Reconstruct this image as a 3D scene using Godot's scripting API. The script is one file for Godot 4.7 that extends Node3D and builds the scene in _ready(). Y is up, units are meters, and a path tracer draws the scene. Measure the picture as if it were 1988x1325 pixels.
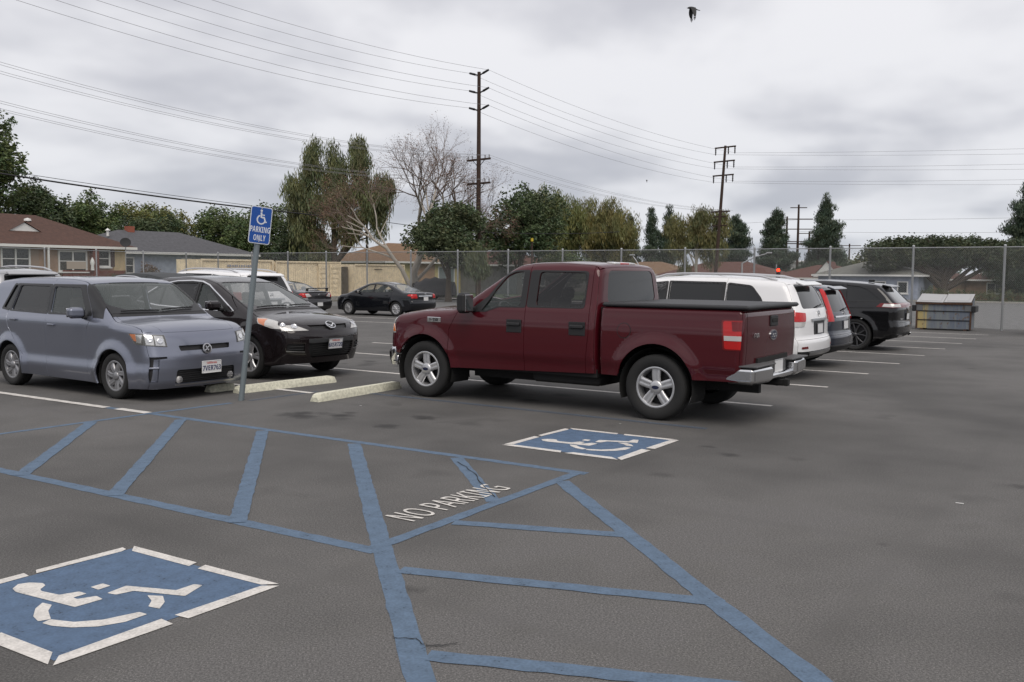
extends Node3D
# A parking lot under an overcast sky. World x runs along the stalls, -z away across the rows; metres.

# ---------------------------------------------------------------- mesh helpers
class Mesher:
	var v := PackedVector3Array()
	var n := PackedVector3Array()
	var ix := PackedInt32Array()
	var uv := PackedVector2Array()
	var uv2 := PackedVector2Array()
	var col := PackedColorArray()
	func add(p: Vector3, nn: Vector3) -> int:
		v.append(p)
		n.append(nn)
		return v.size() - 1
	func tri(a: int, b: int, c: int) -> void:
		var f := (v[c] - v[a]).cross(v[b] - v[a])
		if f.dot(n[a] + n[b] + n[c]) < 0.0:
			ix.append(a)
			ix.append(c)
			ix.append(b)
		else:
			ix.append(a)
			ix.append(b)
			ix.append(c)
	func quad(a: int, b: int, c: int, d: int) -> void:
		tri(a, b, c)
		tri(a, c, d)
	# flat polygon (convex), facing along nn
	func face(pts: Array, nn: Vector3) -> void:
		var k := v.size()
		for p in pts:
			add(p, nn)
		for i in range(1, pts.size() - 1):
			tri(k, k + i, k + i + 1)
	# flat face whose normal points away from c
	func faceo(pts: Array, c: Vector3) -> void:
		var nn: Vector3 = (pts[1] - pts[0]).cross(pts[2] - pts[0]).normalized()
		if nn.dot(pts[0] - c) < 0.0:
			nn = -nn
		face(pts, nn)
	func box(c: Vector3, s: Vector3, b := Basis.IDENTITY) -> Mesher:
		for ax in 3:
			for sg in [-1.0, 1.0]:
				var nn := Vector3.ZERO
				nn[ax] = sg
				var u := Vector3.ZERO
				u[(ax + 1) % 3] = 0.5
				var w := Vector3.ZERO
				w[(ax + 2) % 3] = 0.5
				var o := nn * 0.5
				var p := []
				for q in [o - u - w, o + u - w, o + u + w, o - u + w]:
					p.append(c + b * (q * s))
				face(p, b * nn)
		return self
	# box with rounded (chamfered, smooth) edges
	func rbox(c: Vector3, s: Vector3, r: float, b := Basis.IDENTITY, taper := Vector3.ONE) -> Mesher:
		var id := {}
		var h := s * 0.5
		for i in 8:
			var sg := Vector3(1 if i & 1 else -1, 1 if i & 2 else -1, 1 if i & 4 else -1)
			for ax in 3:
				var p := (h - Vector3(r, r, r)) * sg
				var nn := Vector3.ZERO
				nn[ax] = sg[ax]
				p[ax] = h[ax] * sg[ax]
				if sg.y > 0.0:
					p.x *= taper.x
					p.z *= taper.z
				id[i * 3 + ax] = add(c + b * p, b * nn)
		for ax in 3:
			var a := (ax + 1) % 3
			var d := (ax + 2) % 3
			for sg in 2:
				var o := sg << ax
				quad(id[o * 3 + ax], id[(o | 1 << a) * 3 + ax], id[(o | 1 << a | 1 << d) * 3 + ax], id[(o | 1 << d) * 3 + ax])
			for k in 4:
				var o2 := ((k & 1) << a) | ((k >> 1) << d)
				quad(id[o2 * 3 + a], id[(o2 | 1 << ax) * 3 + a], id[(o2 | 1 << ax) * 3 + d], id[o2 * 3 + d])
		for i in 8:
			tri(id[i * 3], id[i * 3 + 1], id[i * 3 + 2])
		return self
	func tube(path: Array, radii, sides := 6, caps := true) -> Mesher:
		var rings := []
		var ref := Vector3.UP
		for i in path.size():
			var d: Vector3
			if i == 0:
				d = path[1] - path[0]
			elif i == path.size() - 1:
				d = path[i] - path[i - 1]
			else:
				d = (path[i + 1] - path[i - 1])
			d = d.normalized()
			if absf(d.dot(ref)) > 0.95:
				ref = Vector3.RIGHT if absf(d.x) < 0.8 else Vector3.BACK
			var u := d.cross(ref).normalized()
			var w := d.cross(u)
			ref = -w
			var r: float = radii if radii is float else radii[i]
			var ring := []
			for k in sides:
				var a := TAU * k / sides
				var nn := u * cos(a) + w * sin(a)
				ring.append(add(path[i] + nn * r, nn))
			rings.append(ring)
		for i in path.size() - 1:
			for k in sides:
				var k2 := (k + 1) % sides
				quad(rings[i][k], rings[i + 1][k], rings[i + 1][k2], rings[i][k2])
		if caps:
			for e in [0, path.size() - 1]:
				var pts := []
				for k in sides:
					pts.append(v[rings[e][k]])
				var dd: Vector3 = (path[0] - path[1]) if e == 0 else (path[e] - path[e - 1])
				face(pts, dd.normalized())
		return self
	# revolve profile of (radius, along) about an axis through c; hard: flat-shaded along the profile
	func lathe(prof: Array, segs: int, c := Vector3.ZERO, b := Basis.IDENTITY, a0 := 0.0, a1 := TAU, inward := false) -> Mesher:
		var sgn := -1.0 if inward else 1.0
		for i in prof.size() - 1:
			var p: Vector2 = prof[i]
			var q: Vector2 = prof[i + 1]
			var t := q - p
			if t.length() < 1e-5:
				continue
			var nn := Vector2(t.y, -t.x).normalized() * sgn
			var n0 := nn
			var n1 := nn
			if i > 0:
				var tp: Vector2 = p - prof[i - 1]
				var np := Vector2(tp.y, -tp.x).normalized() * sgn
				if np.dot(nn) > 0.55:
					n0 = (np + nn).normalized()
			if i < prof.size() - 2:
				var tn: Vector2 = prof[i + 2] - q
				var nx := Vector2(tn.y, -tn.x).normalized() * sgn
				if nx.dot(nn) > 0.55:
					n1 = (nx + nn).normalized()
			var k := v.size()
			for j in segs + 1:
				var a := lerpf(a0, a1, float(j) / segs)
				var ca := cos(a)
				var sa := sin(a)
				add(c + b * Vector3(ca * p.x, sa * p.x, p.y), b * Vector3(ca * n0.x, sa * n0.x, n0.y))
				add(c + b * Vector3(ca * q.x, sa * q.x, q.y), b * Vector3(ca * n1.x, sa * n1.x, n1.y))
			for j in segs:
				quad(k + 2 * j, k + 2 * j + 1, k + 2 * j + 3, k + 2 * j + 2)
		return self
	# extrude a 2D polygon (x,y) from z0 to z1 with basis b at c
	func prism(poly: PackedVector2Array, z0: float, z1: float, c := Vector3.ZERO, b := Basis.IDENTITY) -> Mesher:
		var t := Geometry2D.triangulate_polygon(poly)
		for e in 2:
			var z := z1 if e else z0
			var nn := b * Vector3(0, 0, signf(z1 - z0) if e else -signf(z1 - z0))
			var k := v.size()
			for p in poly:
				add(c + b * Vector3(p.x, p.y, z), nn)
			for i in range(0, t.size(), 3):
				tri(k + t[i], k + t[i + 1], k + t[i + 2])
		var sg := -1.0 if Geometry2D.is_polygon_clockwise(poly) else 1.0
		for i in poly.size():
			var p := poly[i]
			var q := poly[(i + 1) % poly.size()]
			var d := (q - p).normalized()
			face([c + b * Vector3(p.x, p.y, z0), c + b * Vector3(q.x, q.y, z0), c + b * Vector3(q.x, q.y, z1), c + b * Vector3(p.x, p.y, z1)], b * Vector3(d.y, -d.x, 0) * sg)
		return self
	func append(o: Mesher, t: Transform3D) -> Mesher:
		var k := v.size()
		for i in o.v.size():
			add(t * o.v[i], (t.basis * o.n[i]).normalized())
		var fl := t.basis.determinant() < 0.0
		for i in range(0, o.ix.size(), 3):
			ix.append(k + o.ix[i])
			ix.append(k + o.ix[i + (2 if fl else 1)])
			ix.append(k + o.ix[i + (1 if fl else 2)])
		return self
	func mesh() -> ArrayMesh:
		var a := []
		a.resize(Mesh.ARRAY_MAX)
		a[Mesh.ARRAY_VERTEX] = v
		a[Mesh.ARRAY_NORMAL] = n
		a[Mesh.ARRAY_INDEX] = ix
		if uv.size() == v.size():
			a[Mesh.ARRAY_TEX_UV] = uv
		if uv2.size() == v.size():
			a[Mesh.ARRAY_TEX_UV2] = uv2
		if col.size() == v.size():
			a[Mesh.ARRAY_COLOR] = col
		var m := ArrayMesh.new()
		if v.size() > 0 and ix.size() > 0:
			m.add_surface_from_arrays(Mesh.PRIMITIVE_TRIANGLES, a)
		return m

var M := {}
var names := {}
var rng := RandomNumberGenerator.new()

func L(r: float, g: float, b: float, a := 1.0) -> Color:   # a colour given in linear values
	var c := Color(r, g, b).linear_to_srgb()
	c.a = a
	return c

func mt(key: String, c: Color, rough := 0.8, metal := 0.0, coat := 0.0) -> StandardMaterial3D:
	if not M.has(key):
		var m := StandardMaterial3D.new()
		m.resource_name = key
		m.albedo_color = c
		m.roughness = rough
		m.metallic = metal
		if coat > 0.0:
			m.clearcoat_enabled = true
			m.clearcoat = coat
			m.clearcoat_roughness = 0.06
			m.metallic_specular = 0.15
		M[key] = m
	return M[key]

func glass(key: String, c: Color) -> StandardMaterial3D:
	var m := mt(key, c, 0.03)
	m.transparency = BaseMaterial3D.TRANSPARENCY_ALPHA
	return m

func numbered(parent: Node, called: String) -> String:
	var k := str(parent.get_instance_id()) + called
	var c: int = names.get(k, 0)
	names[k] = c + 1
	return called if c == 0 else "%s_%03d" % [called, c]

func part(parent: Node, called: String, m, mat: Material, at := Vector3.ZERO, b := Basis.IDENTITY) -> MeshInstance3D:
	var o := MeshInstance3D.new()
	o.name = numbered(parent, called)
	o.mesh = m.mesh() if m is Mesher else m
	o.material_override = mat
	parent.add_child(o)
	o.transform = Transform3D(b, at)
	return o

func group_node(parent: Node, called: String, at := Vector3.ZERO, b := Basis.IDENTITY) -> Node3D:
	var o := Node3D.new()
	o.name = numbered(parent, called)
	parent.add_child(o)
	o.transform = Transform3D(b, at)
	return o

func tag(o: Node, label: String, category: String, group := "", kind := "") -> Node:
	if label != "":
		o.set_meta("label", label)
	if category != "":
		o.set_meta("category", category)
	if group != "":
		o.set_meta("group", group)
	if kind != "":
		o.set_meta("kind", kind)
	return o

func thing(called: String, label: String, category: String, at := Vector3.ZERO, yaw := 0.0, group := "") -> Node3D:
	var o := group_node(self, called, at, Basis(Vector3.UP, yaw))
	tag(o, label, category, group)
	return o

# a copy of a thing with copies of its parts
func copy_of(root: Node, label: String, at: Vector3, yaw: float) -> Node3D:
	var c: Node3D = root.duplicate()
	c.name = numbered(self, String(root.name))
	add_child(c)
	c.transform = Transform3D(Basis(Vector3.UP, yaw), at)
	if label != "":
		c.set_meta("label", label)
	return c

func text_mesh(s: String, size: float, depth := 0.004, bold := true, font := "Droid Sans") -> TextMesh:
	var f := SystemFont.new()
	f.font_names = PackedStringArray([font])
	f.font_weight = 700 if bold else 400
	var t := TextMesh.new()
	t.text = s
	t.font = f
	t.font_size = 64
	t.pixel_size = size / 64.0
	t.depth = depth
	t.curve_step = 2.0
	return t

func ground_y(z: float) -> float:      # the lot falls gently away from z = -12 on
	var r := clampf(-z - 12.0, 0.0, 160.0)
	return -0.009 * r * r / (r + 2.0)

func P2(a: Array) -> PackedVector2Array:
	var o := PackedVector2Array()
	for i in range(0, a.size(), 2):
		o.append(Vector2(a[i], a[i + 1]))
	return o

func circle(cx: float, cy: float, r: float, n := 36, ry := -1.0) -> PackedVector2Array:
	var o := PackedVector2Array()
	for i in n:
		o.append(Vector2(cx + r * cos(TAU * i / n), cy + (ry if ry > 0.0 else r) * sin(TAU * i / n)))
	return o

# a polygon with its corners cut round
func rounded(p: PackedVector2Array, r: float, k := 4) -> PackedVector2Array:
	var o := PackedVector2Array()
	var c := p.size()
	for i in c:
		var a := p[(i + c - 1) % c]
		var b := p[i]
		var d := p[(i + 1) % c]
		var r1 := minf(r, minf((a - b).length(), (d - b).length()) * 0.45)
		var s := b + (a - b).normalized() * r1
		var e := b + (d - b).normalized() * r1
		for j in k + 1:
			var t := float(j) / k
			o.append(s.lerp(b, t).lerp(b.lerp(e, t), t))
	return o
# ---------------------------------------------------------------- a car body as a smooth solid: four bounding surfaces (side, top, front, rear) blended into one another
class Body:
	const A := -6.5
	var top: PackedFloat32Array
	var crown: PackedFloat32Array
	var hw: PackedFloat32Array
	var ins: PackedFloat32Array
	var ft: PackedFloat32Array
	var rr: PackedFloat32Array
	var fb := 0.1
	var rb := 0.08
	var kt := 0.12
	var kf := 0.12
	var kr := 0.12
	var xm := -1.5        # an x well inside the body
	var flares := []      # [xc, yc, r0, width, amp]
	var cache := {}
	static func table(p: Array, a: float, b: float, blur: float) -> PackedFloat32Array:
		var c := int(round((b - a) / 0.01)) + 1
		var t := PackedFloat32Array()
		t.resize(c)
		var k := 0
		for i in c:
			var x := a + i * 0.01
			while k < p.size() - 2 and x > p[k + 1][0]:
				k += 1
			var f: float = clampf((x - p[k][0]) / maxf(p[k + 1][0] - p[k][0], 1e-6), 0.0, 1.0)
			t[i] = lerpf(p[k][1], p[k + 1][1], f)
		var r := int(round(blur / 0.01))
		if r > 0:
			for pass_ in 3:
				var s := PackedFloat32Array()
				s.resize(c)
				var acc := 0.0
				for j in range(-r, r + 1):
					acc += t[clampi(j, 0, c - 1)]
				for i in c:
					s[i] = acc / (2 * r + 1)
					acc += t[mini(i + r + 1, c - 1)] - t[maxi(i - r, 0)]
				t = s
		return t
	static func lut(t: PackedFloat32Array, u: float) -> float:
		u = clampf(u, 0.0, t.size() - 1.001)
		var i := int(u)
		return t[i] + (t[i + 1] - t[i]) * (u - i)
	static func smax(a: float, b: float, k: float) -> float:
		var h := maxf(k - absf(a - b), 0.0) / k
		return maxf(a, b) + h * h * k * 0.25
	func setup(d: Dictionary) -> Body:
		var bl: float = d.get("blur", 0.035)
		top = table(d.top, A, 2.5, d.get("top_blur", bl))
		crown = table(d.get("crown", [[-6, 0.05], [2, 0.05]]), A, 2.5, 0.15)
		hw = table(d.hw, A, 2.5, 0.1)
		ins = table(d.ins, 0.0, 2.3, d.get("ins_blur", 0.025))
		ft = table(d.ft, 0.0, 2.3, d.get("front_blur", bl))
		rr = table(d.rr, 0.0, 2.3, d.get("rear_blur", bl))
		fb = d.get("fb", fb)
		rb = d.get("rb", rb)
		kt = d.get("kt", kt)
		kf = d.get("kf", kf)
		kr = d.get("kr", kr)
		xm = d.get("xm", xm)
		flares = d.get("flares", [])
		return self
	func W(x: float, y: float) -> float:
		var w := lut(hw, (x - A) * 100.0) - lut(ins, y * 100.0)
		for f in flares:
			var dx: float = x - f[0]
			var dy: float = y - f[1]
			if absf(dx) < 1.0:
				var t: float = (sqrt(dx * dx + dy * dy) - f[2]) / f[3]
				if t < 1.0:
					t = maxf(t, 0.0)
					w += f[4] * (1.0 - t * t * (3.0 - 2.0 * t))
		return w
	func G(x: float, y: float, z: float) -> float:
		var z2 := z * z
		var m := smax(absf(z) - W(x, y), y - lut(top, (x - A) * 100.0) + lut(crown, (x - A) * 100.0) * z2, kt)
		m = smax(m, x - lut(ft, y * 100.0) + fb * z2 * (0.6 + 0.5 * z2), kf)
		return smax(m, lut(rr, y * 100.0) + rb * z2 * (0.6 + 0.5 * z2) - x, kr)
	func along(p: Vector3, d: Vector3, far: float) -> float:
		var lo := 0.0
		var hi := far
		var gl := G(p.x, p.y, p.z)
		var q := p + d * far
		var gh := G(q.x, q.y, q.z)
		if gl >= 0.0:
			return 0.0
		if gh <= 0.0:
			return far
		for i in 15:
			var t := (lo + hi) * 0.5 if i < 9 or i % 3 == 2 else (lo * gh - hi * gl) / (gh - gl)
			q = p + d * t
			var gm := G(q.x, q.y, q.z)
			if i > 7 and absf(gm) < 0.0003:
				return t
			if gm < 0.0:
				lo = t
				gl = gm
			else:
				hi = t
				gh = gm
		return (lo + hi) * 0.5
	# pr 0 side (x,y), 1 top (x,z), 2 front (z,y), 3 rear (z,y)
	func at(pr: int, u: float, w: float) -> Vector3:
		match pr:
			0:
				return Vector3(u, w, along(Vector3(u, w, 0), Vector3(0, 0, 1), 1.3))
			1:
				return Vector3(u, 0.45 + along(Vector3(u, 0.45, w), Vector3(0, 1, 0), 1.8), w)
			2:
				var x2 := end_x(w, u, true) - 0.4
				if G(x2, w, u) >= 0.0:
					x2 = xm
				return Vector3(x2 + along(Vector3(x2, w, u), Vector3(1, 0, 0), 0.8 if x2 != xm else 4.0), w, u)
		var x3 := end_x(w, u, false) + 0.4
		if G(x3, w, u) >= 0.0:
			x3 = xm
		return Vector3(x3 - along(Vector3(x3, w, u), Vector3(-1, 0, 0), 0.8 if x3 != xm else 5.0), w, u)
	func normal(p: Vector3) -> Vector3:
		var e := 0.012
		return Vector3(G(p.x + e, p.y, p.z) - G(p.x - e, p.y, p.z), G(p.x, p.y + e, p.z) - G(p.x, p.y - e, p.z), G(p.x, p.y, p.z + e) - G(p.x, p.y, p.z - e)).normalized()
	func pn(pr: int, u: float, w: float) -> Array:
		var sym := 1.0
		if pr == 1 and w < 0.0:
			sym = -1.0
			w = -w
		elif pr >= 2 and u < 0.0:
			sym = -1.0
			u = -u
		var key := Vector3i(pr, int(round(u * 4000.0)), int(round(w * 4000.0)))
		if not cache.has(key):
			var p := at(pr, u, w)
			cache[key] = [p, normal(p)]
		var c: Array = cache[key]
		if sym < 0.0:
			return [Vector3(c[0].x, c[0].y, -c[0].z), Vector3(c[1].x, c[1].y, -c[1].z)]
		return c
	func seam(p: Vector3, d: Vector3) -> Vector3:
		return p + d * along(p, d, 2.0)
	func st(x: float) -> Vector2:      # side/top seam at x: (y, z)
		var t := lut(top, (x - A) * 100.0)
		var w := W(x, t)
		var q := seam(Vector3(x, t - 0.3, w - 0.3), Vector3(0, 0.7071, 0.7071))
		return Vector2(q.y, q.z)
	func end_x(y: float, z: float, front: bool) -> float:
		var z2 := z * z
		return lut(ft, y * 100.0) - fb * z2 * (0.6 + 0.5 * z2) if front else lut(rr, y * 100.0) + rb * z2 * (0.6 + 0.5 * z2)
	func top_y(x: float, z: float) -> float:
		return lut(top, (x - A) * 100.0) - lut(crown, (x - A) * 100.0) * z * z
	func fs(y: float, front: bool) -> Vector2:   # front/side or rear/side seam at y: (x, z)
		var s := 1.0 if front else -1.0
		var w := W(end_x(y, 0.85, front) - s * 0.05, y)
		var x := end_x(y, w, front)
		var q := seam(Vector3(x - s * 0.3, y, w - 0.3), Vector3(s * 0.7071, 0, 0.7071))
		return Vector2(q.x, q.z)
	func tf(z: float, front: bool, y0: float) -> Vector2:   # top/front or top/rear seam at z: (x, y)
		var s := 1.0 if front else -1.0
		var x := end_x(y0, z, front)
		var y := top_y(x, z)
		var q := seam(Vector3(x - s * 0.25, y - 0.25, z), Vector3(s * 0.7071, 0.7071, 0))
		return Vector2(q.x, q.y)
	func corner(front: bool, y0: float) -> Vector3:
		var s := 1.0 if front else -1.0
		var w := W(end_x(y0, 0.8, front), y0)
		var x := end_x(y0, w, front)
		var y := top_y(x, w)
		return seam(Vector3(x - s * 0.25, y - 0.25, w - 0.25), Vector3(s, 1, 1).normalized())

# cuts holes out of a polygon: [outlines, inner holes]
func cut(poly: PackedVector2Array, holes: Array) -> Array:
	if Geometry2D.is_polygon_clockwise(poly):
		poly.reverse()
	var outs := [poly]
	var inner := []
	for h in holes:
		var next := []
		for o in outs:
			var res := Geometry2D.clip_polygons(o, h)
			var has_hole := false
			for q in res:
				if Geometry2D.is_polygon_clockwise(q):
					has_hole = true
			if has_hole:
				next.append(o)
				inner.append(h)
			else:
				next.append_array(res)
		outs = next
	return [outs, inner]

func inter(a: PackedVector2Array, b: PackedVector2Array) -> PackedVector2Array:
	var best := PackedVector2Array()
	var most := 0.0
	for q in Geometry2D.intersect_polygons(a, b):
		var ar := 0.0
		for i in q.size():
			ar += q[i].cross(q[(i + 1) % q.size()])
		if absf(ar) > most:
			most = absf(ar)
			best = q
	return best

func shrink(p: PackedVector2Array, by: float) -> PackedVector2Array:
	if by == 0.0 or p.size() < 3:
		return p
	var best := p
	var most := 0.0
	for q in Geometry2D.offset_polygon(p, -by):
		var ar := 0.0
		for i in q.size():
			ar += q[i].cross(q[(i + 1) % q.size()])
		if absf(ar) > most:
			most = absf(ar)
			best = q
	return best

# a sheet of the body over a polygon in one elevation, with folded edges
func panel(m: Mesher, b: Body, pr: int, poly: PackedVector2Array, holes := [], cell := 0.07, off := 0.0, edge := 0.02, mirror := false) -> void:
	if poly.size() < 3:
		return
	var c := cut(poly, holes)
	var ids := {}
	var fl := Vector3(1, 1, -1) if mirror else Vector3.ONE
	var get_id := func(p: Vector2) -> int:
		var key := Vector2i(int(round(p.x * 4000.0)), int(round(p.y * 4000.0)))
		if not ids.has(key):
			var q := b.pn(pr, p.x, p.y)
			ids[key] = m.add((q[0] + q[1] * off) * fl, q[1] * fl)
		return ids[key]
	for o in c[0]:
		if Geometry2D.is_polygon_clockwise(o):
			continue
		var r := Rect2(o[0], Vector2.ZERO)
		for p in o:
			r = r.expand(p)
		var nx := maxi(1, int(ceil(r.size.x / cell)))
		var ny := maxi(1, int(ceil(r.size.y / cell)))
		var d := Vector2(r.size.x / nx, r.size.y / ny)
		for i in nx:
			for j in ny:
				var q0 := r.position + Vector2(i, j) * d
				var cellp := PackedVector2Array([q0, q0 + Vector2(d.x, 0), q0 + d, q0 + Vector2(0, d.y)])
				var pieces := Geometry2D.intersect_polygons(cellp, o)
				for h in c[1]:
					var nextp: Array[PackedVector2Array] = []
					for q in pieces:
						nextp.append_array(Geometry2D.clip_polygons(q, h))
					pieces = nextp
				for q in pieces:
					if q.size() == 4 and (q[0] - q[2]).length() > 0.98 * d.length():
						m.quad(get_id.call(q[0]), get_id.call(q[1]), get_id.call(q[2]), get_id.call(q[3]))
					elif q.size() == 3:
						m.tri(get_id.call(q[0]), get_id.call(q[1]), get_id.call(q[2]))
					else:
						var t := Geometry2D.triangulate_polygon(q)
						for k in range(0, t.size(), 3):
							m.tri(get_id.call(q[t[k]]), get_id.call(q[t[k + 1]]), get_id.call(q[t[k + 2]]))
	if edge <= 0.0:
		return
	var rings: Array = c[0].duplicate()
	rings.append_array(c[1])
	for ri in rings.size():
		var o: PackedVector2Array = rings[ri]
		var pts := []
		for i in o.size():
			var p: Vector2 = o[i]
			var q: Vector2 = o[(i + 1) % o.size()]
			var k := maxi(1, int(ceil((q - p).length() / cell)))
			for j in k:
				pts.append(p.lerp(q, float(j) / k))
		var hole: bool = ri >= c[0].size()
		var prev := -1
		var first := -1
		for i in pts.size() + 1:
			var p: Vector2 = pts[i % pts.size()]
			var q := b.pn(pr, p.x, p.y)
			var nq := b.pn(pr, pts[(i + 1) % pts.size()].x, pts[(i + 1) % pts.size()].y)
			var tan: Vector3 = (nq[0] - q[0])
			var nn: Vector3 = tan.cross(q[1]).normalized() * fl
			if pr == 1 or pr == 3:
				nn = -nn
			if hole != Geometry2D.is_polygon_clockwise(o):
				nn = -nn
			var e0 := m.add((q[0] + q[1] * off) * fl, (nn + q[1] * fl * 0.6).normalized())
			m.add((q[0] + q[1] * (off - edge)) * fl, nn)
			if prev >= 0:
				m.quad(prev, e0, e0 + 1, prev + 1)
			prev = e0

# a polygon strip of width w along a polyline
func strip(p: PackedVector2Array, w: float) -> PackedVector2Array:
	var a := PackedVector2Array()
	var b := PackedVector2Array()
	for i in p.size():
		var d := (p[mini(i + 1, p.size() - 1)] - p[maxi(i - 1, 0)]).normalized()
		var nn := Vector2(-d.y, d.x) * w * 0.5
		a.append(p[i] + nn)
		b.append(p[i] - nn)
	b.reverse()
	a.append_array(b)
	return a
# ---------------------------------------------------------------- vehicles
func flip_poly(p: PackedVector2Array, pr: int) -> PackedVector2Array:
	var o := PackedVector2Array()
	for q in p:
		o.append(Vector2(q.x, -q.y) if pr == 1 else Vector2(-q.x, q.y))
	return o

func mirrored(list: Array, pr: int) -> Array:
	var o := []
	for p in list:
		o.append(p)
		o.append(flip_poly(p, pr))
	return o

# outlines of the four elevations of a body
func regions(b: Body, s: Dictionary) -> Dictionary:
	var cf := b.corner(true, s.fy)
	var cr := b.corner(false, s.ry)
	var side := PackedVector2Array()
	for p in s.sill:                      # from rear to front
		side.append(Vector2(p[0], p[1]))
	var yb: float = s.sill[-1][1]
	var k := maxi(3, int((cf.y - yb) / 0.022))
	side[-1] = Vector2(b.fs(yb, true).x, yb)
	var front := PackedVector2Array()
	for i in range(0, k):
		var y := lerpf(yb, cf.y, float(i) / k)
		var q := b.fs(y, true)
		if i > 0:
			side.append(Vector2(q.x, y))
		front.append(Vector2(q.y, y))
	side.append(Vector2(cf.x, cf.y))
	front.append(Vector2(cf.z, cf.y))
	var tp := PackedVector2Array()
	for i in range(1, 8):
		var z := lerpf(cf.z, 0.0, i / 7.0)
		front.append(Vector2(z, b.tf(z, true, s.fy).y))
		tp.append(Vector2(b.tf(z, true, s.fy).x, z))
	tp.reverse()
	tp.append(Vector2(cf.x, cf.z))
	var kx := int((cf.x - cr.x) / 0.05)
	for i in range(1, kx):
		var x := lerpf(cf.x, cr.x, float(i) / kx)
		var q := b.st(x)
		side.append(Vector2(x, q.x))
		tp.append(Vector2(x, q.y))
	side.append(Vector2(cr.x, cr.y))
	tp.append(Vector2(cr.x, cr.z))
	var rear := PackedVector2Array()
	var yr: float = s.sill[0][1]
	for i in range(1, 8):
		var z := lerpf(cr.z, 0.0, i / 7.0)
		tp.append(Vector2(b.tf(z, false, s.ry).x, z))
		rear.append(Vector2(z, b.tf(z, false, s.ry).y))
	rear.reverse()
	rear.append(Vector2(cr.z, cr.y))
	k = maxi(3, int((cr.y - yr) / 0.022))
	for i in range(1, k + 1):
		var y := lerpf(cr.y, yr, float(i) / k)
		var q := b.fs(y, false)
		if i < k:
			side.append(Vector2(q.x, y))
		rear.append(Vector2(q.y, y))
	side[0] = Vector2(b.fs(yr, false).x, yr)
	var whole := func(h: PackedVector2Array, pr: int) -> PackedVector2Array:
		var o := h.duplicate()
		var f := flip_poly(h, pr)
		f.reverse()
		for p in f:
			if (p - o[-1]).length() > 0.004 and (p - o[0]).length() > 0.004:
				o.append(p)
		if Geometry2D.is_polygon_clockwise(o):
			o.reverse()
		return o
	if Geometry2D.is_polygon_clockwise(side):
		side.reverse()
	return {"side": side, "top": whole.call(tp, 1), "front": whole.call(front, 2), "rear": whole.call(rear, 3)}

# a vertical band of an elevation between two polylines (each from low v to high v), u0 < u1
func band(left: PackedVector2Array, right: PackedVector2Array) -> PackedVector2Array:
	var o := left.duplicate()
	var r := right.duplicate()
	r.reverse()
	o.append_array(r)
	return o

func arc_line(xc: float, xe: float, z: float) -> PackedVector2Array:   # an x line that bows across the car
	var o := PackedVector2Array()
	for i in 13:
		var t := -1.0 + i / 6.0
		o.append(Vector2(lerpf(xc, xe, t * t), t * z))
	return o

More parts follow.
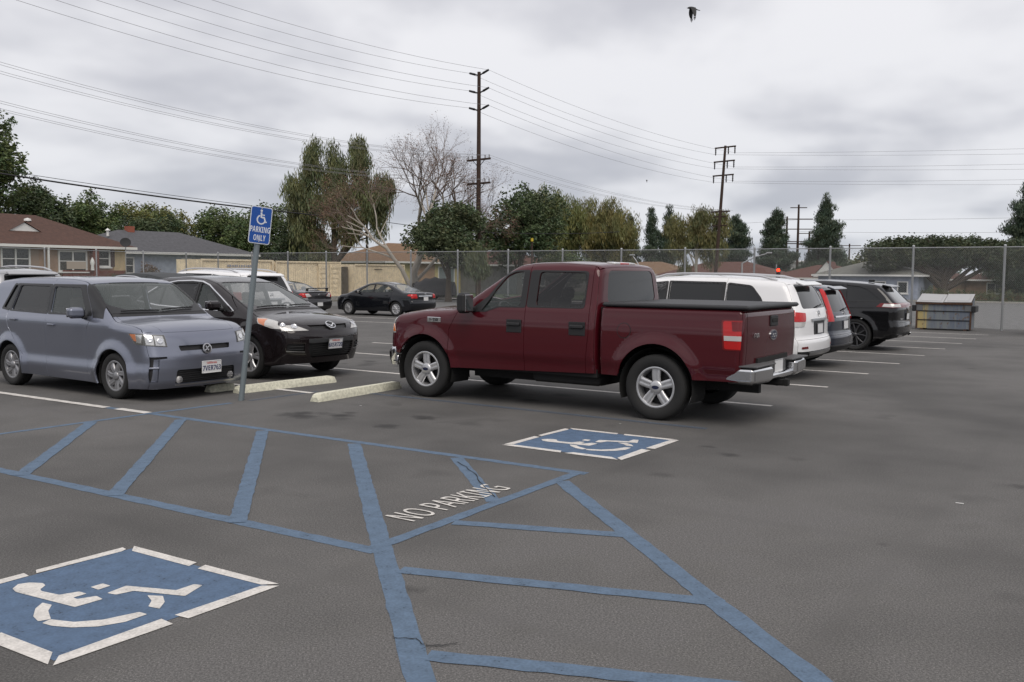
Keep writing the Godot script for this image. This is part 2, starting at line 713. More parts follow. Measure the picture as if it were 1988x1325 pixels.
func shell(root: Node3D, b: Body, s: Dictionary, paint: Material) -> void:
	var rg := regions(b, s)
	var cell: float = s.get("cell", 0.07)
	var arches := []
	for a in s.get("arches", []):
		arches.append(circle(a[0], a[1], a[2], 40))
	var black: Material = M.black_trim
	# sides
	var wins := []
	for w in s.get("win", []):
		wins.append(w[0])
	var trims := []
	for w in s.get("trim", []):
		trims.append(shrink(w[0], 0.004))
	var lines: Array = s.get("cuts", [])            # front to rear
	var edges := [P2([3, -1, 3, 3])]
	edges.append_array(lines)
	edges.append(P2([-7, -1, -7, 3]))
	for mir in [false, true]:
		for i in edges.size() - 1:
			var p := inter(rg.side, band(edges[i + 1], edges[i]))
			var m := Mesher.new()
			var holes: Array = arches + trims + wins
			panel(m, b, 0, shrink(p, 0.0035), holes, cell, 0.0, 0.025, mir)
			if i == 0 and s.tops[0][0] == "hood" and s.tops[0].size() > 7:      # the fender's upper face, outside the hood
				var hd: Array = s.tops[0]
				var tp := inter(rg.top, band(arc_line(hd[3], hd[4], 1.4), P2([3, -1.4, 3, 1.4])))
				tp = inter(tp, P2([-3, 0.3, 3, 0.3, 3, 1.5, -3, 1.5]))
				var bestp := PackedVector2Array()
				var most := 0.0
				for q in Geometry2D.clip_polygons(tp, Geometry2D.offset_polygon(hd[7], 0.002)[0]):
					var ar := 0.0
					for k in q.size():
						ar += q[k].cross(q[(k + 1) % q.size()])
					if absf(ar) > most:
						most = absf(ar)
						bestp = q
				panel(m, b, 1, flip_poly(bestp, 1) if mir else bestp, [], cell, 0.0, 0.02)
			part(root, s.side_names[i], m, s.get("side_mats", {}).get(s.side_names[i], paint))
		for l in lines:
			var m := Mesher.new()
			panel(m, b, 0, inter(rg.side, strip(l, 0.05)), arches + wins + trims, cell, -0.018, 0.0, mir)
			part(root, "gap_shade_strip", m, black)  # black strip behind each shut line, put in as the shade of the gap
		for w in s.get("win", []):
			var m := Mesher.new()
			panel(m, b, 0, Geometry2D.offset_polygon(w[0], 0.006)[0], [], cell, -0.014, 0.0, mir)
			part(root, "window", m, M[w[1]])
		for t in s.get("trim", []):
			var m := Mesher.new()
			panel(m, b, 0, inter(rg.side, t[0]), wins + arches, cell, 0.004, 0.012, mir)
			part(root, t[1], m, M[t[2]])
	# top
	for t in s.get("tops", []):
		var p: PackedVector2Array = rg.top
		p = inter(p, band(arc_line(t[3], t[4], 1.4), arc_line(t[1], t[2], 1.4)))
		if t.size() > 7:
			p = inter(p, t[7])
		var m := Mesher.new()
		panel(m, b, 1, shrink(p, 0.0035), t[6], cell, 0.0, 0.02)
		part(root, t[0], m, t[5] if t[5] is Material else paint)
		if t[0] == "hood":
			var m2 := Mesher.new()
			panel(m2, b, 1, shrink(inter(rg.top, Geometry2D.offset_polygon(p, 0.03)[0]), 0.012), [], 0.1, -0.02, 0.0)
			part(root, "hood_gap_shade", m2, black)  # black sheet added under the hood edge so its shut line looks shaded
	# ends
	for e in [["front", 2], ["rear", 3]]:
		for t in s.get(e[0], []):
			var p: PackedVector2Array = rg[e[0]]
			if t[2].size() > 0:
				p = inter(p, t[2])
			var m := Mesher.new()
			panel(m, b, e[1], shrink(p, t[4] if t.size() > 4 else 0.0), t[3], cell, 0.0, 0.02)
			part(root, t[0], m, t[1] if t[1] is Material else paint)
	for q in s.get("patches", []):         # [name, material, [[pr, polygon, holes?]...], offset, edge, both]
		for mir in ([false, true] if q[5] else [false]):
			var m := Mesher.new()
			for pp in q[2]:
				var hh: Array = pp[2] if pp.size() > 2 else []
				var poly: PackedVector2Array = pp[1]
				if pp.size() > 3:
					poly = inter(rg[pp[3]], poly)
				if mir and pp[0] > 0:
					var h2 := []
					for h in hh:
						h2.append(flip_poly(h, pp[0]))
					panel(m, b, pp[0], flip_poly(poly, pp[0]), h2, cell * 0.7, q[3], q[4])
				else:
					panel(m, b, pp[0], poly, hh, cell * 0.7, q[3], q[4], mir)
			part(root, q[0], m, q[1])

func tyre_mesh(r: float, w: float, rim: float) -> Mesher:
	var m := Mesher.new()
	var h := w * 0.5
	var pr := [Vector2(rim - 0.01, h * 0.72), Vector2(rim + 0.012, h * 0.86), Vector2(lerpf(rim, r, 0.35), h * 0.99), Vector2(lerpf(rim, r, 0.6), h), Vector2(lerpf(rim, r, 0.82), h * 0.95), Vector2(r - 0.012, h * 0.86), Vector2(r - 0.002, h * 0.74)]
	for g in [0.62, 0.2]:
		pr.append_array([Vector2(r, h * g), Vector2(r - 0.009, h * g - 0.002), Vector2(r - 0.009, h * g - 0.012), Vector2(r, h * g - 0.014)])
	pr.append_array([Vector2(r, -h * 0.5), Vector2(r - 0.012, -h * 0.86), Vector2(lerpf(rim, r, 0.6), -h), Vector2(rim, -h * 0.8)])
	m.lathe(pr, 44, Vector3.ZERO, Basis.IDENTITY, 0.0, TAU, true)
	return m

# st: n spokes, w0/w1 widths, groove, twist, z0 hub depth, z1 rim depth, split
func wheel(root: Node3D, at: Vector3, left: bool, r: float, w: float, rim: float, st: Dictionary) -> void:
	var o := group_node(root, "wheel", at, Basis(Vector3.UP, PI if left else 0.0) * Basis(Vector3.BACK, st.get("turn", 0.3)))
	if not st.has("meshes"):
		var h := w * 0.5
		var t := tyre_mesh(r, w, rim)
		var m := Mesher.new()
		m.lathe([Vector2(rim - 0.03, -h * 0.6), Vector2(rim - 0.035, h * 0.45), Vector2(rim - 0.022, h * 0.62), Vector2(rim - 0.02, h * 0.8), Vector2(rim - 0.004, h * 0.86), Vector2(rim + 0.006, h * 0.82), Vector2(rim + 0.006, h * 0.7)], 44, Vector3.ZERO, Basis.IDENTITY, 0.0, TAU, true)
		var n: int = st.n
		var ri: float = st.get("r0", 0.05)
		var ro: float = rim - 0.02
		var z0: float = h * st.get("z0", 0.62)
		var z1: float = h * st.get("z1", 0.7)
		for i in n:
			var a := TAU * i / n
			for sp in ([-1.0, 1.0] if st.get("split", 0.0) > 0.0 else [0.0]):
				var rows := []
				for j in 6:
					var f := j / 5.0
					var rad := lerpf(ri, ro, f)
					var ang: float = a + st.get("twist", 0.0) * f + sp * lerpf(st.get("split", 0.0) * 0.35, st.get("split", 0.0), f)
					var wd: float = lerpf(st.w0, st.w1, f)
					var z: float = lerpf(z0, z1, f) + 0.016 * sin(f * PI) * st.get("bulge", 1.0)
					var c := Vector3(cos(ang) * rad, sin(ang) * rad, 0)
					var tn := Vector3(-sin(ang), cos(ang), 0)
					var gd: float = st.get("groove", 0.0)
					var row := []
					for q in [[-0.5, -0.04, -0.9], [-0.44, -0.008, -0.75], [-0.3, 0.0, -0.1], [-0.12, -gd, 0.15], [0.12, -gd, -0.15], [0.3, 0.0, 0.1], [0.44, -0.008, 0.75], [0.5, -0.04, 0.9]]:
						row.append(m.add(c + tn * q[0] * wd + Vector3(0, 0, z + q[1]), (tn * q[2] + Vector3(0, 0, 1.0 if absf(q[2]) < 0.8 else 0.25)).normalized()))
					rows.append(row)
				for j in 5:
					for q in 7:
						m.quad(rows[j][q], rows[j][q + 1], rows[j + 1][q + 1], rows[j + 1][q])
		var cap := Mesher.new()
		var cr: float = st.get("cap", 0.075)
		cap.lathe([Vector2(0.001, z0 + 0.024), Vector2(cr * 0.6, z0 + 0.022), Vector2(cr * 0.92, z0 + 0.014), Vector2(cr, z0), Vector2(cr, z0 - 0.03)], 24, Vector3.ZERO, Basis.IDENTITY, 0.0, TAU, true)
		var back := Mesher.new()
		back.lathe([Vector2(0.001, h * 0.1), Vector2(rim * 0.66, h * 0.1), Vector2(rim * 0.66, h * 0.02), Vector2(rim - 0.02, -h * 0.1)], 28, Vector3.ZERO, Basis.IDENTITY, 0.0, TAU, true)
		st.meshes = [t.mesh(), m.mesh(), cap.mesh(), back.mesh()]
		if st.has("oval"):
			var em := Mesher.new()
			em.prism(circle(0, 0, cr * 0.55, 20, cr * 0.26), 0.0, 0.006, Vector3(0, 0, z0 + 0.02))
			st.meshes.append(em.mesh())
	part(o, "tyre", st.meshes[0], M.tyre)
	part(o, "rim", st.meshes[1], st.mat)
	part(o, "hub_cap", st.meshes[2], st.get("cap_mat", st.mat))
	part(o, "brake_disc", st.meshes[3], M.dark_metal)
	if st.meshes.size() > 4:
		part(o, "emblem", st.meshes[4], M.navy_badge, Vector3.ZERO, Basis(Vector3.BACK, -st.get("turn", 0.3) * (1.0)))

func wheels(root: Node3D, wb: float, track: float, r: float, w: float, rim: float, st: Dictionary, arch: float) -> void:
	for x in [0.0, -wb]:
		for sg in [1.0, -1.0]:
			wheel(root, Vector3(x, r, sg * (track - w * 0.5)), sg < 0.0, r, w, rim, st)
			var m := Mesher.new()
			m.lathe([Vector2(arch - 0.004, 0.0), Vector2(arch - 0.004, -0.42)], 20, Vector3(x, r, 0), Basis.IDENTITY, -0.35, PI + 0.35, false)
			m.face([Vector3(x - arch, r * 0.7, -0.42), Vector3(x + arch, r * 0.7, -0.42), Vector3(x + arch * 0.8, r + arch * 0.7, -0.42), Vector3(x - arch * 0.8, r + arch * 0.7, -0.42)], Vector3(0, 0, 1))
			part(root, "wheel_liner", m, M.liner, Vector3(0, 0, sg * (track - 0.015)), Basis.IDENTITY if sg > 0.0 else Basis(Vector3(1, 0, 0), Vector3(0, 1, 0), Vector3(0, 0, -1)))
		var ax := Mesher.new()
		ax.tube([Vector3(x, r, -track + 0.2), Vector3(x, r, track - 0.2)], 0.045, 8)
		part(root, "axle", ax, M.liner)

func plate(root: Node3D, s: String, at: Vector3, b: Basis, frame: Material) -> void:
	var g := part(root, "license_plate", Mesher.new().rbox(Vector3.ZERO, Vector3(0.305, 0.155, 0.008), 0.004), M.plate_white, at, b)
	var f := Mesher.new()
	for q in [[0, 0.079, 0.32, 0.012], [0, -0.079, 0.32, 0.012], [0.156, 0, 0.012, 0.17], [-0.156, 0, 0.012, 0.17]]:
		f.rbox(Vector3(q[0], q[1], 0.001), Vector3(q[2], q[3], 0.014), 0.004)
	part(g, "frame", f, frame)
	if s == "":
		return
	part(g, "lettering", text_mesh(s, 0.094, 0.002), M.plate_blue, Vector3(0, -0.016, 0.0052), Basis.from_scale(Vector3(0.82, 1, 1)))
	part(g, "heading", text_mesh("California", 0.034, 0.002, true, "Droid Serif"), M.plate_red, Vector3(0, 0.056, 0.0052))

func seats(root: Node3D, xs: Array, y: float, zs: Array, lean: float, mat: Material, high := 0.62) -> void:
	for x in xs:
		for z in zs:
			var m := Mesher.new()
			m.rbox(Vector3(x + 0.22, y, z), Vector3(0.5, 0.16, 0.5), 0.05)
			m.rbox(Vector3(x - 0.1 - lean * 0.5, y + 0.32, z), Vector3(0.13, high, 0.48), 0.05, Basis(Vector3.BACK, lean), Vector3(1, 1, 0.8))
			m.rbox(Vector3(x - 0.14 - lean * 1.0, y + 0.36 + high * 0.5, z), Vector3(0.09, 0.17, 0.26), 0.04, Basis(Vector3.BACK, lean * 0.6))
			part(root, "seat", m, mat)

func steering(root: Node3D, at: Vector3, tilt: float) -> void:
	var pts := []
	for i in 25:
		pts.append(Vector3(0, 0.185 * cos(TAU * i / 24), 0.185 * sin(TAU * i / 24)))
	var m := Mesher.new()
	m.tube(pts, 0.016, 7, false)
	m.rbox(Vector3.ZERO, Vector3(0.05, 0.09, 0.14), 0.02)
	for a in [0.0, 2.2, -2.2]:
		m.tube([Vector3.ZERO, Vector3(0, -cos(a) * 0.18 if a != 0.0 else -0.18, sin(a) * 0.18)], 0.016, 6)
	m.tube([Vector3.ZERO, Vector3(0.4, -0.0, 0)], 0.03, 8)
	part(root, "steering_wheel", m, M.black_trim, at, Basis(Vector3.BACK, -tilt))

# door mirror: a rounded housing on a short arm; z > 0 side, mirrored by sg
func door_mirror(root: Node3D, at: Vector3, size: Vector3, sg: float, mat: Material, arm: Material) -> void:
	var m := Mesher.new()
	m.rbox(Vector3(0, 0, sg * size.z * 0.5), size, minf(size.x, size.y) * 0.36, Basis(Vector3.UP, sg * -0.12))
	var o := part(root, "door_mirror", m, mat, at)
	var a := Mesher.new()
	a.rbox(Vector3(0.02, -size.y * 0.42, -sg * 0.02), Vector3(size.x * 0.8, size.y * 0.3, 0.16), 0.03)
	part(o, "arm", a, arm)
	var gl := Mesher.new()
	gl.rbox(Vector3(-size.x * 0.5 + 0.004, 0, sg * size.z * 0.5), Vector3(0.012, size.y * 0.8, size.z * 0.8), 0.005, Basis(Vector3.UP, sg * -0.12))
	part(o, "mirror_glass", gl, M.mirror)

func handle(root: Node3D, at: Vector3, len: float, mat: Material, tall := 0.03) -> void:
	for sg in [1.0, -1.0]:
		var m := Mesher.new()
		m.rbox(Vector3.ZERO, Vector3(len, tall, 0.026), 0.011)
		m.rbox(Vector3(len * 0.42, 0, -0.012), Vector3(len * 0.14, tall * 0.8, 0.03), 0.006)
		m.rbox(Vector3(-len * 0.42, 0, -0.012), Vector3(len * 0.14, tall * 0.8, 0.03), 0.006)
		part(root, "door_handle", m, mat, Vector3(at.x, at.y, sg * at.z), Basis(Vector3.UP, 0.0 if sg > 0.0 else PI))

func wipers(root: Node3D, b: Body, list: Array) -> void:
	for w in list:
		var p := []
		for i in 6:
			var t := i / 5.0
			var q := b.pn(1, lerpf(w[0], w[2], t), lerpf(w[1], w[3], t))
			p.append(q[0] + q[1] * 0.022)
		part(root, "wiper", Mesher.new().tube(p, 0.011, 5), M.black_trim)

func common_materials() -> void:
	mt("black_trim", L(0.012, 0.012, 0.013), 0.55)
	mt("liner", L(0.008, 0.008, 0.008), 0.9)
	mt("tyre", L(0.014, 0.014, 0.014), 0.82)
	mt("dark_metal", L(0.03, 0.03, 0.032), 0.5, 0.6)
	mt("alloy", L(0.55, 0.55, 0.56), 0.32, 0.75)
	mt("alloy_grey", L(0.30, 0.30, 0.31), 0.35, 0.7)
	mt("alloy_dark", L(0.10, 0.10, 0.105), 0.3, 0.7)
	mt("chrome", L(0.75, 0.75, 0.76), 0.12, 1.0)
	mt("chrome_dull", L(0.5, 0.5, 0.51), 0.3, 1.0)
	mt("mirror", L(0.7, 0.7, 0.72), 0.03, 1.0)
	mt("plate_white", L(0.62, 0.62, 0.62), 0.45)
	mt("plate_blue", L(0.02, 0.03, 0.10), 0.5)
	mt("plate_red", L(0.5, 0.05, 0.04), 0.5)
	mt("navy_badge", L(0.015, 0.02, 0.05), 0.25, 0.0, 1.0)
	mt("lens_red", L(0.42, 0.012, 0.012), 0.12, 0.0, 1.0)
	mt("lens_dark_red", L(0.13, 0.006, 0.008), 0.12, 0.0, 1.0)
	mt("lens_white", L(0.52, 0.51, 0.50), 0.15, 0.2, 1.0)
	mt("lens_amber", L(0.60, 0.16, 0.03), 0.15, 0.0, 1.0)
	mt("reflector", L(0.6, 0.6, 0.6), 0.22, 0.85)
	mt("seat_grey", L(0.06, 0.058, 0.055), 0.85)
	mt("seat_tan", L(0.10, 0.09, 0.08), 0.85)
	mt("dash", L(0.02, 0.02, 0.02), 0.7)
	mt("cover_vinyl", L(0.022, 0.023, 0.025), 0.6)
	glass("glass_clear", Color(0.30, 0.36, 0.34, 0.16))
	glass("glass_wind", Color(0.34, 0.38, 0.365, 0.30))
	glass("glass_tint", Color(0.025, 0.027, 0.028, 0.72))
	mt("glass_dark", L(0.010, 0.011, 0.012), 0.04)
	glass("lens_clear", Color(0.85, 0.85, 0.82, 0.10))
func make_truck() -> Node3D:
	var t := thing("pickup_truck", "maroon crew cab pickup truck with black bed cover and chrome rear bumper", "truck", Vector3(-8.2, 0, -11.05), PI)
	var paint := mt("paint_maroon", L(0.060, 0.0045, 0.0085), 0.45, 0.1, 0.9)
	var R := 0.392
	var fl := [[0.0, R, 0.47, 0.17, 0.035]]
	var s := {
		"top": [[-2.74, 1.83], [-2.55, 1.875], [-2.1, 1.9], [-1.7, 1.895], [-1.42, 1.86], [-0.56, 1.315], [-0.42, 1.275], [0.1, 1.255], [0.5, 1.20], [0.72, 1.13], [1.0, 1.02]],
		"top_blur": 0.04, "crown": [[-6, 0.05], [-0.7, 0.05], [0.2, 0.075], [2, 0.09]],
		"hw": [[-6, 0.985], [-0.3, 0.985], [0.3, 0.975], [0.8, 0.95], [2, 0.93]],
		"ins": [[0, 0.05], [0.45, 0.03], [0.622, 0.024], [0.642, 0.0], [0.9, 0.0], [1.12, 0.006], [1.16, 0.018], [1.27, 0.035], [1.33, 0.06], [1.78, 0.175], [2.2, 0.29]],
		"ft": [[0, 0.86], [0.75, 0.86], [1.0, 0.84], [1.12, 0.79], [1.4, 0.6]],
		"rr": [[0, -2.73], [1.3, -2.73], [1.85, -2.69], [2.2, -2.63]],
		"fb": 0.26, "rb": 0.03, "kt": 0.11, "kf": 0.1, "kr": 0.1, "xm": -1.9, "flares": fl,
		"fy": 1.12, "ry": 1.83, "cell": 0.036,
		"sill": [[-2.75, 0.50], [-0.42, 0.44], [-0.40, 0.52], [0.5, 0.60], [0.9, 0.68]],
		"arches": [[0.0, R + 0.02, 0.475]],
		"side_names": ["front_fender", "front_door", "rear_door", "cab_corner"],
		"cuts": [P2([-0.43, 0.3, -0.43, 0.95, -0.62, 1.3, -0.70, 1.34, -1.6, 2.1]), P2([-1.655, 0.3, -1.655, 2.1]), P2([-2.56, 0.3, -2.56, 0.62, -2.60, 1.0, -2.58, 2.1])],
		"win": [
			[rounded(P2([-0.93, 1.235, -1.02, 1.235, -1.22, 1.30, -1.56, 1.305, -1.56, 1.755, -1.42, 1.75, -1.30, 1.70]), 0.035), "glass_clear"],
			[rounded(P2([-1.80, 1.315, -2.50, 1.32, -2.50, 1.745, -1.80, 1.755]), 0.06), "glass_tint"]],
		"trim": [[rounded(P2([-0.88, 1.22, -1.03, 1.22, -1.23, 1.285, -1.648, 1.29, -1.648, 1.775, -1.42, 1.772, -1.28, 1.725]), 0.03), "window_frame", "black_trim"],
			[rounded(P2([-1.662, 1.295, -2.52, 1.30, -2.52, 1.765, -1.662, 1.775]), 0.05), "window_frame", "black_trim"]],
		"tops": [
			["hood", 1.5, 1.5, -0.50, -0.66, null, [], P2([-1.0, -0.66, 1.0, -0.62, 1.0, 0.62, -1.0, 0.66])],
			["cowl", -0.50, -0.66, -0.58, -0.74, M.black_trim, []],
			["windshield_frame", -0.58, -0.74, -1.46, -1.50, null, [rounded(P2([-0.64, -0.0, -0.80, -0.74, -1.42, -0.64, -1.37, 0, -1.42, 0.64, -0.80, 0.74]), 0.06)]],
			["roof", -1.46, -1.50, -7, -7, null, []]],
		"front": [["front_panel", null, P2([-2, 0.2, 2, 0.2, 2, 2, -2, 2]), mirrored([], 2)]],
		"rear": [["cab_back", null, P2([-2, 0.2, 2, 0.2, 2, 2.2, -2, 2.2]), [rounded(P2([-0.70, 1.38, 0.70, 1.38, 0.62, 1.775, -0.62, 1.775]), 0.09)]]],
		"patches": [
			["windshield", M.glass_wind, [[1, rounded(P2([-0.64, -0.0, -0.80, -0.745, -1.425, -0.645, -1.375, 0, -1.425, 0.645, -0.80, 0.745]), 0.06)]], -0.01, 0.0, false],
			["rear_window", M.glass_dark, [[3, rounded(P2([-0.72, 1.36, 0.72, 1.36, 0.63, 1.79, -0.63, 1.79]), 0.09)]], -0.006, 0.0, false],
			["headlight", M.lens_white, [[2, P2([0.52, 0.92, 1.0, 0.92, 1.0, 1.14, 0.52, 1.12]), [], "front"], [0, P2([0.52, 0.88, 0.9, 0.88, 0.9, 1.10, 0.6, 1.12]), [], "side"]], 0.006, 0.01, true],
			["turn_signal", M.lens_amber, [[0, P2([0.52, 0.90, 0.60, 0.90, 0.66, 1.10, 0.60, 1.10]), [], "side"]], 0.012, 0.006, true],
			["grille", M.black_trim, [[2, P2([-0.5, 0.78, 0.5, 0.78, 0.5, 1.08, -0.5, 1.08])]], 0.01, 0.02, false],
		],
	}
	var cab := Body.new().setup(s)
	shell(t, cab, s, paint)
	# chrome front bumper
	var bs := {"top": [[-6, 0.69], [2, 0.69]], "crown": [[-6, 0.0], [2, 0.0]], "hw": [[-6, 0.985], [2, 0.975]], "ins": [[0, 0.06], [0.5, 0.02], [0.6, 0.0], [2, 0.0]], "ft": [[0, 0.9], [0.42, 0.93], [0.5, 0.975], [0.66, 0.975], [1, 0.95]], "rr": [[0, -1], [2, -1]], "fb": 0.32, "kt": 0.03, "kf": 0.16, "xm": 0.0, "fy": 0.69, "ry": 0.69, "cell": 0.06}
	var bump := Body.new().setup(bs)
	bs.sill = [[-1.0, 0.42], [0.95, 0.42]]
	var rg := regions(bump, bs)
	var m := Mesher.new()
	panel(m, bump, 0, inter(rg.side, P2([0.50, 0.4, 2, 0.4, 2, 1, 0.56, 1])), [], 0.06, 0.0, 0.03, false)
	panel(m, bump, 0, inter(rg.side, P2([0.50, 0.4, 2, 0.4, 2, 1, 0.56, 1])), [], 0.06, 0.0, 0.03, true)
	panel(m, bump, 2, rg.front, [], 0.06, 0.0, 0.03)
	panel(m, bump, 1, inter(rg.top, P2([0.5, -1.2, 2, -1.2, 2, 1.2, 0.5, 1.2])), [], 0.08, 0.0, 0.0)
	part(t, "front_bumper", m, M.chrome)
	m = Mesher.new()
	m.rbox(Vector3(0.45, 0.5, 0), Vector3(0.3, 0.16, 1.3), 0.02)
	part(t, "bumper_mount", m, M.liner)
	# the bed
	var d := {
		"top": [[-6, 1.335], [2, 1.335]], "crown": [[-6, 0.0], [2, 0.0]], "hw": [[-6, 0.985], [2, 0.985]],
		"ins": [[0, 0.05], [0.45, 0.03], [0.622, 0.024], [0.642, 0.0], [0.9, 0.0], [1.12, 0.006], [1.16, 0.02], [1.27, 0.035], [1.36, 0.05], [2, 0.05]],
		"ft": [[0, -2.762], [2, -2.762]], "rr": [[0, -4.58], [0.7, -4.58], [1.0, -4.595], [1.36, -4.59], [2, -4.58]],
		"fb": 0.0, "rb": 0.03, "kt": 0.05, "kf": 0.03, "kr": 0.07, "xm": -3.6, "flares": [[-3.5, R, 0.50, 0.17, 0.035]],
		"fy": 1.335, "ry": 1.335, "cell": 0.036,
		"sill": [[-4.56, 0.52], [-2.78, 0.50]],
		"arches": [[-3.5, R + 0.03, 0.495]],
		"side_names": ["bed_side"], "cuts": [],
		"tops": [["bed_rail", 5, 5, -7, -7, null, []]],
		"front": [["bed_front", null, P2([-2, 0.3, 2, 0.3, 2, 2, -2, 2]), []]],
		"rear": [["bed_corner", null, P2([-2, 0.3, -0.852, 0.3, -0.852, 2, -2, 2]), []], ["bed_corner", null, P2([2, 0.3, 0.852, 0.3, 0.852, 2, 2, 2]), []],
			["tailgate", null, P2([-0.845, 0.70, 0.845, 0.70, 0.845, 2, -0.845, 2]), [rounded(P2([-0.13, 1.13, 0.13, 1.13, 0.13, 1.25, -0.13, 1.25]), 0.02)], 0.002],
			["lower_panel", M.black_trim, P2([-0.85, 0.5, 0.85, 0.5, 0.85, 0.69, -0.85, 0.69]), []]],
		"patches": [
			["taillight", M.lens_red, [[0, rounded(P2([-4.36, 0.895, -4.8, 0.895, -4.8, 1.21, -4.33, 1.21]), 0.03), [], "side"]], 0.006, 0.02, true],
			["taillight_frame", M.lens_dark_red, [[0, rounded(P2([-4.34, 0.88, -4.8, 0.88, -4.8, 1.225, -4.31, 1.225]), 0.03), [], "side"]], 0.003, 0.02, true],
			["reversing_lens", M.lens_white, [[0, P2([-4.355, 0.99, -4.8, 0.99, -4.8, 1.045, -4.35, 1.045]), [], "side"]], 0.009, 0.008, true],
			["upper_lens", M.lens_dark_red, [[0, P2([-4.45, 1.10, -4.8, 1.10, -4.8, 1.205, -4.43, 1.205]), [], "side"]], 0.008, 0.008, true],
		],
	}
	var bed := Body.new().setup(d)
	shell(t, bed, d, paint)
	part(t, "fuel_door", _patch(bed, 0, circle(-3.09, 1.055, 0.085, 24), 0.004, 0.006, true), paint)
	var fd := Mesher.new()
	panel(fd, bed, 0, circle(-3.09, 1.055, 0.094, 24), [circle(-3.09, 1.055, 0.087, 24)], 0.05, 0.0015, 0.0, true)
	part(t, "fuel_door_seal", fd, M.black_trim)
	part(t, "cab_gap_filler", Mesher.new().box(Vector3(-2.74, 0.95, 0), Vector3(0.06, 0.75, 1.7)), M.liner)
	# soft black cover over the bed
	var cv := Mesher.new()
	cv.rbox(Vector3(-3.69, 1.362, 0), Vector3(1.85, 0.054, 1.90), 0.025)
	part(t, "bed_cover", cv, M.cover_vinyl)
	# tailgate fittings
	var hd := Mesher.new()
	hd.rbox(Vector3(-4.595, 1.19, 0), Vector3(0.03, 0.13, 0.27), 0.012)
	part(t, "tailgate_handle", hd, M.black_trim)
	part(t, "handle_recess", Mesher.new().rbox(Vector3(-4.608, 1.195, 0), Vector3(0.02, 0.055, 0.2), 0.009), M.liner)
	var zb := Basis(Vector3.UP, -PI / 2)
	var ov := part(t, "emblem", Mesher.new().prism(circle(0, 0, 0.125, 32, 0.062), 0.0, 0.012), M.chrome, Vector3(-4.592, 1.02, 0), zb)
	part(ov, "badge_face", Mesher.new().prism(circle(0, 0, 0.110, 32, 0.050), 0.012, 0.015), M.navy_badge)
	part(ov, "lettering", text_mesh("Ford", 0.075, 0.003, false, "Droid Serif"), M.chrome, Vector3(0, 0, 0.0165))
	part(t, "model_badge", text_mesh("F-150", 0.07, 0.008), M.chrome, Vector3(-4.604, 1.04, -0.62), zb)
	# rear bumper
	var rbm := Mesher.new()
	for sg in [1.0, -1.0]:
		rbm.rbox(Vector3(-4.55, 0.60, sg * 0.69), Vector3(0.38, 0.20, 0.57), 0.05, Basis(Vector3.UP, sg * 0.1))
	rbm.rbox(Vector3(-4.58, 0.545, 0), Vector3(0.28, 0.08, 1.0), 0.03)
	part(t, "rear_bumper", rbm, M.chrome)
	var pad := Mesher.new()
	for sg in [1.0, -1.0]:
		pad.rbox(Vector3(-4.58, 0.704, sg * 0.64), Vector3(0.32, 0.022, 0.66), 0.008)
	pad.rbox(Vector3(-4.56, 0.64, 0), Vector3(0.2, 0.14, 0.62), 0.015)
	part(t, "bumper_step", pad, mt("step_grey", L(0.075, 0.075, 0.078), 0.6))
	plate(t, "", Vector3(-4.668, 0.645, 0), zb, M.chrome)
	var hk := Mesher.new()
	hk.rbox(Vector3(-4.52, 0.455, 0), Vector3(0.5, 0.07, 0.07), 0.008)
	hk.rbox(Vector3(-4.77, 0.455, 0), Vector3(0.06, 0.085, 0.085), 0.01)
	hk.rbox(Vector3(-4.5, 0.47, 0), Vector3(0.1, 0.06, 1.0), 0.01)
	hk.tube([Vector3(-4.7, 0.43, 0.12), Vector3(-4.6, 0.42, 0.12)], 0.03, 8)
	part(t, "tow_hitch", hk, M.liner)
	# roof lamp
	var rl := Mesher.new()
	panel(rl, cab, 1, rounded(P2([-2.60, -0.12, -2.48, -0.12, -2.48, 0.12, -2.60, 0.12]), 0.02), [], 0.04, 0.012, 0.015)
	part(t, "roof_lamp", rl, M.lens_red)
	for sg in [1.0, -1.0]:
		var rw := Mesher.new()
		panel(rw, cab, 1, rounded(P2([-2.60, sg * 0.13, -2.48, sg * 0.13, -2.48, sg * 0.30, -2.60, sg * 0.30]), 0.02), [], 0.04, 0.014, 0.015)
		part(t, "cargo_lamp", rw, M.lens_white)
	# badges, handles, mirrors
	for sg in [1.0, -1.0]:
		var fb := Mesher.new()
		var bz: float = cab.pn(0, -0.17, 1.045)[0].z
		fb.rbox(Vector3(-0.18, 1.09, sg * (bz + 0.004)), Vector3(0.235, 0.07, 0.016), 0.007)
		part(t, "fender_badge", fb, M.chrome)
		part(t, "fender_lettering", text_mesh("F-150", 0.06, 0.004), M.dark_metal, Vector3(-0.18, 1.09, sg * (bz + 0.013)), Basis(Vector3.UP, 0.0 if sg > 0.0 else PI))
		for hx in [-1.50, -2.44]:
			var hp: Vector3 = cab.pn(0, hx, 1.05)[0]
			part(t, "handle_recess", Mesher.new().rbox(Vector3(hx, 1.05, sg * (hp.z + 0.002)), Vector3(0.235, 0.17, 0.014), 0.006), M.black_trim)
			var hm := Mesher.new()
			hm.rbox(Vector3(hx, 1.075, sg * (hp.z + 0.022)), Vector3(0.2, 0.045, 0.028), 0.012)
			part(t, "door_handle", hm, mt("black_plastic", L(0.018, 0.018, 0.019), 0.4))
		var mm := Mesher.new()
		mm.rbox(Vector3(-0.80, 1.335, sg * 1.12), Vector3(0.15, 0.27, 0.22), 0.045)
		var mo := part(t, "door_mirror", mm, M.black_trim)
		part(mo, "arm", Mesher.new().rbox(Vector3(-0.83, 1.25, sg * 0.97), Vector3(0.1, 0.07, 0.2), 0.02), M.black_trim)
